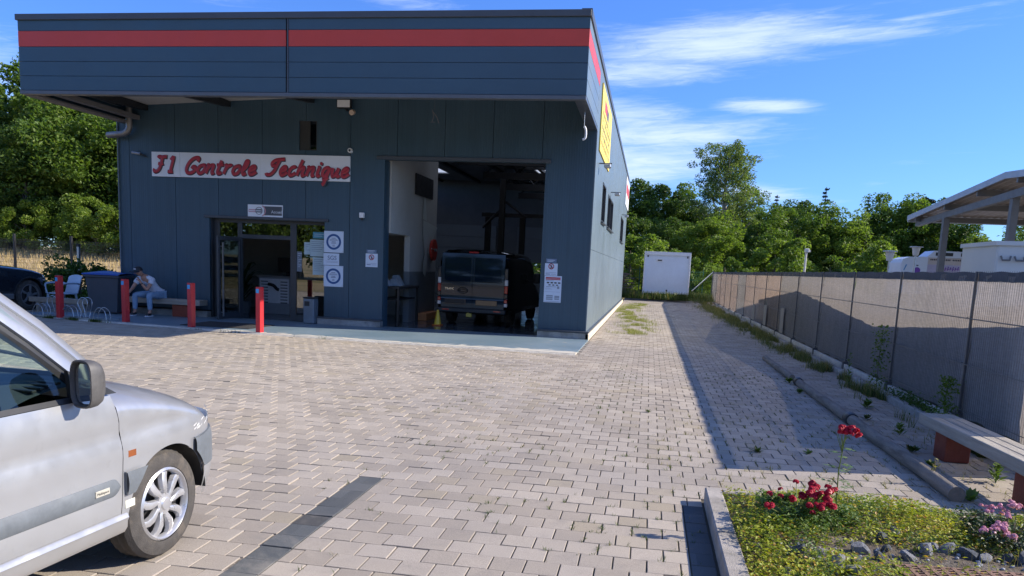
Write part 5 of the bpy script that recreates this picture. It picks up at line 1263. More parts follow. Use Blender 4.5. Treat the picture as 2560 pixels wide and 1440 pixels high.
# dashboard and seats
m = MB(); m.grid([[(x, -.42 - .5*u, (1.0 if abs(x) < .7 else .97) - .05*u**2 - .02*math.cos(x*3)*0 + .02*math.sin(u*PI)) for u in np.linspace(0, 1, 8)] for x in np.linspace(-.75, .75, 12)])
m.grid([[(x, -.92 + .03*u, .95 - .3*u) for u in (0, 1)] for x in (-.75, .75)]); m.build('dashboard', M_dash, V, smooth=True)
for k in range(4): m = MB(); m.box(.62, -.62-.045*k, .996-.006*k, .745, -.595-.045*k, 1.008-.006*k, .003); m.build('air_vent_slat', M_black, V)
m = MB(); m.box(-.72, -.47, 1.0, .72, -.45, 1.025); m.build('cowl_edge', M_black, V)
for x in (-.36, .36):
    m = MB(); m.box(x-.24, -1.9, .55, x+.24, -1.4, .66, .04); m.box(x-.23, -2.0, .6, x+.23, -1.88, 1.25, .05); m.build('seat', pm('seat_cloth', (.05, .055, .065), .9), V)
m = MB(); m.tube([(-.36 + .18*math.cos(a), -1.02 + .06*math.sin(a), .98 + .17*math.sin(a)) for a in np.linspace(0, 2*PI, 24)], .014, 6); m.build('steering_wheel', M_black, V, smooth=True)
m = MB(); m.tube(smooth_pts([(.55, -.30, 1.03), (.2, -.42, 1.10), (-.1, -.46, 1.13), (-.25, -.47, 1.14)]), .009, 5); m.build('wiper', M_black, V)
# door mirror: rounded housing, glass faces the rear
def mirror(sd):
    r_ = MB(); P_ = []
    for i, (y, k) in enumerate(((.045, .30), (.040, .62), (.022, .86), (.0, .97), (-.025, 1.0), (-.050, 1.0), (-.053, .93), (-.030, .88))):
        row = []
        for j in range(28):
            q = 2*PI*j/28; c, s_ = math.cos(q), math.sin(q); p = 3.4
            rx = .066*k*abs(c)**(2/p)*(1 if c > 0 else -1); rz = .105*k*abs(s_)**(2/p)*(1 if s_ > 0 else -1); row.append((rx + .01*(s_ < 0)*0, y, rz))
        row.append(row[0]); P_.append(row)
    r_.grid(P_); o = r_.build('mirror_housing', pm('mirror_black', (.075, .072, .070), .55, 0, .2, 9), V, smooth=True, angle=45)
    o.location = (sd*.905, -.605, 1.015); o.rotation_euler = (0, 0, R(-10)*sd)
    g_ = MB(); g_.prism([(.052*abs(math.cos(q))**.6*(1 if math.cos(q) > 0 else -1), .088*abs(math.sin(q))**.6*(1 if math.sin(q) > 0 else -1)) for q in np.linspace(0, 2*PI, 25)[:-1]], .004, Matrix.Translation((0, -.028, 0)) @ Matrix.Rotation(R(90), 4, 'X')); g_.build('mirror_glass', M_mirror, o)
    a = MB(); a.tube([(-sd*.05, .0, -.06), (-sd*.13, .03, -.075)], .03, 8); a.build('mirror_arm', M_black, o, smooth=True)
mirror(1); mirror(-1)
for sd in (1, -1):
    for y in (0, -2.69): wheel(V, (sd*.735, y, .288), .288, .165, sd, 9, rimR=.182)

# ---------------------------------------------------------------- dark blue-black panel van in the garage
M_vanblue = pm('van_dark_blue', (.014, .028, .045), .15, 0, .05, 1, coat=.5, spec=.3)
M_vanblack = pm('van_side_black', (.010, .012, .016), .12, 0, .05, 1, coat=1.)
G_ = thing('panel_van', 'dark glossy panel van with closed rear doors standing inside the garage', 'van', (-4.44, 20.0, .026), R(-2))
# local: y forward (deeper into the garage), rear face at y=0, half width .93
def vw(z): return .93 - .035*max(0, (z-1.0))/.9 - .06*max(0, (z-1.5)/.4)**2
def vsec(y, k=1.):
    pts = [(vw(.35)*k, .35), (vw(.6)*k, .6), (vw(1.0)*k, 1.0), (vw(1.4)*k, 1.4), (vw(1.7)*k, 1.7), (.80*k, 1.86), (.70*k, 1.915), (.4, 1.94), (0, 1.95)]
    return pts
for sd in (1, -1):
    m = MB(); P_ = []
    for y, k, dz in ((.05, .985, 0), (.12, 1, 0), (1.0, 1, 0), (2.5, 1, 0), (3.3, .995, -.01), (3.7, .99, -.10)):
        P_.append([(sd*x, y, z + (dz if z > 1.5 else 0)) for x, z in vsec(y, k)])
    m.grid(P_)
    # bonnet and nose
    P_ = []
    for y, zt in ((3.7, 1.15), (4.1, 1.10), (4.5, 1.0), (4.75, .8)):
        P_.append([(sd*x, y, min(z, zt)) for x, z in ((.92, .35), (.92, .6), (.91, .8), (.85, 1.05), (.6, 1.2), (0, 1.25))])
    m.grid(P_); m.build('body_side', M_vanblack, G_, smooth=True, angle=40)
    m = MB(); m.add([(sd*.905, 2.55, 1.15), (sd*.905, 3.6, 1.15), (sd*.87, 3.35, 1.62), (sd*.87, 2.55, 1.68)], [(0, 1, 2, 3)]); m.build('side_window', M_darkglass, G_)
    m = MB(); m.box(sd*.932, .25, .30, sd*.94, .9, .42, .003); m.build('side_skirt', M_black, G_)
    for y in (.95, 4.0): wheel(G_, (sd*.80, y, .33), .33, .2, sd, 7, M_brake, .2)
    # tail lights stacked on the corner
    for z0, z1, mt in ((1.22, 1.50, M_vanblue), (1.06, 1.22, M_clearlens), (.86, 1.06, M_redlens), (.74, .86, M_vanblue), (.62, .72, M_redlens), (.52, .62, M_clearlens)):
        m = MB(); m.box(sd*.835, -.035, z0+.004, sd*.925, .06, z1-.004, .012); m.build('tail_light', mt, G_)
    m = MB(); m.tube([(sd*.95, 3.15, 1.15), (sd*1.08, 3.15, 1.22)], .03, 6); m.box(sd*1.02, 3.08, 1.10, sd*1.20, 3.2, 1.40, .03); m.build('door_mirror', M_black, G_)
m = MB(); m.grid([[(x, 3.62 + .0*abs(x) + (.0), z) for z in (1.2, 1.8)] for x in (-.8, .8)]); m.build('windscreen', M_darkglass, G_)
m = MB(); m.box(-.82, .1, .30, .82, 4.6, .42); m.build('underbody', M_dark, G_)
# rear doors with slightly bulging skin, glass panes, handle bar, plate
for sd, a, b_ in ((-1, -.83, -.006), (1, .006, .83)):
    m = MB(); P_ = []
    for x in np.linspace(a, b_, 9):
        row = []
        for z in np.linspace(.46, 1.84, 26):
            y = -.028 - .016*math.sin((z-.46)/1.38*PI) + .03*max(0, (z-1.0)/.84)**1.5*1.2
            if z < .66: y += .012
            if .66 <= z < .70: y -= .012
            row.append((x, y, z))
        P_.append(row)
    m.grid(P_); m.grid([[(x, .05, z) for z in (.46, 1.84)] for x in (a, b_)]); d = m.build('rear_door', M_vanblue, G_, smooth=True, angle=30)
    def dy(z): return -.028 - .016*math.sin((z-.46)/1.38*PI) + .03*max(0, (z-1.0)/.84)**1.5*1.2 - .006
    xa, xb = (a+.08, b_-.04) if sd < 0 else (a+.04, b_-.08)
    zb = 1.13
    m = MB(); P_ = []
    for u in np.linspace(0, 1, 9):
        x = xa + (xb-xa)*u; c = abs(u-(0 if sd < 0 else 1)); e = .05*max(0, (.15-c)/.15)**2
        P_.append([(x, dy(z), z) for z in np.linspace(zb+e, 1.74-e, 8)])
    m.grid(P_); m.build('door_window', pm('van_pane', (.006, .016, .03), .05, .0, 0, spec=.4), d, smooth=True)
    m = MB(); L_ = [(xa, dy(zb)-.001, zb), (xb, dy(zb)-.001, zb-.03*(sd < 0)), (xb, dy(1.74)-.001, 1.74), (xa, dy(1.74)-.001, 1.74), (xa, dy(zb)-.001, zb)]; m.tube(L_, .006, 4); m.build('window_groove', M_black, d)
    if sd < 0:
        m = MB(); m.box(-.72, -.050, .54, -.16, -.035, .68, .004); m.build('plate_frame', M_vanblue, d)
        m = MB(); m.box(-.70, -.056, .56, -.19, -.051, .665, .002); m.build('number_plate', M_black, d)
        text('lettering', 'TRAFIC', .075, M_chrome, facing_minus_y(-.60, -.052, .935), d, .002)
        m = MB(); m.tube([(-.25 + .13*math.cos(q)*abs(math.cos(q))**.4, -.058, .90 + .075*math.sin(q)) for q in np.linspace(0, 2*PI, 24)], .012, 5); m.tube([(-.36, -.06, .90), (-.25, -.06, .94), (-.14, -.06, .90), (-.25, -.06, .86), (-.36, -.06, .90)], .010, 5); m.build('emblem', M_black, d)
    else:
        m = MB(); m.box(.10, -.045, .54, .66, -.035, .67, .004); m.build('recess_panel', M_vanblack, d)
m = MB(); m.box(-.13, -.01, 1.855, .13, .06, 1.895, .01); m.build('brake_light', M_redlens, G_)
m = MB(); m.box(-.90, -.10, .34, .90, .02, .455, .02); bm_ = m.build('rear_bumper', pm('bumper_dark', (.035, .042, .05), .5), G_)
for x in (-.68, .68): m = MB(); m.box(x-.09, -.106, .39, x+.09, -.101, .42, .002); m.build('reflector', M_redlens, bm_)
m = MB(); m.tube([(-.05, -.1, .28), (-.05, -.2, .32)], .03, 8); m.box(-.10, -.22, .24, .05, -.14, .33, .01); m.build('tow_hook', pm('tow_yellow', (.55, .45, .10), .6), G_)

# ---------------------------------------------------------------- dark SUV at the far left
M_suv = pm('suv_paint', (.020, .026, .036), .12, .4, .05, 1, coat=1.)
S2 = thing('dark_suv', 'dark grey sport utility vehicle parked beside the white plastic chair, cropped at the left edge', 'car', (-15.86, 17.42, 0), R(-7))
# local y forward = world +x ; x to its right = world -y
SW = [(-3.4, .84), (-2.5, .93), (0, .93), (.35, .90), (.58, .78), (.70, .60), (.77, .3), (.79, 0)]
SZ = [(-.95, 1.14), (-.6, 1.11), (0, 1.05), (.35, .98), (.6, .89), (.73, .82), (.79, .75)]
def st(s_, z): return slerp(SW, s_) - .02*max(0, (.5-z)/.3) - .10*max(0, (z-.85)/.3)**2 + .012*math.exp(-((z-.78)/.05)**2)
sss = [-.95, -.7] + cosgrid(-.418, .418, 24) + [.45, .52, .58, .64, .69, .73, .76, .78, .79]
for sd in (1, -1):
    m = MB(); P_ = []
    for s_ in sss:
        a = arch(s_, (0, .37), .42); zl = max(a or .30, .30); zh = slerp(SZ, s_)-.10; row = [(sd*st(s_, zl+(zh-zl)*j/10), s_, zl+(zh-zl)*j/10) for j in range(11)]
        w_ = st(s_, zh); zc = slerp(SZ, s_)
        for k in range(1, 7): q = k/6*PI/2; row.append((sd*w_*(1-(1-math.cos(q))), s_, zh + (zc-zh)*math.sin(q)))
        P_.append(row)
    m.grid(P_); m.build('fender', M_suv, S2, smooth=True, angle=40)
    m = MB(); P_ = []
    for s_ in [-3.7, -3.5] + cosgrid(-2.8-.418, -2.8+.418, 14) + [-2.3, -1.6, -.96]:
        a = arch(s_, (-2.8, .37), .42); zl = max(a or .30, .30); P_.append([(sd*st(max(s_, -2.4), z), s_, z) for z in np.linspace(zl, 1.06, 10)])
    m.grid(P_); m.build('body_side', M_suv, S2, smooth=True, angle=40)
    m = MB()
    P_ = [[(sd*(.90-.10*u), -1.0 - .75*u, 1.06 + .48*u), (sd*(.87-.10*u), -.90 - .78*u, 1.09 + .49*u)] for u in np.linspace(0, 1, 5)]; m.grid(P_); m.grid([[(sd*x, y, z) for x, z in ((.80, 1.54), (.78, 1.60), (.6, 1.66), (0, 1.69))] for y in (-3.5, -2.6, -1.72)]); m.build('roof_side', M_suv, S2, smooth=True, angle=50)
    m = MB(); m.add([(sd*.895, -1.08, 1.06), (sd*.81, -1.78, 1.53), (sd*.81, -3.3, 1.53), (sd*.895, -3.5, 1.06)], [(0, 1, 2, 3)]); m.build('side_window', M_darkglass, S2)
    for y in (0, -2.8): wheel(S2, (sd*.80, y, .37), .37, .235, sd, 5, M_grey, .255)
    m = MB(); m.grid([[(sd*(.945), .42*math.cos(q), .37+.42*math.sin(q)), (sd*.945, .455*math.cos(q), .37+.455*math.sin(q)), (sd*.925, .46*math.cos(q), .37+.46*math.sin(q))] for q in np.linspace(0, PI, 20)]); m.build('arch_trim', M_black, S2, smooth=True)
    m = MB(); m.box(sd*.90, -2.3, .28, sd*.955, -.46, .42, .02); m.build('side_skirt', M_grey, S2)
    m = MB(); m.grid([[(sd*(slerp(SW, s_)+.01), s_+.004, z) for z in (.72, .80)] for s_ in (.40, .52, .62, .70)]); m.build('headlight', M_clearlens, S2, smooth=True)
    if sd < 0: continue
    m = MB(); m.box(sd*.93, -1.20, 1.06, sd*1.15, -1.06, 1.22, .04); m.tube([(sd*.88, -1.1, 1.08), (sd*1.0, -1.12, 1.10)], .03, 6); m.build('door_mirror', M_black, S2)
m = MB(); m.grid([[(x, -.92 - .80*u, 1.10 + .50*u) for u in (0, 1)] for x in (-.76, .76)]); m.build('windscreen', M_darkglass, S2)
m = MB(); m.grid([[(x, -3.7, z) for z in (.3, 1.1)] for x in (-.9, .9)]); m.box(-.8, -3.6, .25, .8, .6, .34); m.build('underbody', M_suv, S2)
for yc in (0, -2.8):
    for sd in (1, -1): m = MB(); m.grid([[(sd*x, yc + .42*math.cos(q), .37 + .42*math.sin(q)) for x in (.5, .92)] for q in np.linspace(-.2, PI+.2, 18)]); m.build('wheel_arch_liner', M_black, S2, smooth=True)
# ---------------------------------------------------------------- seated man
def skin(name, verts, edges, root, mat, parent, sub=2, **k):
    """verts: list of (x,y,z,r) or (x,y,z,rx,ry)"""
    me = bpy.data.meshes.new(name); me.from_pydata([v[:3] for v in verts], edges, [])
    o = bpy.data.objects.new(name, me); COL.objects.link(o)
    sm = o.modifiers.new('s', 'SKIN'); sm.use_smooth_shade = True; o.modifiers.new('d', 'SUBSURF').levels = sub
    for i, v in enumerate(verts):
        sv = me.skin_vertices[0].data[i]; sv.radius = (v[3], v[4] if len(v) > 4 else v[3]); sv.use_root = (i == root)
    bpy.context.view_layer.update(); me2 = bpy.data.meshes.new_from_object(o.evaluated_get(bpy.context.evaluated_depsgraph_get()))
    bpy.data.objects.remove(o); me2.name = name; me2.materials.clear(); me2.materials.append(mat)
    for p in me2.polygons: p.use_smooth = True
    return link(name, me2, parent, **k)
MAN = thing('person', 'man in white t-shirt, pale jeans and black cap sitting hunched on the bench, looking down', 'person', (-11.85, 17.35, .03))
M_skin = pm('skin', (.42, .22, .15), .5, 0, .06, 8); M_tee = pm('tee_white', (.60, .64, .72), .8, 0, .05, 6, bump=.4, bs=18)
M_jean = pm('jeans_pale', (.22, .33, .46), .85, 0, .12, 9, bump=.4, bs=25); M_shoe = pm('shoe_black', (.02, .02, .024), .6); M_sole = pm('sole_white', (.6, .6, .62), .6)
# joints (x to the right in the picture, y away, z up)
pel = (.10, .33, .52); wst = (.07, .24, .64); chs = (.03, .10, .80); shc = (.00, .02, .90); nck = (-.05, -.05, .965); hd0 = (-.09, -.09, 1.01); hd1 = (-.125, -.12, 1.07)
shL = (-.17, .00, .885); elL = (-.23, -.16, .66); wrL = (-.20, -.34, .56)      # his right arm, at the left of the picture: hangs over the knee holding the phone
shR = (.17, .02, .875); elR = (.17, -.20, .62); wrR = (.02, -.22, .80)        # his left arm: elbow on the knee, hand at the face
hpL = (-.01, .30, .50); knL = (-.19, -.16, .51); anL = (-.21, -.12, .10)
hpR = (.20, .30, .50); knR = (.20, -.18, .51); anR = (.20, -.14, .10)
V_ = [(*pel, .13, .10), (*wst, .125, .09), (*chs, .15, .10), (*shc, .13, .085), (*nck, .055), (*hd0, .068, .075), (*hd1, .088, .098)]
E_ = [(0, 1), (1, 2), (2, 3), (3, 4), (4, 5), (5, 6)]
def chain(start, pts):
    p = start
    for q in pts: V_.append(q); E_.append((p, len(V_)-1)); p = len(V_)-1
    return p
a = chain(3, [(*shL, .058), (*elL, .042), (*wrL, .028), (wrL[0]+.01, wrL[1]-.055, wrL[2]-.01, .032, .018)])
for k in range(4): chain(a, [(wrL[0]-.02+.018*k, wrL[1]-.10, wrL[2]-.015, .0095), (wrL[0]-.018+.017*k, wrL[1]-.125+.006*abs(k-1.5), wrL[2]-.035, .0085), (wrL[0]-.016+.016*k, wrL[1]-.12, wrL[2]-.055, .0075)])
chain(a-0, [(wrL[0]+.045, wrL[1]-.07, wrL[2]+.0, .011), (wrL[0]+.05, wrL[1]-.10, wrL[2]-.005, .009)])
b = chain(3, [(*shR, .058), (*elR, .042), (*wrR, .028), (wrR[0]-.03, wrR[1]-.0, wrR[2]+.05, .030, .018)])
for k in range(4): chain(b, [(wrR[0]-.05-.006*k, wrR[1]-.03+.018*k, wrR[2]+.095, .0095), (wrR[0]-.07, wrR[1]-.028+.017*k, wrR[2]+.115, .0085), (wrR[0]-.09, wrR[1]-.026+.016*k, wrR[2]+.118, .0075)])
chain(b, [(wrR[0]-.06, wrR[1]-.05, wrR[2]+.06, .011), (wrR[0]-.08, wrR[1]-.055, wrR[2]+.075, .009)])
for hp, kn, an in ((hpL, knL, anL), (hpR, knR, anR)): chain(0, [(*hp, .085), (*kn, .058), (*an, .036), (an[0], an[1]-.10, .045, .034, .026)])
body = skin('body', V_, E_, 0, M_skin, MAN)
# face: brow, nose, mouth, ears, turned down towards the phone
fc = Vector((-.145, -.205, 1.035))
m = MB(); m.tube([fc+Vector((0, .02, .025)), fc+Vector((-.004, -.018, -.012)), fc+Vector((0, .0, -.02))], [.010, .013, .010], 6); m.build('nose', M_skin, body, smooth=True)
for s_ in (-1, 1):
    m = MB(); m.tube([fc+Vector((s_*.035-.008, .012, .022)), fc+Vector((s_*.035+.008, .012, .022))], .007, 6); m.build('eye', M_black, body, smooth=True)
    m = MB(); m.tube([hd1 + Vector((s_*.088, .0, -.04)) if False else Vector(hd1) + Vector((s_*.086, .0, -.055)), Vector(hd1) + Vector((s_*.092, .01, -.015))], .014, 6); m.build('ear', M_skin, body, smooth=True)
m = MB(); m.tube([fc+Vector((-.02, .008, -.038)), fc+Vector((.02, .008, -.038))], .006, 6); m.build('mouth', pm('lips', (.30, .10, .09), .5), body, smooth=True)
tee = skin('t_shirt', [(.095, .31, .56, .150, .12), (*wst[:2], .65, .150, .115), (*chs, .175, .12), (shc[0], shc[1]+.01, .89, .150, .10), (-.04, -.03, .94, .075, .07), (shL[0]+.01, shL[1], .875, .080), (-.215, -.10, .755, .070), (shR[0]-.01, shR[1], .865, .080), (.19, -.09, .745, .070)],
           [(0, 1), (1, 2), (2, 3), (3, 4), (3, 5), (5, 6), (3, 7), (7, 8)], 1, M_tee, MAN)
jn = skin('jeans', [(.10, .33, .50, .150, .105), (hpL[0], hpL[1], .50, .105), (knL[0], knL[1], .505, .078), (knL[0], knL[1]+.02, .40, .068), (anL[0], anL[1], .14, .055), (hpR[0], hpR[1], .50, .105), (knR[0], knR[1], .505, .078), (knR[0], knR[1]+.02, .40, .068), (anR[0], anR[1], .14, .055)],
          [(0, 1), (1, 2), (2, 3), (3, 4), (0, 5), (5, 6), (6, 7), (7, 8)], 0, M_jean, MAN)
for an in (anL, anR):
    sh = skin('shoe', [(an[0], an[1]+.03, .06, .045, .05), (an[0], an[1]-.05, .055, .045, .038), (an[0]-.005, an[1]-.15, .040, .042, .026)], [(0, 1), (1, 2)], 0, M_shoe, MAN)
    m = MB(); m.prism([(x*.046 + an[0], y) for x, y in [(-1, an[1]+.06), (-1.05, an[1]-.05), (-1, an[1]-.14), (-.5, an[1]-.19), (.4, an[1]-.19), (.95, an[1]-.14), (1.05, an[1]-.05), (.95, an[1]+.06), (0, an[1]+.085)]], .022, Matrix.Translation((0, 0, .002))); m.build('sole', M_sole, sh)
P_ = []
hc = Vector((-.12, -.10, 1.075))
for i in range(8):
    ph = i/7*PI/2*1.02; P_.append([tuple(hc + Vector((.108*math.cos(ph)*math.cos(q), .118*math.cos(ph)*math.sin(q)-.01, .098*math.sin(ph)))) for q in np.linspace(0, 2*PI, 21)])
m = MB(); m.grid(P_); m.grid([[tuple(hc + Vector((.10*math.cos(q)*r, -.10 - .095*(r-1)*2.0*abs(math.sin(q))**.8 + .118*0 - .0, -.008 - .05*(r-1)*2*abs(math.sin(q))))) for r in (1.0, 1.25, 1.5)] for q in np.linspace(PI*1.1, PI*1.9, 11)])
cap = m.build('cap', M_shoe, MAN, smooth=True, angle=60)
m = MB(); m.box(hc.x-.03, hc.y-.135, hc.z+.02, hc.x+.025, hc.y-.120, hc.z+.045, .002); m.build('cap_badge', M_sole, cap)
m = MB(); m.lathe([(.034, -.012), (.036, 0), (.034, .012)], n=14); wt = m.build('wristwatch', M_black, MAN); wt.location = (wrR[0]+.03, wrR[1], wrR[2]-.04); wt.rotation_euler = (0, R(-40), 0)
t = thing('phone', 'dark mobile phone held over the knee by the seated man', 'phone', (-12.055, 16.885, .590), R(10)); m = MB(); m.box(-.036, -.075, -.004, .036, .075, .005, .003); m.build('phone_case', M_black, t); m = MB(); m.box(-.032, -.07, .0055, .032, .07, .0065); m.build('screen', M_mirror, t)

# ---------------------------------------------------------------- trees
def rnd_dirs(n):
    v = RNG.normal(size=(n, 3)); return v/np.linalg.norm(v, axis=1)[:, None]
def leaf_quads(C_, size, up=.3):
    n = len(C_); a = rnd_dirs(n); a[:, 2] = np.abs(a[:, 2])*1.0 + up; a /= np.linalg.norm(a, axis=1)[:, None]
    b = rnd_dirs(n); t1 = np.cross(a, b); t1 /= np.linalg.norm(t1, axis=1)[:, None]; t2 = np.cross(a, t1)
    s = size*RNG.uniform(.6, 1.35, n)[:, None]; d = a*s*.18
    V = np.stack([C_ - t1*s, C_ - t2*s*.55 + d, C_ + t1*s, C_ + t2*s*.55 + d], 1).reshape(-1, 3)
    F = np.arange(4*n).reshape(n, 4); return V, F
def crown_points(n, rx, ry, rz, clumps, cr, hollow=.45, flat=.75):
    d = rnd_dirs(clumps); r = RNG.uniform(hollow, 1., clumps)**.5; c = d*r[:, None]*np.array([rx, ry, rz])
    lob = 1 + .22*np.sin(d[:, 0]*5 + d[:, 2]*4 + RNG.uniform(0, 6)) + .12*np.sin(d[:, 1]*9 + RNG.uniform(0, 6)); c *= lob[:, None]
    k = RNG.integers(0, clumps, n); sz = RNG.uniform(.55, 1.25, clumps)
    p = rnd_dirs(n)*(RNG.uniform(.3, 1, n)**.5)[:, None]*cr*sz[k][:, None]; p[:, 2] *= flat
    p[:, 2] -= .10*cr*np.abs(p[:, 0]/cr)
    return c[k] + p, c
def trunk_mb(h, r, limbs, c0=None, spread=.5, start=.3):
    m = MB(); rs = random.Random(int(h*100)); pts = [(0, 0, 0)]; x = y = 0
    for i in range(1, 8): x += rs.uniform(-.02, .02)*h*.5; y += rs.uniform(-.02, .02)*h*.5; pts.append((x, y, h*i/7))
    m.tube(pts, [r*(1-.85*i/7)*(1.35 if i == 0 else 1) for i in range(8)], 8)
    for j in range(limbs):
        u = start + (1-start)*j/limbs; i = min(int(u*7), 6); b = Vector(pts[i]); a = j*2.4 + rs.random(); L = h*spread*(1.1-u)*rs.uniform(.7, 1.1)
        d = Vector((math.cos(a), math.sin(a), rs.uniform(.5, 1.0))).normalized(); q = [b, b+d*L*.35, b+d*L*.7+Vector((0, 0, L*.08)), b+d*L+Vector((0, 0, L*.2))]
        m.tube(q, [r*.42*(1.1-u), r*.3*(1.1-u), r*.18*(1.1-u), r*.05], 5)
        for k in range(3):
            d2 = (d + Vector((rs.uniform(-.8, .8), rs.uniform(-.8, .8), rs.uniform(-.1, .7)))).normalized(); m.tube([q[1+k % 2], q[1+k % 2]+d2*L*.45], [r*.15, r*.03], 4)
    return m
M_bark = pm('bark', (.11, .095, .075), .9, 0, .3, 3, bump=1, bs=15); M_bark2 = pm('pale_bark', (.30, .27, .22), .85, 0, .25, 4, bump=.6)
L_dark = leaf_mat('leaf_dark', (.042, .088, .020), (.085, .150, .030), (.13, .19, .045), .40)
L_mid = leaf_mat('leaf_mid', (.075, .140, .024), (.145, .220, .038), (.19, .25, .055), .45)
L_bright = leaf_mat('leaf_bright', (.120, .195, .030), (.21, .29, .050), (.24, .30, .08), .48)
L_poplar = leaf_mat('leaf_poplar', (.105, .165, .048), (.175, .235, .075), (.25, .28, .15), .5)
L_conif = leaf_mat('needle_dark', (.012, .030, .018), (.028, .050, .026), None, .12)
trees = {}
def field_z(x, y):
    k = max(0, min(1, (-15.5-x)/4))*max(0, min(1, (y-27.6)/15)); return 1.25*k*k*(3-2*k) if k < 1 else 1.25
m = MB(); m.grid([[(x, y, field_z(x, y) - .06 + .03*mnoise.noise((x*.5, y*.5, 0))) for y in np.linspace(20, 75, 56)] for x in np.linspace(-90, -13.2, 60)])
m.build('dry_field', pm('dry_field_grass', (.46, .34, .19), .95, 0, .18, .8, bump=1, bs=6, bdist=.05, var2=(.38, .30, .15)), kind='structure', smooth=True)
cs_ = []
for _ in range(16000):
    x, y = random.uniform(-42, -14), random.uniform(28, 42); cs_.append((x, y, field_z(x, y)-.05))
def proto(kind, n, rx, rz, clumps, cr, ls, mat, th, hollow=.45):
    P, c = crown_points(n, rx, rx, rz, clumps, cr, hollow); P[:, 2] += th
    P[:, 2] = np.maximum(P[:, 2], .15 + .1*RNG.random(len(P))); V, F = leaf_quads(P, ls); trees[kind] = (fast_mesh('crown', V, F, mat), trunk_mb(th + rz*.55, .045*th + .06, 9).mesh('trunk', M_bark, True))
# unit sized: about 8 m high
proto('oak_a', 30000, 3.1, 3.5, 110, .95, .105, L_mid, 4.3)
proto('oak_b', 30000, 2.8, 3.7, 95, .90, .105, L_dark, 4.1)
proto('oak_c', 28000, 3.0, 3.6, 100, .85, .105, L_bright, 4.0)
proto('oak_d', 30000, 3.3, 3.4, 125, .80, .105, L_mid, 4.4, .6)
proto('shrub_a', 11000, 1.7, 1.7, 50, .50, .08, L_bright, 1.6)
proto('shrub_b', 10000, 1.5, 1.4, 45, .45, .075, L_mid, 1.3)
# tall open poplar
pts = []
rs = random.Random(9); tm = MB(); H_ = 12.6; stem = [(0, 0, 0)] + [(.12*math.sin(i*1.1), .1*math.cos(i), H_*.95*i/9) for i in range(1, 10)]
tm.tube(stem, [.30-.028*i for i in range(10)], 8)
for j in range(50):
    u = .16 + .81*j/50; z = H_*u*.93; a = j*2.4; L = (3.9*(1-((u-.40)/.66)**2)**.5 if abs((u-.40)/.66) < 1 else .8)*rs.uniform(.6, 1.05)
    b = Vector((0, 0, z)); d = Vector((math.cos(a), math.sin(a), rs.uniform(.45, .95))).normalized()
    q = [b, b+d*L*.4, b+d*L*.75+Vector((0, 0, .1*L)), b+d*L+Vector((0, 0, .22*L))]; tm.tube(q, [.085*(1.2-u), .055*(1.2-u), .03, .012], 5)
    for k in range(8):
        c = q[1]+(q[3]-q[1])*rs.random() + Vector((rs.gauss(0, .40), rs.gauss(0, .40), rs.gauss(0, .32))); nn = 85; p = rnd_dirs(nn)*(RNG.uniform(.2, 1, nn)**.5)[:, None]*rs.uniform(.32, .62); p[:, 2] *= .8; pts.append(np.array(c)+p)
V, F = leaf_quads(np.concatenate(pts), .085); trees['poplar'] = (fast_mesh('crown', V, F, L_poplar), tm.mesh('trunk', M_bark2, True))
# conifer
pts = []; tm = MB(); tm.tube([(0, 0, 0), (0, 0, 8.4)], [.16, .02], 6)
for z in np.arange(1.2, 8.3, .26):
    rr_ = 1.75*(1-(z/8.5))**.9 + .08
    for k in range(max(4, int(rr_*6))):
        a = rs.uniform(0, 2*PI); nn = int(12+26*rr_); u = RNG.uniform(.1, 1, nn); L = rr_*rs.uniform(.75, 1.1)
        pts.append(np.stack([np.cos(a)*u*L + RNG.normal(0, .05, nn), np.sin(a)*u*L + RNG.normal(0, .05, nn), z - .22*u*L + .14*u**3*L + RNG.normal(0, .03, nn)], 1))
V, F = leaf_quads(np.concatenate(pts), .075); trees['spruce'] = (fast_mesh('crown', V, F, L_conif), tm.mesh('trunk', M_bark, True))
pts = []; tm = MB(); tm.tube([(0, 0, 0), (.1, 0, 4), (0, 0, 8.2)], [.18, .13, .03], 6)
for j in range(20):
    z = 4.2 + 4.1*j/20; a = j*2.4; L = 1.7*(1-(j/24))*rs.uniform(.6, 1.1); e = Vector((math.cos(a)*L, math.sin(a)*L, z+.25*L)); tm.tube([(0, 0, z), e], [.05, .02], 4)
    for k in range(4): c = Vector((0, 0, z)).lerp(e, .45+.18*k); nn = 110; p = rnd_dirs(nn)*.32; p[:, 2] *= .5; pts.append(np.array(c)+p)
V, F = leaf_quads(np.concatenate(pts), .075); trees['pine'] = (fast_mesh('crown', V, F, L_conif), tm.mesh('trunk', M_bark, True))
def tree(kind, x, y, s, label, group, name='broadleaf_tree', sz=1., cat='tree'):
    t = thing(name, label, cat, (x, y, field_z(x, y)), (x*7.3 + y*1.7) % 6.28, group); t.scale = (s, s, s*sz)
    link('crown', trees[kind][0], t); link('trunk', trees[kind][1], t); return t
GR = 'trees behind the alley and the wash station'; GL = 'trees of the wood beyond the dry field'
tree('poplar', 6.0, 72, 1.0, 'tallest tree, an open crowned poplar rising above all the others behind the container', GR, 'poplar_tree')
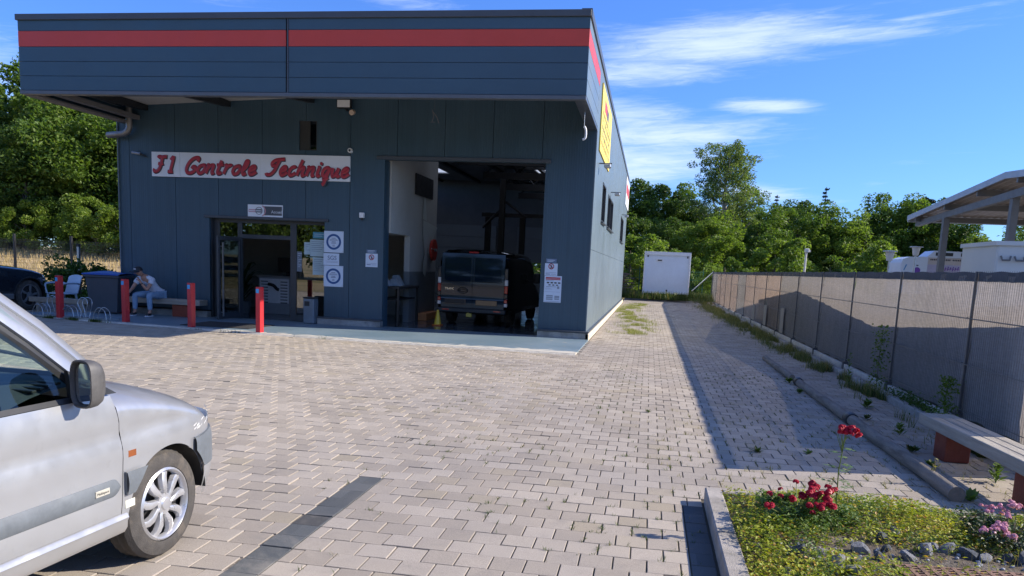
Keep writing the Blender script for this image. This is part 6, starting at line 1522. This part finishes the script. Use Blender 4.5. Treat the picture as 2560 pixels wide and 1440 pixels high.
RT = [  # kind, x, y, s, sz, where
 ('oak_b', -1.6, 74, 1.20, 1.0, 'dark green tree just right of the building roof corner, yellowish at its top'), ('oak_b', 1.6, 76, 1.12, 1.0, 'dark broad tree between the building corner and the tall poplar'),
 ('oak_a', 4.0, 78, 1.15, 1.0, 'dark rounded tree directly left behind the tall poplar'), ('oak_c', 4.4, 63, .86, .92, 'bright green tree standing in front of the tall poplar'), ('oak_a', 8.2, 66, .90, .92, 'mid green tree at the right foot of the tall poplar'),
 ('oak_b', 1.2, 66, .82, .9, 'low dark tree right behind the white container'), ('oak_d', 11.6, 68, .98, .93, 'leafy green tree left of the camera mast'), ('oak_c', 14.5, 67, .92, .95, 'yellow-green tree behind the camera mast'),
 ('oak_a', 17.4, 70, 1.0, .98, 'green tree between the two small spruce tips'), ('oak_d', 20.2, 71, 1.02, 1.0, 'green tree above the left yard lamp'), ('oak_b', 22.6, 70, 1.04, 1.0, 'tall dark tree behind the left end of the canopy roof'),
 ('oak_c', 25.2, 71, .90, .9, 'bright green tree seen under the left of the canopy'), ('oak_a', 28.5, 70, .84, .9, 'green tree seen between the canopy posts'), ('oak_c', 31.5, 72, .84, .9, 'light green tree under the right of the canopy'), ('oak_d', 35.5, 74, .9, .9, 'green tree at the right edge beneath the canopy'),
 ('oak_b', 12.8, 76, 1.05, 1.0, 'darker tree behind the mast, second row'), ('oak_b', 24.5, 77, 1.0, 1.0, 'dark tree of the second row right of the pine'), ('oak_d', -4.5, 70, 1.15, 1.0, 'green tree mostly hidden behind the rear corner of the building'), ('oak_a', 8.5, 80, 1.15, 1.0, 'green tree of the second row right of the poplar')]
for k, x, y, s, sz, lb in RT: tree(k, x, y, s, lb, GR, sz=sz)
tree('spruce', 14.6, 74, 1.14, 'dark narrow spruce tip above the trees, the taller one near the mast', GR, 'spruce_tree'); tree('spruce', 18.4, 75, 1.08, 'small dark spruce tip above the trees right of the taller spruce', GR, 'spruce_tree')
tree('spruce', 10.7, 75, 1.06, 'leftmost faint spruce tip right of the poplar', GR, 'spruce_tree')
tree('pine', 24.0, 78, 1.12, 'dark ragged pine top above the canopy roof', GR, 'pine_tree')
for x, y, s, k, lb in ((-1.2, 52, 1.15, 'shrub_a', 'bright green shrub between the building corner and the white container'), (.4, 54, 1.1, 'shrub_a', 'bright green shrub directly behind the white container'), (-2.9, 50, 1.0, 'shrub_b', 'shrub half hidden behind the side wall end'), (2.7, 56, 1.0, 'shrub_b', 'dark shrub right behind the container'), (5.0, 56, 1.05, 'shrub_b', 'mid green shrub behind the far end of the fence'), (8.6, 58, 1.25, 'shrub_a', 'bright shrub behind the fence, left of the mast'), (12.2, 58, 1.2, 'shrub_b', 'dark shrub behind the fence, right of the mast'), (3.9, 47.5, .62, 'shrub_a', 'yellow-green shrub peeping over the far end of the fence'), (16.5, 60, 1.3, 'shrub_a', 'shrub behind the fence near the left yard lamp'), (21, 60, 1.3, 'shrub_b', 'shrub behind the white service unit'), (26, 60, 1.3, 'shrub_a', 'shrub below the canopy between its posts'), (30.5, 60, 1.3, 'shrub_b', 'shrub below the canopy by its right post')):
    tree(k, x, y, s, lb, 'shrubs in front of the tree line', 'shrub', cat='shrub')
# far dark mass of the wood behind the single trees
def wood_mass(name, boxes, n, ls, mat):
    P = []
    for x0, x1, y0, y1, h in boxes:
        k = n//len(boxes); q = np.stack([RNG.uniform(x0, x1, k), RNG.uniform(y0, y1, k), RNG.uniform(0, 1, k)**.8], 1); q[:, 2] *= h*(.80 + .13*np.sin(q[:, 0]*.9) + .07*np.sin(q[:, 0]*2.3+1)); P.append(q)
    V, F = leaf_quads(np.concatenate(P), ls); return link(name, fast_mesh(name, V, F, mat), kind='stuff')
wood_mass('far_wood', [(-12, 45, 84, 92, 7.6), (-12, 45, 64, 80, 4.4), (-75, -22, 58, 70, 9.)], 60000, .26, L_dark)
LT = [('oak_a', -45.5, 47, 1.55, 1.0, 'large leafy tree at the left edge, the highest of the wood'), ('oak_b', -41.0, 46, 1.18, 1.0, 'dark tree second from the left edge, below the canopy corner'), ('oak_d', -38.0, 49, 1.45, 1.0, 'tall green tree behind the leftmost dark tree'),
      ('oak_a', -34.6, 45, 1.22, 1.0, 'leafy green tree left of the middle of the wood'), ('oak_d', -31.0, 46, 1.20, 1.0, 'leafy green tree standing left of the building corner'), ('oak_b', -28.0, 48, 1.25, 1.0, 'dark tree ending at the building corner'), ('oak_a', -33.0, 52, 1.45, 1.0, 'green tree of the second row behind the wood edge'), ('oak_b', -25.0, 46, 1.1, 1.0, 'dark tree mostly hidden by the building'),
      ('oak_a', -50, 50, 1.5, 1.0, 'large tree cropped by the left edge'), ('oak_d', -42.5, 55, 1.65, 1.0, 'tall tree of the second row near the left edge'), ('oak_b', -37, 43, .92, 1.0, 'smaller greyish tree at the front edge of the wood')]
for k, x, y, s, sz, lb in LT: tree(k, x, y, s, lb, GL, sz=sz)
for x, y, s, k, lb in ((-39, 42, 1.1, 'shrub_b', 'green shrub at the wood edge, farthest left'), (-35.5, 41, .85, 'shrub_a', 'yellow-green shrub at the wood edge above the dark car'), (-32.6, 41.5, .95, 'shrub_b', 'green shrub at the wood edge between the fence posts'), (-30.6, 40.5, .95, 'shrub_a', 'light green shrub right above the grey post'), (-28.4, 40, .95, 'shrub_a', 'light green shrub at the wood edge nearest the building'), (-26, 40, 1.0, 'shrub_b', 'shrub just behind the building corner'), (-42.5, 42, 1.2, 'shrub_b', 'large shrub cropped by the left edge')):
    tree(k, x, y, s, lb, 'shrubs along the wood edge', 'shrub', cat='shrub')
for i, (x, y) in enumerate(((-34, -18), (-26, -20), (-18, -22), (-9, -20), (0, -24), (-43, -16), (9, -22))): tree(('oak_a', 'oak_d', 'oak_b')[i % 3], x, y, 1.35, 'tree standing beyond the photographer, seen only mirrored in the panes', 'trees mirrored in the glass')
# mesh fence, post and shrub left of the building
fb = thing('black_mesh_fence', 'black welded mesh fence in front of the dry field left of the building', 'fence', (-36, 27, 0))
for i in range(11): m = MB(); m.box(i*2.42-.04, -.04, 0, i*2.42+.04, .04, 1.98, .005); m.build('post', M_black, fb)
m = MB(); L = 24.2
for k in range(int(L/.055)): x = k*.055; m.box(x-.0035, -.003, .05, x+.0035, .003, 1.80)
for z in np.arange(.1, 1.85, .2): m.box(0, -.009, z-.004, L, -.0035, z+.004)
m.build('wire_mesh', M_black, fb, kind='stuff')
t = thing('grey_post', 'single slim galvanised post standing in the dark shrub left of the building', 'post', (-16.87, 21.5, 0)); m = MB(); m.box(-.035, -.035, 0, .035, .035, 1.60, .004); m.build('post', M_steel, t); m = MB(); m.box(-.04, -.04, 1.602, .04, .04, 1.68, .004); m.build('cap', M_black, t)
P1, _ = crown_points(5200, 1.0, .6, .62, 34, .30); P1[:, 2] += .55; P1[:, 2] = np.maximum(P1[:, 2], .02); V, F = leaf_quads(P1, .055)
t = thing('dark_shrub', 'dark leafy shrub behind the grey bin and the plastic chair', 'shrub', (-16.3, 20.6, 0)); link('foliage', fast_mesh('foliage', V, F, L_dark), t); m = MB()
for k in range(7): m.tube([(0, 0, 0), (.5*math.cos(k*2.4), .3*math.sin(k*2.4), .8)], [.03, .008], 5)
m.build('stem', M_bark, t)
t = copy_tree(t, (-14.7, 19.9, 0), 2.1, 'lower dark shrub right behind the grey bin', .72)
t = thing('timber_rail', 'low dark timber rail behind the bicycle rack', 'rail', (-13.75, 17.3, 0)); m = MB(); m.box(-1.2, -.06, .22, .4, .06, .34, .01); m.build('beam', M_wood, t)
for x in (-1.0, .2): m = MB(); m.box(x, -.05, 0, x+.1, .05, .218); m.build('leg', M_wood, t)

# ---------------------------------------------------------------- weeds, ground cover, flowers, stones
def blades(C_, h, wd, lean=.5):
    n = len(C_); a = RNG.uniform(0, 2*np.pi, n); hh = h*RNG.uniform(.4, 1.2, n); ln = lean*RNG.uniform(.1, 1, n)*hh
    d = np.stack([np.cos(a), np.sin(a), np.zeros(n)], 1); p = np.stack([-np.sin(a), np.cos(a), np.zeros(n)], 1)*wd
    z = np.stack([np.zeros(n), np.zeros(n), np.ones(n)], 1)
    V = np.stack([C_-p, C_+p, C_ + d*(ln*.45)[:, None] + z*(hh*.6)[:, None] + p*.8, C_ + d*(ln*.45)[:, None] + z*(hh*.6)[:, None] - p*.8, C_ + d*ln[:, None] + z*hh[:, None]], 1)
    return V
def blade_mesh(name, C_, h, wd, mat, lean=.5):
    V = blades(C_, h, wd, lean); n = len(V); b = np.arange(n)*5
    F = np.concatenate([np.stack([b, b+1, b+2, b+3], 1), np.stack([b+3, b+2, b+4, b+4], 1)])
    me = bpy.data.meshes.new(name); VV = V.reshape(-1, 3); q = [tuple(r) for r in np.stack([b, b+1, b+2, b+3], 1).tolist()] + [tuple(r) for r in np.stack([b+3, b+2, b+4], 1).tolist()]
    me.from_pydata(VV.tolist(), [], q); me.materials.append(mat); return me
M_straw = leaf_mat('straw', (.42, .32, .16), (.58, .46, .26), None, .3, sc=1)
M_grassg = leaf_mat('grass_green', (.04, .085, .02), (.10, .14, .035), (.26, .21, .10), .3, sc=3)
M_grassy = leaf_mat('grass_dry', (.20, .20, .06), (.34, .28, .12), (.13, .15, .04), .35, sc=3)
M_gcov = leaf_mat('ground_cover_leaf', (.20, .28, .025), (.46, .44, .035), (.46, .26, .05), .42, sc=2.2)
M_gcovd = leaf_mat('ground_cover_green', (.05, .11, .018), (.14, .21, .035), None, .35, sc=3)
link('dry_grass', blade_mesh('dry_grass', np.array(cs_), .30, .012, M_straw, .6), kind='stuff')
# tufts in the paving joints
C1 = []; rj = random.Random(21)
def joint_pt(x, y):
    k = math.floor((y-PY0)/PH); ph = PX0 + (PW/2 if k % 2 else 0)
    if rj.random() < .55: return ph + round((x-ph)/PW)*PW, y
    return x, PY0 + round((y-PY0)/PH)*PH
for _ in range(2600):
    y = 1.6 + 12*rj.random()**1.3; x = rj.uniform(-2.2, 2.3)
    dens = .12 + .75*max(0, min(1, (x+.9)/1.4))*max(.15, 1-(y-3)/9)
    if mnoise.noise((x*1.1, y*1.1, 5)) + .25 < .5 - dens*.9: continue
    if (y < 5.7 and x > .46): continue
    jx, jy = joint_pt(x, y); n = rj.randint(3, 12)
    for _ in range(n): C1.append((jx + rj.gauss(0, .007), jy + rj.gauss(0, .012), -.012))
link('joint_weeds', blade_mesh('joint_weeds', np.array(C1), .032, .0019, M_grassg, 1.1), kind='stuff')
C1 = []
for _ in range(700):
    y = rj.uniform(5.7, 9.5); x = rj.uniform(.1, 3.2)
    if rj.random() < .5 and x < 2.4: continue
    jx, jy = joint_pt(x, y)
    for _ in range(rj.randint(3, 9)): C1.append((jx + rj.gauss(0, .012), jy + rj.gauss(0, .014), -.01))
link('dry_joint_weeds', blade_mesh('dry_joint_weeds', np.array(C1), .045, .0013, M_grassy, 1.0), kind='stuff')
# strip of weeds between the logs and the fence, and the patch by the side wall
C1 = []; C2 = []
for _ in range(42000):
    y = 8.0 + 38*rj.random()**1.35; x = 3.30 - abs(rj.gauss(0, .10 + .010*(y-8)))
    if mnoise.noise((x*3, y*.9, 1)) + .4*mnoise.noise((x*9, y*4, 2)) < -.10 + .22*(y < 16): continue
    (C1 if rj.random() < .75 else C2).append((x, y, zramp(y)))
for _ in range(2600):
    y = rj.gauss(44.0, 1.6); x = rj.uniform(2.0, 3.4); C1.append((x, y, .25))
link('fence_weeds', blade_mesh('fence_weeds', np.array(C1), .13, .0032, M_grassg, 1.0), kind='stuff')
link('dry_fence_weeds', blade_mesh('dry_fence_weeds', np.array(C2), .20, .0025, M_grassy, .6), kind='stuff')
C1 = []
for _ in range(20000):
    y = 20.5 + 20*rj.random(); c = -.55 + .28*math.sin(y*.33); x = rj.gauss(c, .26)
    if x < -1.24 or mnoise.noise((x*2.2, y*.9, 9)) < .02: continue
    C1.append((x, y, -.01))
link('alley_weeds', blade_mesh('alley_weeds', np.array(C1), .09, .003, leaf_mat('alley_weed', (.14, .18, .03), (.30, .30, .10), (.36, .32, .16), .35, sc=2), .9), kind='stuff')
C1 = []
for _ in range(5000): C1.append((rj.uniform(-1.6, 3.4), rj.uniform(43.0, 46.5), .2))
for _ in range(1200): C1.append((rj.uniform(-1.2, 2.2), rj.gauss(42.7, .12), .2))
link('container_weeds', blade_mesh('container_weeds', np.array(C1), .42, .010, M_grassg, .5), kind='stuff')
C1 = []
for _ in range(300):
    x = rj.uniform(-12.6, -6); y = slab_front(x) - .05; C1.append((x + rj.gauss(0, .02), y, 0)) if mnoise.noise((x*1.5, 0, 3)) > .1 else None
for _ in range(700): x = rj.choice((-13.0, -12.4, -11.8)) + rj.gauss(0, .07); C1.append((x, slab_front(max(min(x, -6), -12.7)) - .05 + rj.gauss(0, .02), 0))
link('slab_edge_weeds', blade_mesh('slab_edge_weeds', np.array(C1), .07, .004, M_grassg, .8), kind='stuff')
# single weeds: rosettes of leaves
def weed(x, y, s, label, mat, tall=0, z=0., name='weed_plant'):
    t = thing(name, label, 'weed', (x, y, z), rj.random()*6, 'single weeds on the paving'); m = MB(); n = 12 if not tall else 26
    for k in range(n):
        a = k*2.4 + rj.random(); L = s*rj.uniform(.6, 1.1); zb = 0 if not tall else tall*(k/n); w_ = L*.22; el = rj.uniform(.3, 1.1)
        if tall: L = s*(1.1-.6*k/n)
        d = Vector((math.cos(a)*math.cos(el), math.sin(a)*math.cos(el), math.sin(el))); p = Vector((-math.sin(a), math.cos(a), 0)); b = Vector((rj.gauss(0, .01), rj.gauss(0, .01), zb))
        m.add([b, b+d*L*.5+p*w_, b+d*L+Vector((0, 0, -.12*L)), b+d*L*.5-p*w_], [(0, 1, 2, 3)])
    m.build('leaves', mat, t)
    m = MB(); m.tube([(0, 0, 0), (.01, 0, max(tall, s*.3)*.5), (0, .01, max(tall, s*.4))], [.004, .003, .002], 5); m.build('stem', mat, t)
W_ = [(1.09, 7.46, .10, 0, 'small green weed alone on the shaded paving left of the rose'), (1.56, 7.55, .07, 0, 'tiny bright weed on the shaded paving behind the rose top'), (2.50, 6.30, .13, 0, 'bright green leafy weed at the near end of the nearest log'), (2.38, 6.75, .06, .22, 'thin pale upright weed beside the nearest log'),
      (2.95, 7.0, .11, .16, 'bushy dark weed in the sunlit gap beside the bench'), (2.75, 8.9, .09, .12, 'weed in the shade between log and bench'), (2.62, 9.7, .08, .05, 'small weed between the middle log and the kerb wall'), (2.85, 10.6, .12, .10, 'spreading weed beyond the bench end'),
      (2.24, 12.7, .12, .05, 'weed growing at the joint between the two far logs'), (2.60, 8.0, .10, .03, 'flat weed beside the nearest log near the bench'), (3.12, 12.8, .09, .55, 'tall thin weed in front of the kerb wall'), (2.55, 7.35, .08, .05, 'dark little weed in the paving beside the bench leg'), (.09, 9.18, .05, 0, 'tiny weed at the sunlit side of the shadow line'), (2.2, 11.6, .09, .04, 'low weed beside the middle log')]
for i, (x, y, s, tl, lb) in enumerate(W_): weed(x, y, s, lb, (M_grassg, M_gcovd, L_mid)[i % 3] if 'pale' not in lb else M_grassy, tl)
# climbers on the fence foot
for x, y, h, lb in ((3.36, 12.15, .95, 'tall leafy climber against the dark fence screen, farther one'), (3.36, 9.45, .55, 'leafy climber against the fence screen just beyond the bench')):
    t = thing('climbing_plant', lb, 'plant', (x, y, .05), 0, 'climbers at the fence'); nn = 420; u = RNG.random(nn)**.8
    P = np.stack([RNG.normal(0, .05, nn), RNG.normal(0, .10, nn)*(1.15-.6*u), u*h], 1); P[:60] = np.stack([RNG.normal(-.03, .07, 60), RNG.normal(0, .32, 60), RNG.uniform(.02, .16, 60)], 1); V, F = leaf_quads(P, .022); link('leaves', fast_mesh('leaves', V, F, L_mid), t)
    m = MB(); m.tube([(0, 0, 0), (.0, .03, h*.5), (0, -.02, h*.95)], [.006, .004, .002], 5); m.build('stem', M_bark, t)
nn = 1500; P = np.stack([3.40 + RNG.normal(0, .04, nn), 10.6 + RNG.normal(0, .55, nn), np.abs(RNG.normal(.08, .06, nn))], 1); V, F = leaf_quads(P, .02); link('creeping_ivy', fast_mesh('creeping_ivy', V, F, L_dark), kind='stuff')
# flower bed cover
def cover(name, n, mat, size, fn, hz):
    P = []
    while len(P) < n:
        x, y = rj.uniform(.60, 3.2), rj.uniform(3.2, 5.60)
        d = fn(x, y)
        if rj.random() < d: P.append((x, y, bed_h(x, y) + hz*rj.random()**1.3*(.4+d)))
    V, F = leaf_quads(np.array(P), size, 1.2); return link(name, fast_mesh(name, V, F, mat), kind='stuff')
def dens_y(x, y):
    v = .62 + .9*mnoise.noise((x*2.1, y*2.1, 2)) + .35*mnoise.noise((x*7, y*7, 4)); stone = max(0, min(1, (4.62 - y)/.18))*max(0, min(1, (x-.82)/.2)); v -= .60*stone*(.6+.8*mnoise.noise((x*3, y*3, 8)))
    if y < 4.42 and x > 1.4: v *= .15
    if x < .8: v += .2
    return max(0, min(1, v))
def dens_g(x, y): return max(0, min(1, .25 + 1.0*mnoise.noise((x*2.6+9, y*2.6, 6)) - (.5 if y < 4.5 and x > 1 else 0) + .8*math.exp(-((x-.95)/.28)**2-((y-4.85)/.35)**2) + .6*math.exp(-((x-2.45)/.3)**2-((y-4.8)/.3)**2)))
cover('ground_cover', 22000, M_gcov, .0125, dens_y, .07); cover('green_ground_cover', 9000, M_gcovd, .0115, dens_g, .08)
C1 = np.array([(x, y, bed_h(x, y)) for x, y in ((rj.uniform(.62, 3.1), rj.uniform(3.4, 5.55)) for _ in range(1500))]); link('bed_dry_stems', blade_mesh('bed_dry_stems', C1, .09, .0009, M_grassy, 1.1), kind='stuff')
# stones
M_stone = pm('grey_stone', (.30, .31, .33), .85, 0, .25, 9, bump=1, bs=40, var2=(.20, .20, .21)); M_stoned = pm('dark_stone', (.10, .115, .14), .8, 0, .2, 9, bump=1, bs=40); M_brick = pm('brick_stone', (.36, .20, .14), .85, 0, .2, 9, bump=1)
def rock_mesh(seed):
    bm = bmesh.new(); bmesh.ops.create_icosphere(bm, subdivisions=2, radius=1); rs = random.Random(seed)
    pl = [(Vector((rs.gauss(0, 1), rs.gauss(0, 1), rs.gauss(0, 1))).normalized(), rs.uniform(.55, .85)) for _ in range(9)]
    for v in bm.verts:
        for n_, d_ in pl:
            k = v.co.dot(n_) - d_
            if k > 0: v.co -= n_*k
        v.co *= 1 + .04*rs.uniform(-1, 1)
    m = MB(); m.addbm(bm); return m
rocks = [rock_mesh(s) for s in range(6)]; rk = [[r.mesh('stone', mt) for mt in (M_stone, M_stoned, M_brick)] for r in rocks]
ST = [(1.6, 4.53, .055, 0), (1.67, 4.58, .035, 0), (1.73, 4.57, .045, 0), (1.82, 4.53, .05, 1), (1.90, 4.50, .042, 0), (2.02, 4.54, .04, 1), (2.10, 4.52, .06, 1), (1.39, 4.50, .035, 1), (1.42, 4.70, .05, 1), (1.06, 4.19, .055, 0), (1.12, 4.12, .05, 0), (.90, 4.36, .05, 1), (.91, 4.24, .04, 1), (.80, 4.06, .04, 0), (1.53, 4.84, .04, 0), (2.08, 4.80, .045, 0), (2.17, 4.74, .055, 1), (.76, 4.78, .045, 2), (1.24, 4.44, .05, 0), (1.32, 4.36, .04, 1), (1.02, 4.34, .035, 0), (1.48, 4.42, .04, 0), (2.22, 4.60, .05, 0), (2.3, 4.45, .06, 1), (1.18, 4.27, .04, 1), (.70, 4.45, .03, 0)]
ORD = 'first second third fourth fifth sixth seventh eighth ninth tenth eleventh twelfth thirteenth fourteenth fifteenth sixteenth'.split()
rank = {}
for mt_ in (0, 1):
    for r_, i_ in enumerate(sorted([i for i, q in enumerate(ST) if q[3] == mt_], key=lambda i: px_of(ST[i][0], ST[i][1], .13)[0])): rank[i_] = ORD[r_]
for i, (x, y, s, mt) in enumerate(ST):
    o = link('rough_stone', rk[i % 6][mt], label='reddish brick-like stone beside the left kerb of the flower bed' if mt == 2 else (('dark bluish stone in the flower bed, %s from the left of the dark ones' if mt == 1 else 'pale grey broken stone in the flower bed, %s from the left of the pale ones') % rank[i]), cat='stone', group=None if mt == 2 else ('dark stones in the flower bed' if mt == 1 else 'pale stones in the flower bed'))
    o.location = (x, y, bed_h(x, y)+s*.35); o.scale = (s*1.2, s*.85, s*.75); o.rotation_euler = (rj.random(), rj.random(), rj.random()*6)
VS_, n_ = [], 0; m = MB()
for _ in range(900):
    x, y = rj.uniform(.75, 3.0), rj.uniform(3.4, 4.7)
    if rj.random() < .3 + .6*(y > 4.55): continue
    r = rocks[rj.randint(0, 5)]; s = rj.uniform(.006, .016); a = rj.random()*6; c, d = math.cos(a), math.sin(a); z0 = bed_h(x, y)
    bm = bmesh.new(); bmesh.ops.create_icosphere(bm, subdivisions=1, radius=1)
    m.add([((c*v.co.x-d*v.co.y)*s*rj.uniform(.7, 1.3)+x, (d*v.co.x+c*v.co.y)*s+y, v.co.z*s*.7+z0+s*.3) for v in bm.verts], [tuple(v.index for v in f.verts) for f in bm.faces]); bm.free()
m.build('gravel', M_stone, kind='stuff', fix=False)
t = thing('rusty_grid', 'rusty brown perforated sheet lying in the flower bed at the bottom right', 'grid sheet', (1.8, 4.32, .135), R(4)); m = MB(); hx, hy = .058, .034
nx_, ny_ = 14, 9
for i in range(nx_+1): m.box(-.42+hx*i-.012, -.30, -.004, -.42+hx*i+.012, -.30+hy*ny_, .004)
for j in range(ny_+1): m.box(-.43, -.30+hy*j-.009, -.006, -.42+hx*nx_+.01, -.30+hy*j+.009, .002)
m.build('grid_bars', pm('rust', (.20, .115, .08), .85, 0, .25, 20, bump=.6), t, kind='stuff')
# roses
M_rose = leaf_mat('rose_red', (.36, .004, .022), (.56, .010, .05), None, .25, sc=9); M_rosel = leaf_mat('rose_leaf', (.07, .14, .03), (.14, .22, .05), (.24, .28, .08), .3, sc=5); M_pinkf = leaf_mat('pink_flower', (.62, .26, .42), (.75, .42, .55), None, .3, sc=9)
def rosette(mat, s=1., petals=26):
    m = MB()
    for k in range(petals):
        u = k/petals; a = k*2.4; el = PI/2*(.92-1.15*u); r = s*(.25+.75*u); d = Vector((math.cos(a)*math.cos(el), math.sin(a)*math.cos(el), math.sin(el))); p = Vector((-math.sin(a), math.cos(a), 0)); c = d*r*.62; w_ = s*(.30+.22*u); up_ = p.cross(d).normalized()*w_*.8
        m.add([c-p*w_-up_*.5, c+p*w_-up_*.5, c+d*s*.22+p*w_*.7+up_, c+d*s*.22-p*w_*.7+up_], [(0, 1, 2, 3)])
    return m.mesh('flower', mat)
rose_m = rosette(M_rose, .026); pink_m = rosette(M_pinkf, .018, 18)
def put_flowers(t, o, pts, me, s0=1.):
    for x, y, z in pts:
        f = link('flower', me, t); f.location = (x-o[0], y-o[1], z-o[2]); s = s0*rj.uniform(.8, 1.25); f.scale = (s, s, s); f.rotation_euler = (rj.uniform(-.5, .9), rj.uniform(-.5, .5), rj.random()*6)
ob = (1.0, 4.95, .10); t = thing('rose_bush', 'low rose bush with a cluster of deep red blooms in the flower bed', 'rose bush', ob)
RO = [(0.82, 4.95, .29), (0.89, 5.0, .31), (0.89, 4.95, .28), (0.93, 4.85, .305), (1.0, 5.1, .34)] + [(.94, 4.85, .29)]
for c in [(1.02, .30, 4.95), (1.05, .33, 4.9), (1.08, .345, 5.0), (1.09, .34, 4.95), (1.09, .33, 4.85), (1.13, .31, 4.85), (1.19, .33, 5.0), (1.14, .30, 4.8), (1.10, .28, 4.8), (1.06, .27, 4.8), (1.14, .335, 4.9)]:
    for _ in range(3): RO.append((c[0]+rj.gauss(0, .013), c[2]+rj.gauss(0, .02), c[1]+rj.gauss(0, .010)))
RO += [(1.04, 4.75, .25), (.78, 4.75, .27), (.80, 4.76, .265)]
put_flowers(t, ob, RO, rose_m)
P1, _ = crown_points(2600, .27, .24, .085, 30, .06); P1[:, 2] += .10; V, F = leaf_quads(P1, .013, .6); link('leaves', fast_mesh('leaves', V, F, M_rosel), t)
m = MB()
for x, y, z in RO[::2]: m.tube([(0, 0, -.02), ((x-ob[0])*.6, (y-ob[1])*.6, (z-ob[2])*.6), (x-ob[0], y-ob[1], z-ob[2]-.01)], [.004, .003, .002], 5)
for k in range(14): a = k*2.4; m.tube([(0, 0, 0), (.2*math.cos(a), .17*math.sin(a), .12+.1*rj.random())], [.003, .0015], 4)
m.build('stems', M_rosel, t)
ob = (1.23, 5.0, .12); t = thing('tall_rose', 'single tall rose shoot topped by a tight cluster of red blooms', 'rose', ob)
put_flowers(t, ob, [(x + rj.gauss(0, .006), 5.0 + rj.uniform(-.03, .03), z) for x, z in [(1.2, .715), (1.22, .725), (1.26, .73), (1.29, .715), (1.3, .69), (1.275, .70), (1.24, .70), (1.225, .69), (1.25, .715), (1.29, .70), (1.305, .675), (1.21, .70)]], rose_m, .95)
m = MB(); m.tube([(0, 0, -.02), (-.005, 0, .2), (-.01, 0, .33), (.0, 0, .45), (.01, 0, .56)], [.0045, .004, .0035, .003, .0025], 6)
for k in range(9): m.tube([(.0, 0, .44+.01*k), ((k-4)*.012, rj.uniform(-.03, .03), .56)], [.002, .0015], 4)
m.build('stem', leaf_mat('green_stem', (.16, .22, .05), (.22, .28, .08)), t)
m = MB()
for k in range(15):
    z = .03 + .48*k/15; a = k*2.2; L = rj.uniform(.06, .11)*(1 if k < 13 else .7); d = Vector((math.cos(a), math.sin(a)*.6, rj.uniform(-.25, .25))); b = Vector((-.005, 0, z)); m.tube([b, b+d*L], [.0012, .0008], 4)
    for u, sd in ((.45, 1), (.45, -1), (.8, 1), (.8, -1), (1.05, 0)):
        c = b+d*L*u; p = Vector((-d.y, d.x, 0)).normalized()*sd; e = (p*.9 + d*.5 if sd else d).normalized()*.032; q = e.cross(Vector((0, 0, 1))).normalized()*.013; m.add([c, c+e*.5+q, c+e, c+e*.5-q], [(0, 1, 2, 3)])
m.build('leaves', M_rosel, t)
ob = (2.2, 4.9, .10); t = thing('pink_rose_bush', 'dark bush with pale pink flower heads at the right end of the flower bed', 'flower bush', ob)
PK = []
for x, z, y in [(2.19, .28, 5.1), (2.27, .31, 5.1), (2.3, .3, 5.1), (2.2, .27, 5.0), (1.99, .25, 4.7), (2.01, .27, 4.7), (2.07, .27, 4.75), (2.05, .26, 4.6), (2.35, .31, 5.05), (2.13, .27, 5.1)]:
    for _ in range(7): PK.append((x+rj.gauss(0, .022), y+rj.gauss(0, .03), z+rj.gauss(0, .008)))
put_flowers(t, ob, PK, pink_m)
P1, _ = crown_points(3800, .34, .34, .09, 34, .08); P1[:, 2] += .07; V, F = leaf_quads(P1, .013, .6); link('leaves', fast_mesh('leaves', V, F, leaf_mat('dark_bush_leaf', (.025, .05, .018), (.05, .085, .03), (.12, .08, .04), .2, sc=5)), t)
m = MB()
for k in range(20): a = k*2.4; m.tube([(0, 0, 0), (.28*math.cos(a)*rj.random(), .28*math.sin(a)*rj.random(), .15)], [.003, .0015], 4)
m.build('stems', M_bark, t)
# drain grate next to the silver car
m = MB()
for k in range(7): m.box(-2.21+.03*k, 6.72, -.02, -2.195+.03*k, 6.95, .001)
m.box(-2.23, 6.70, -.03, -1.99, 6.97, -.022); m.build('drain_grate', M_dark, label='small dark drain grate in the paving by the front of the silver car', cat='drain grate')
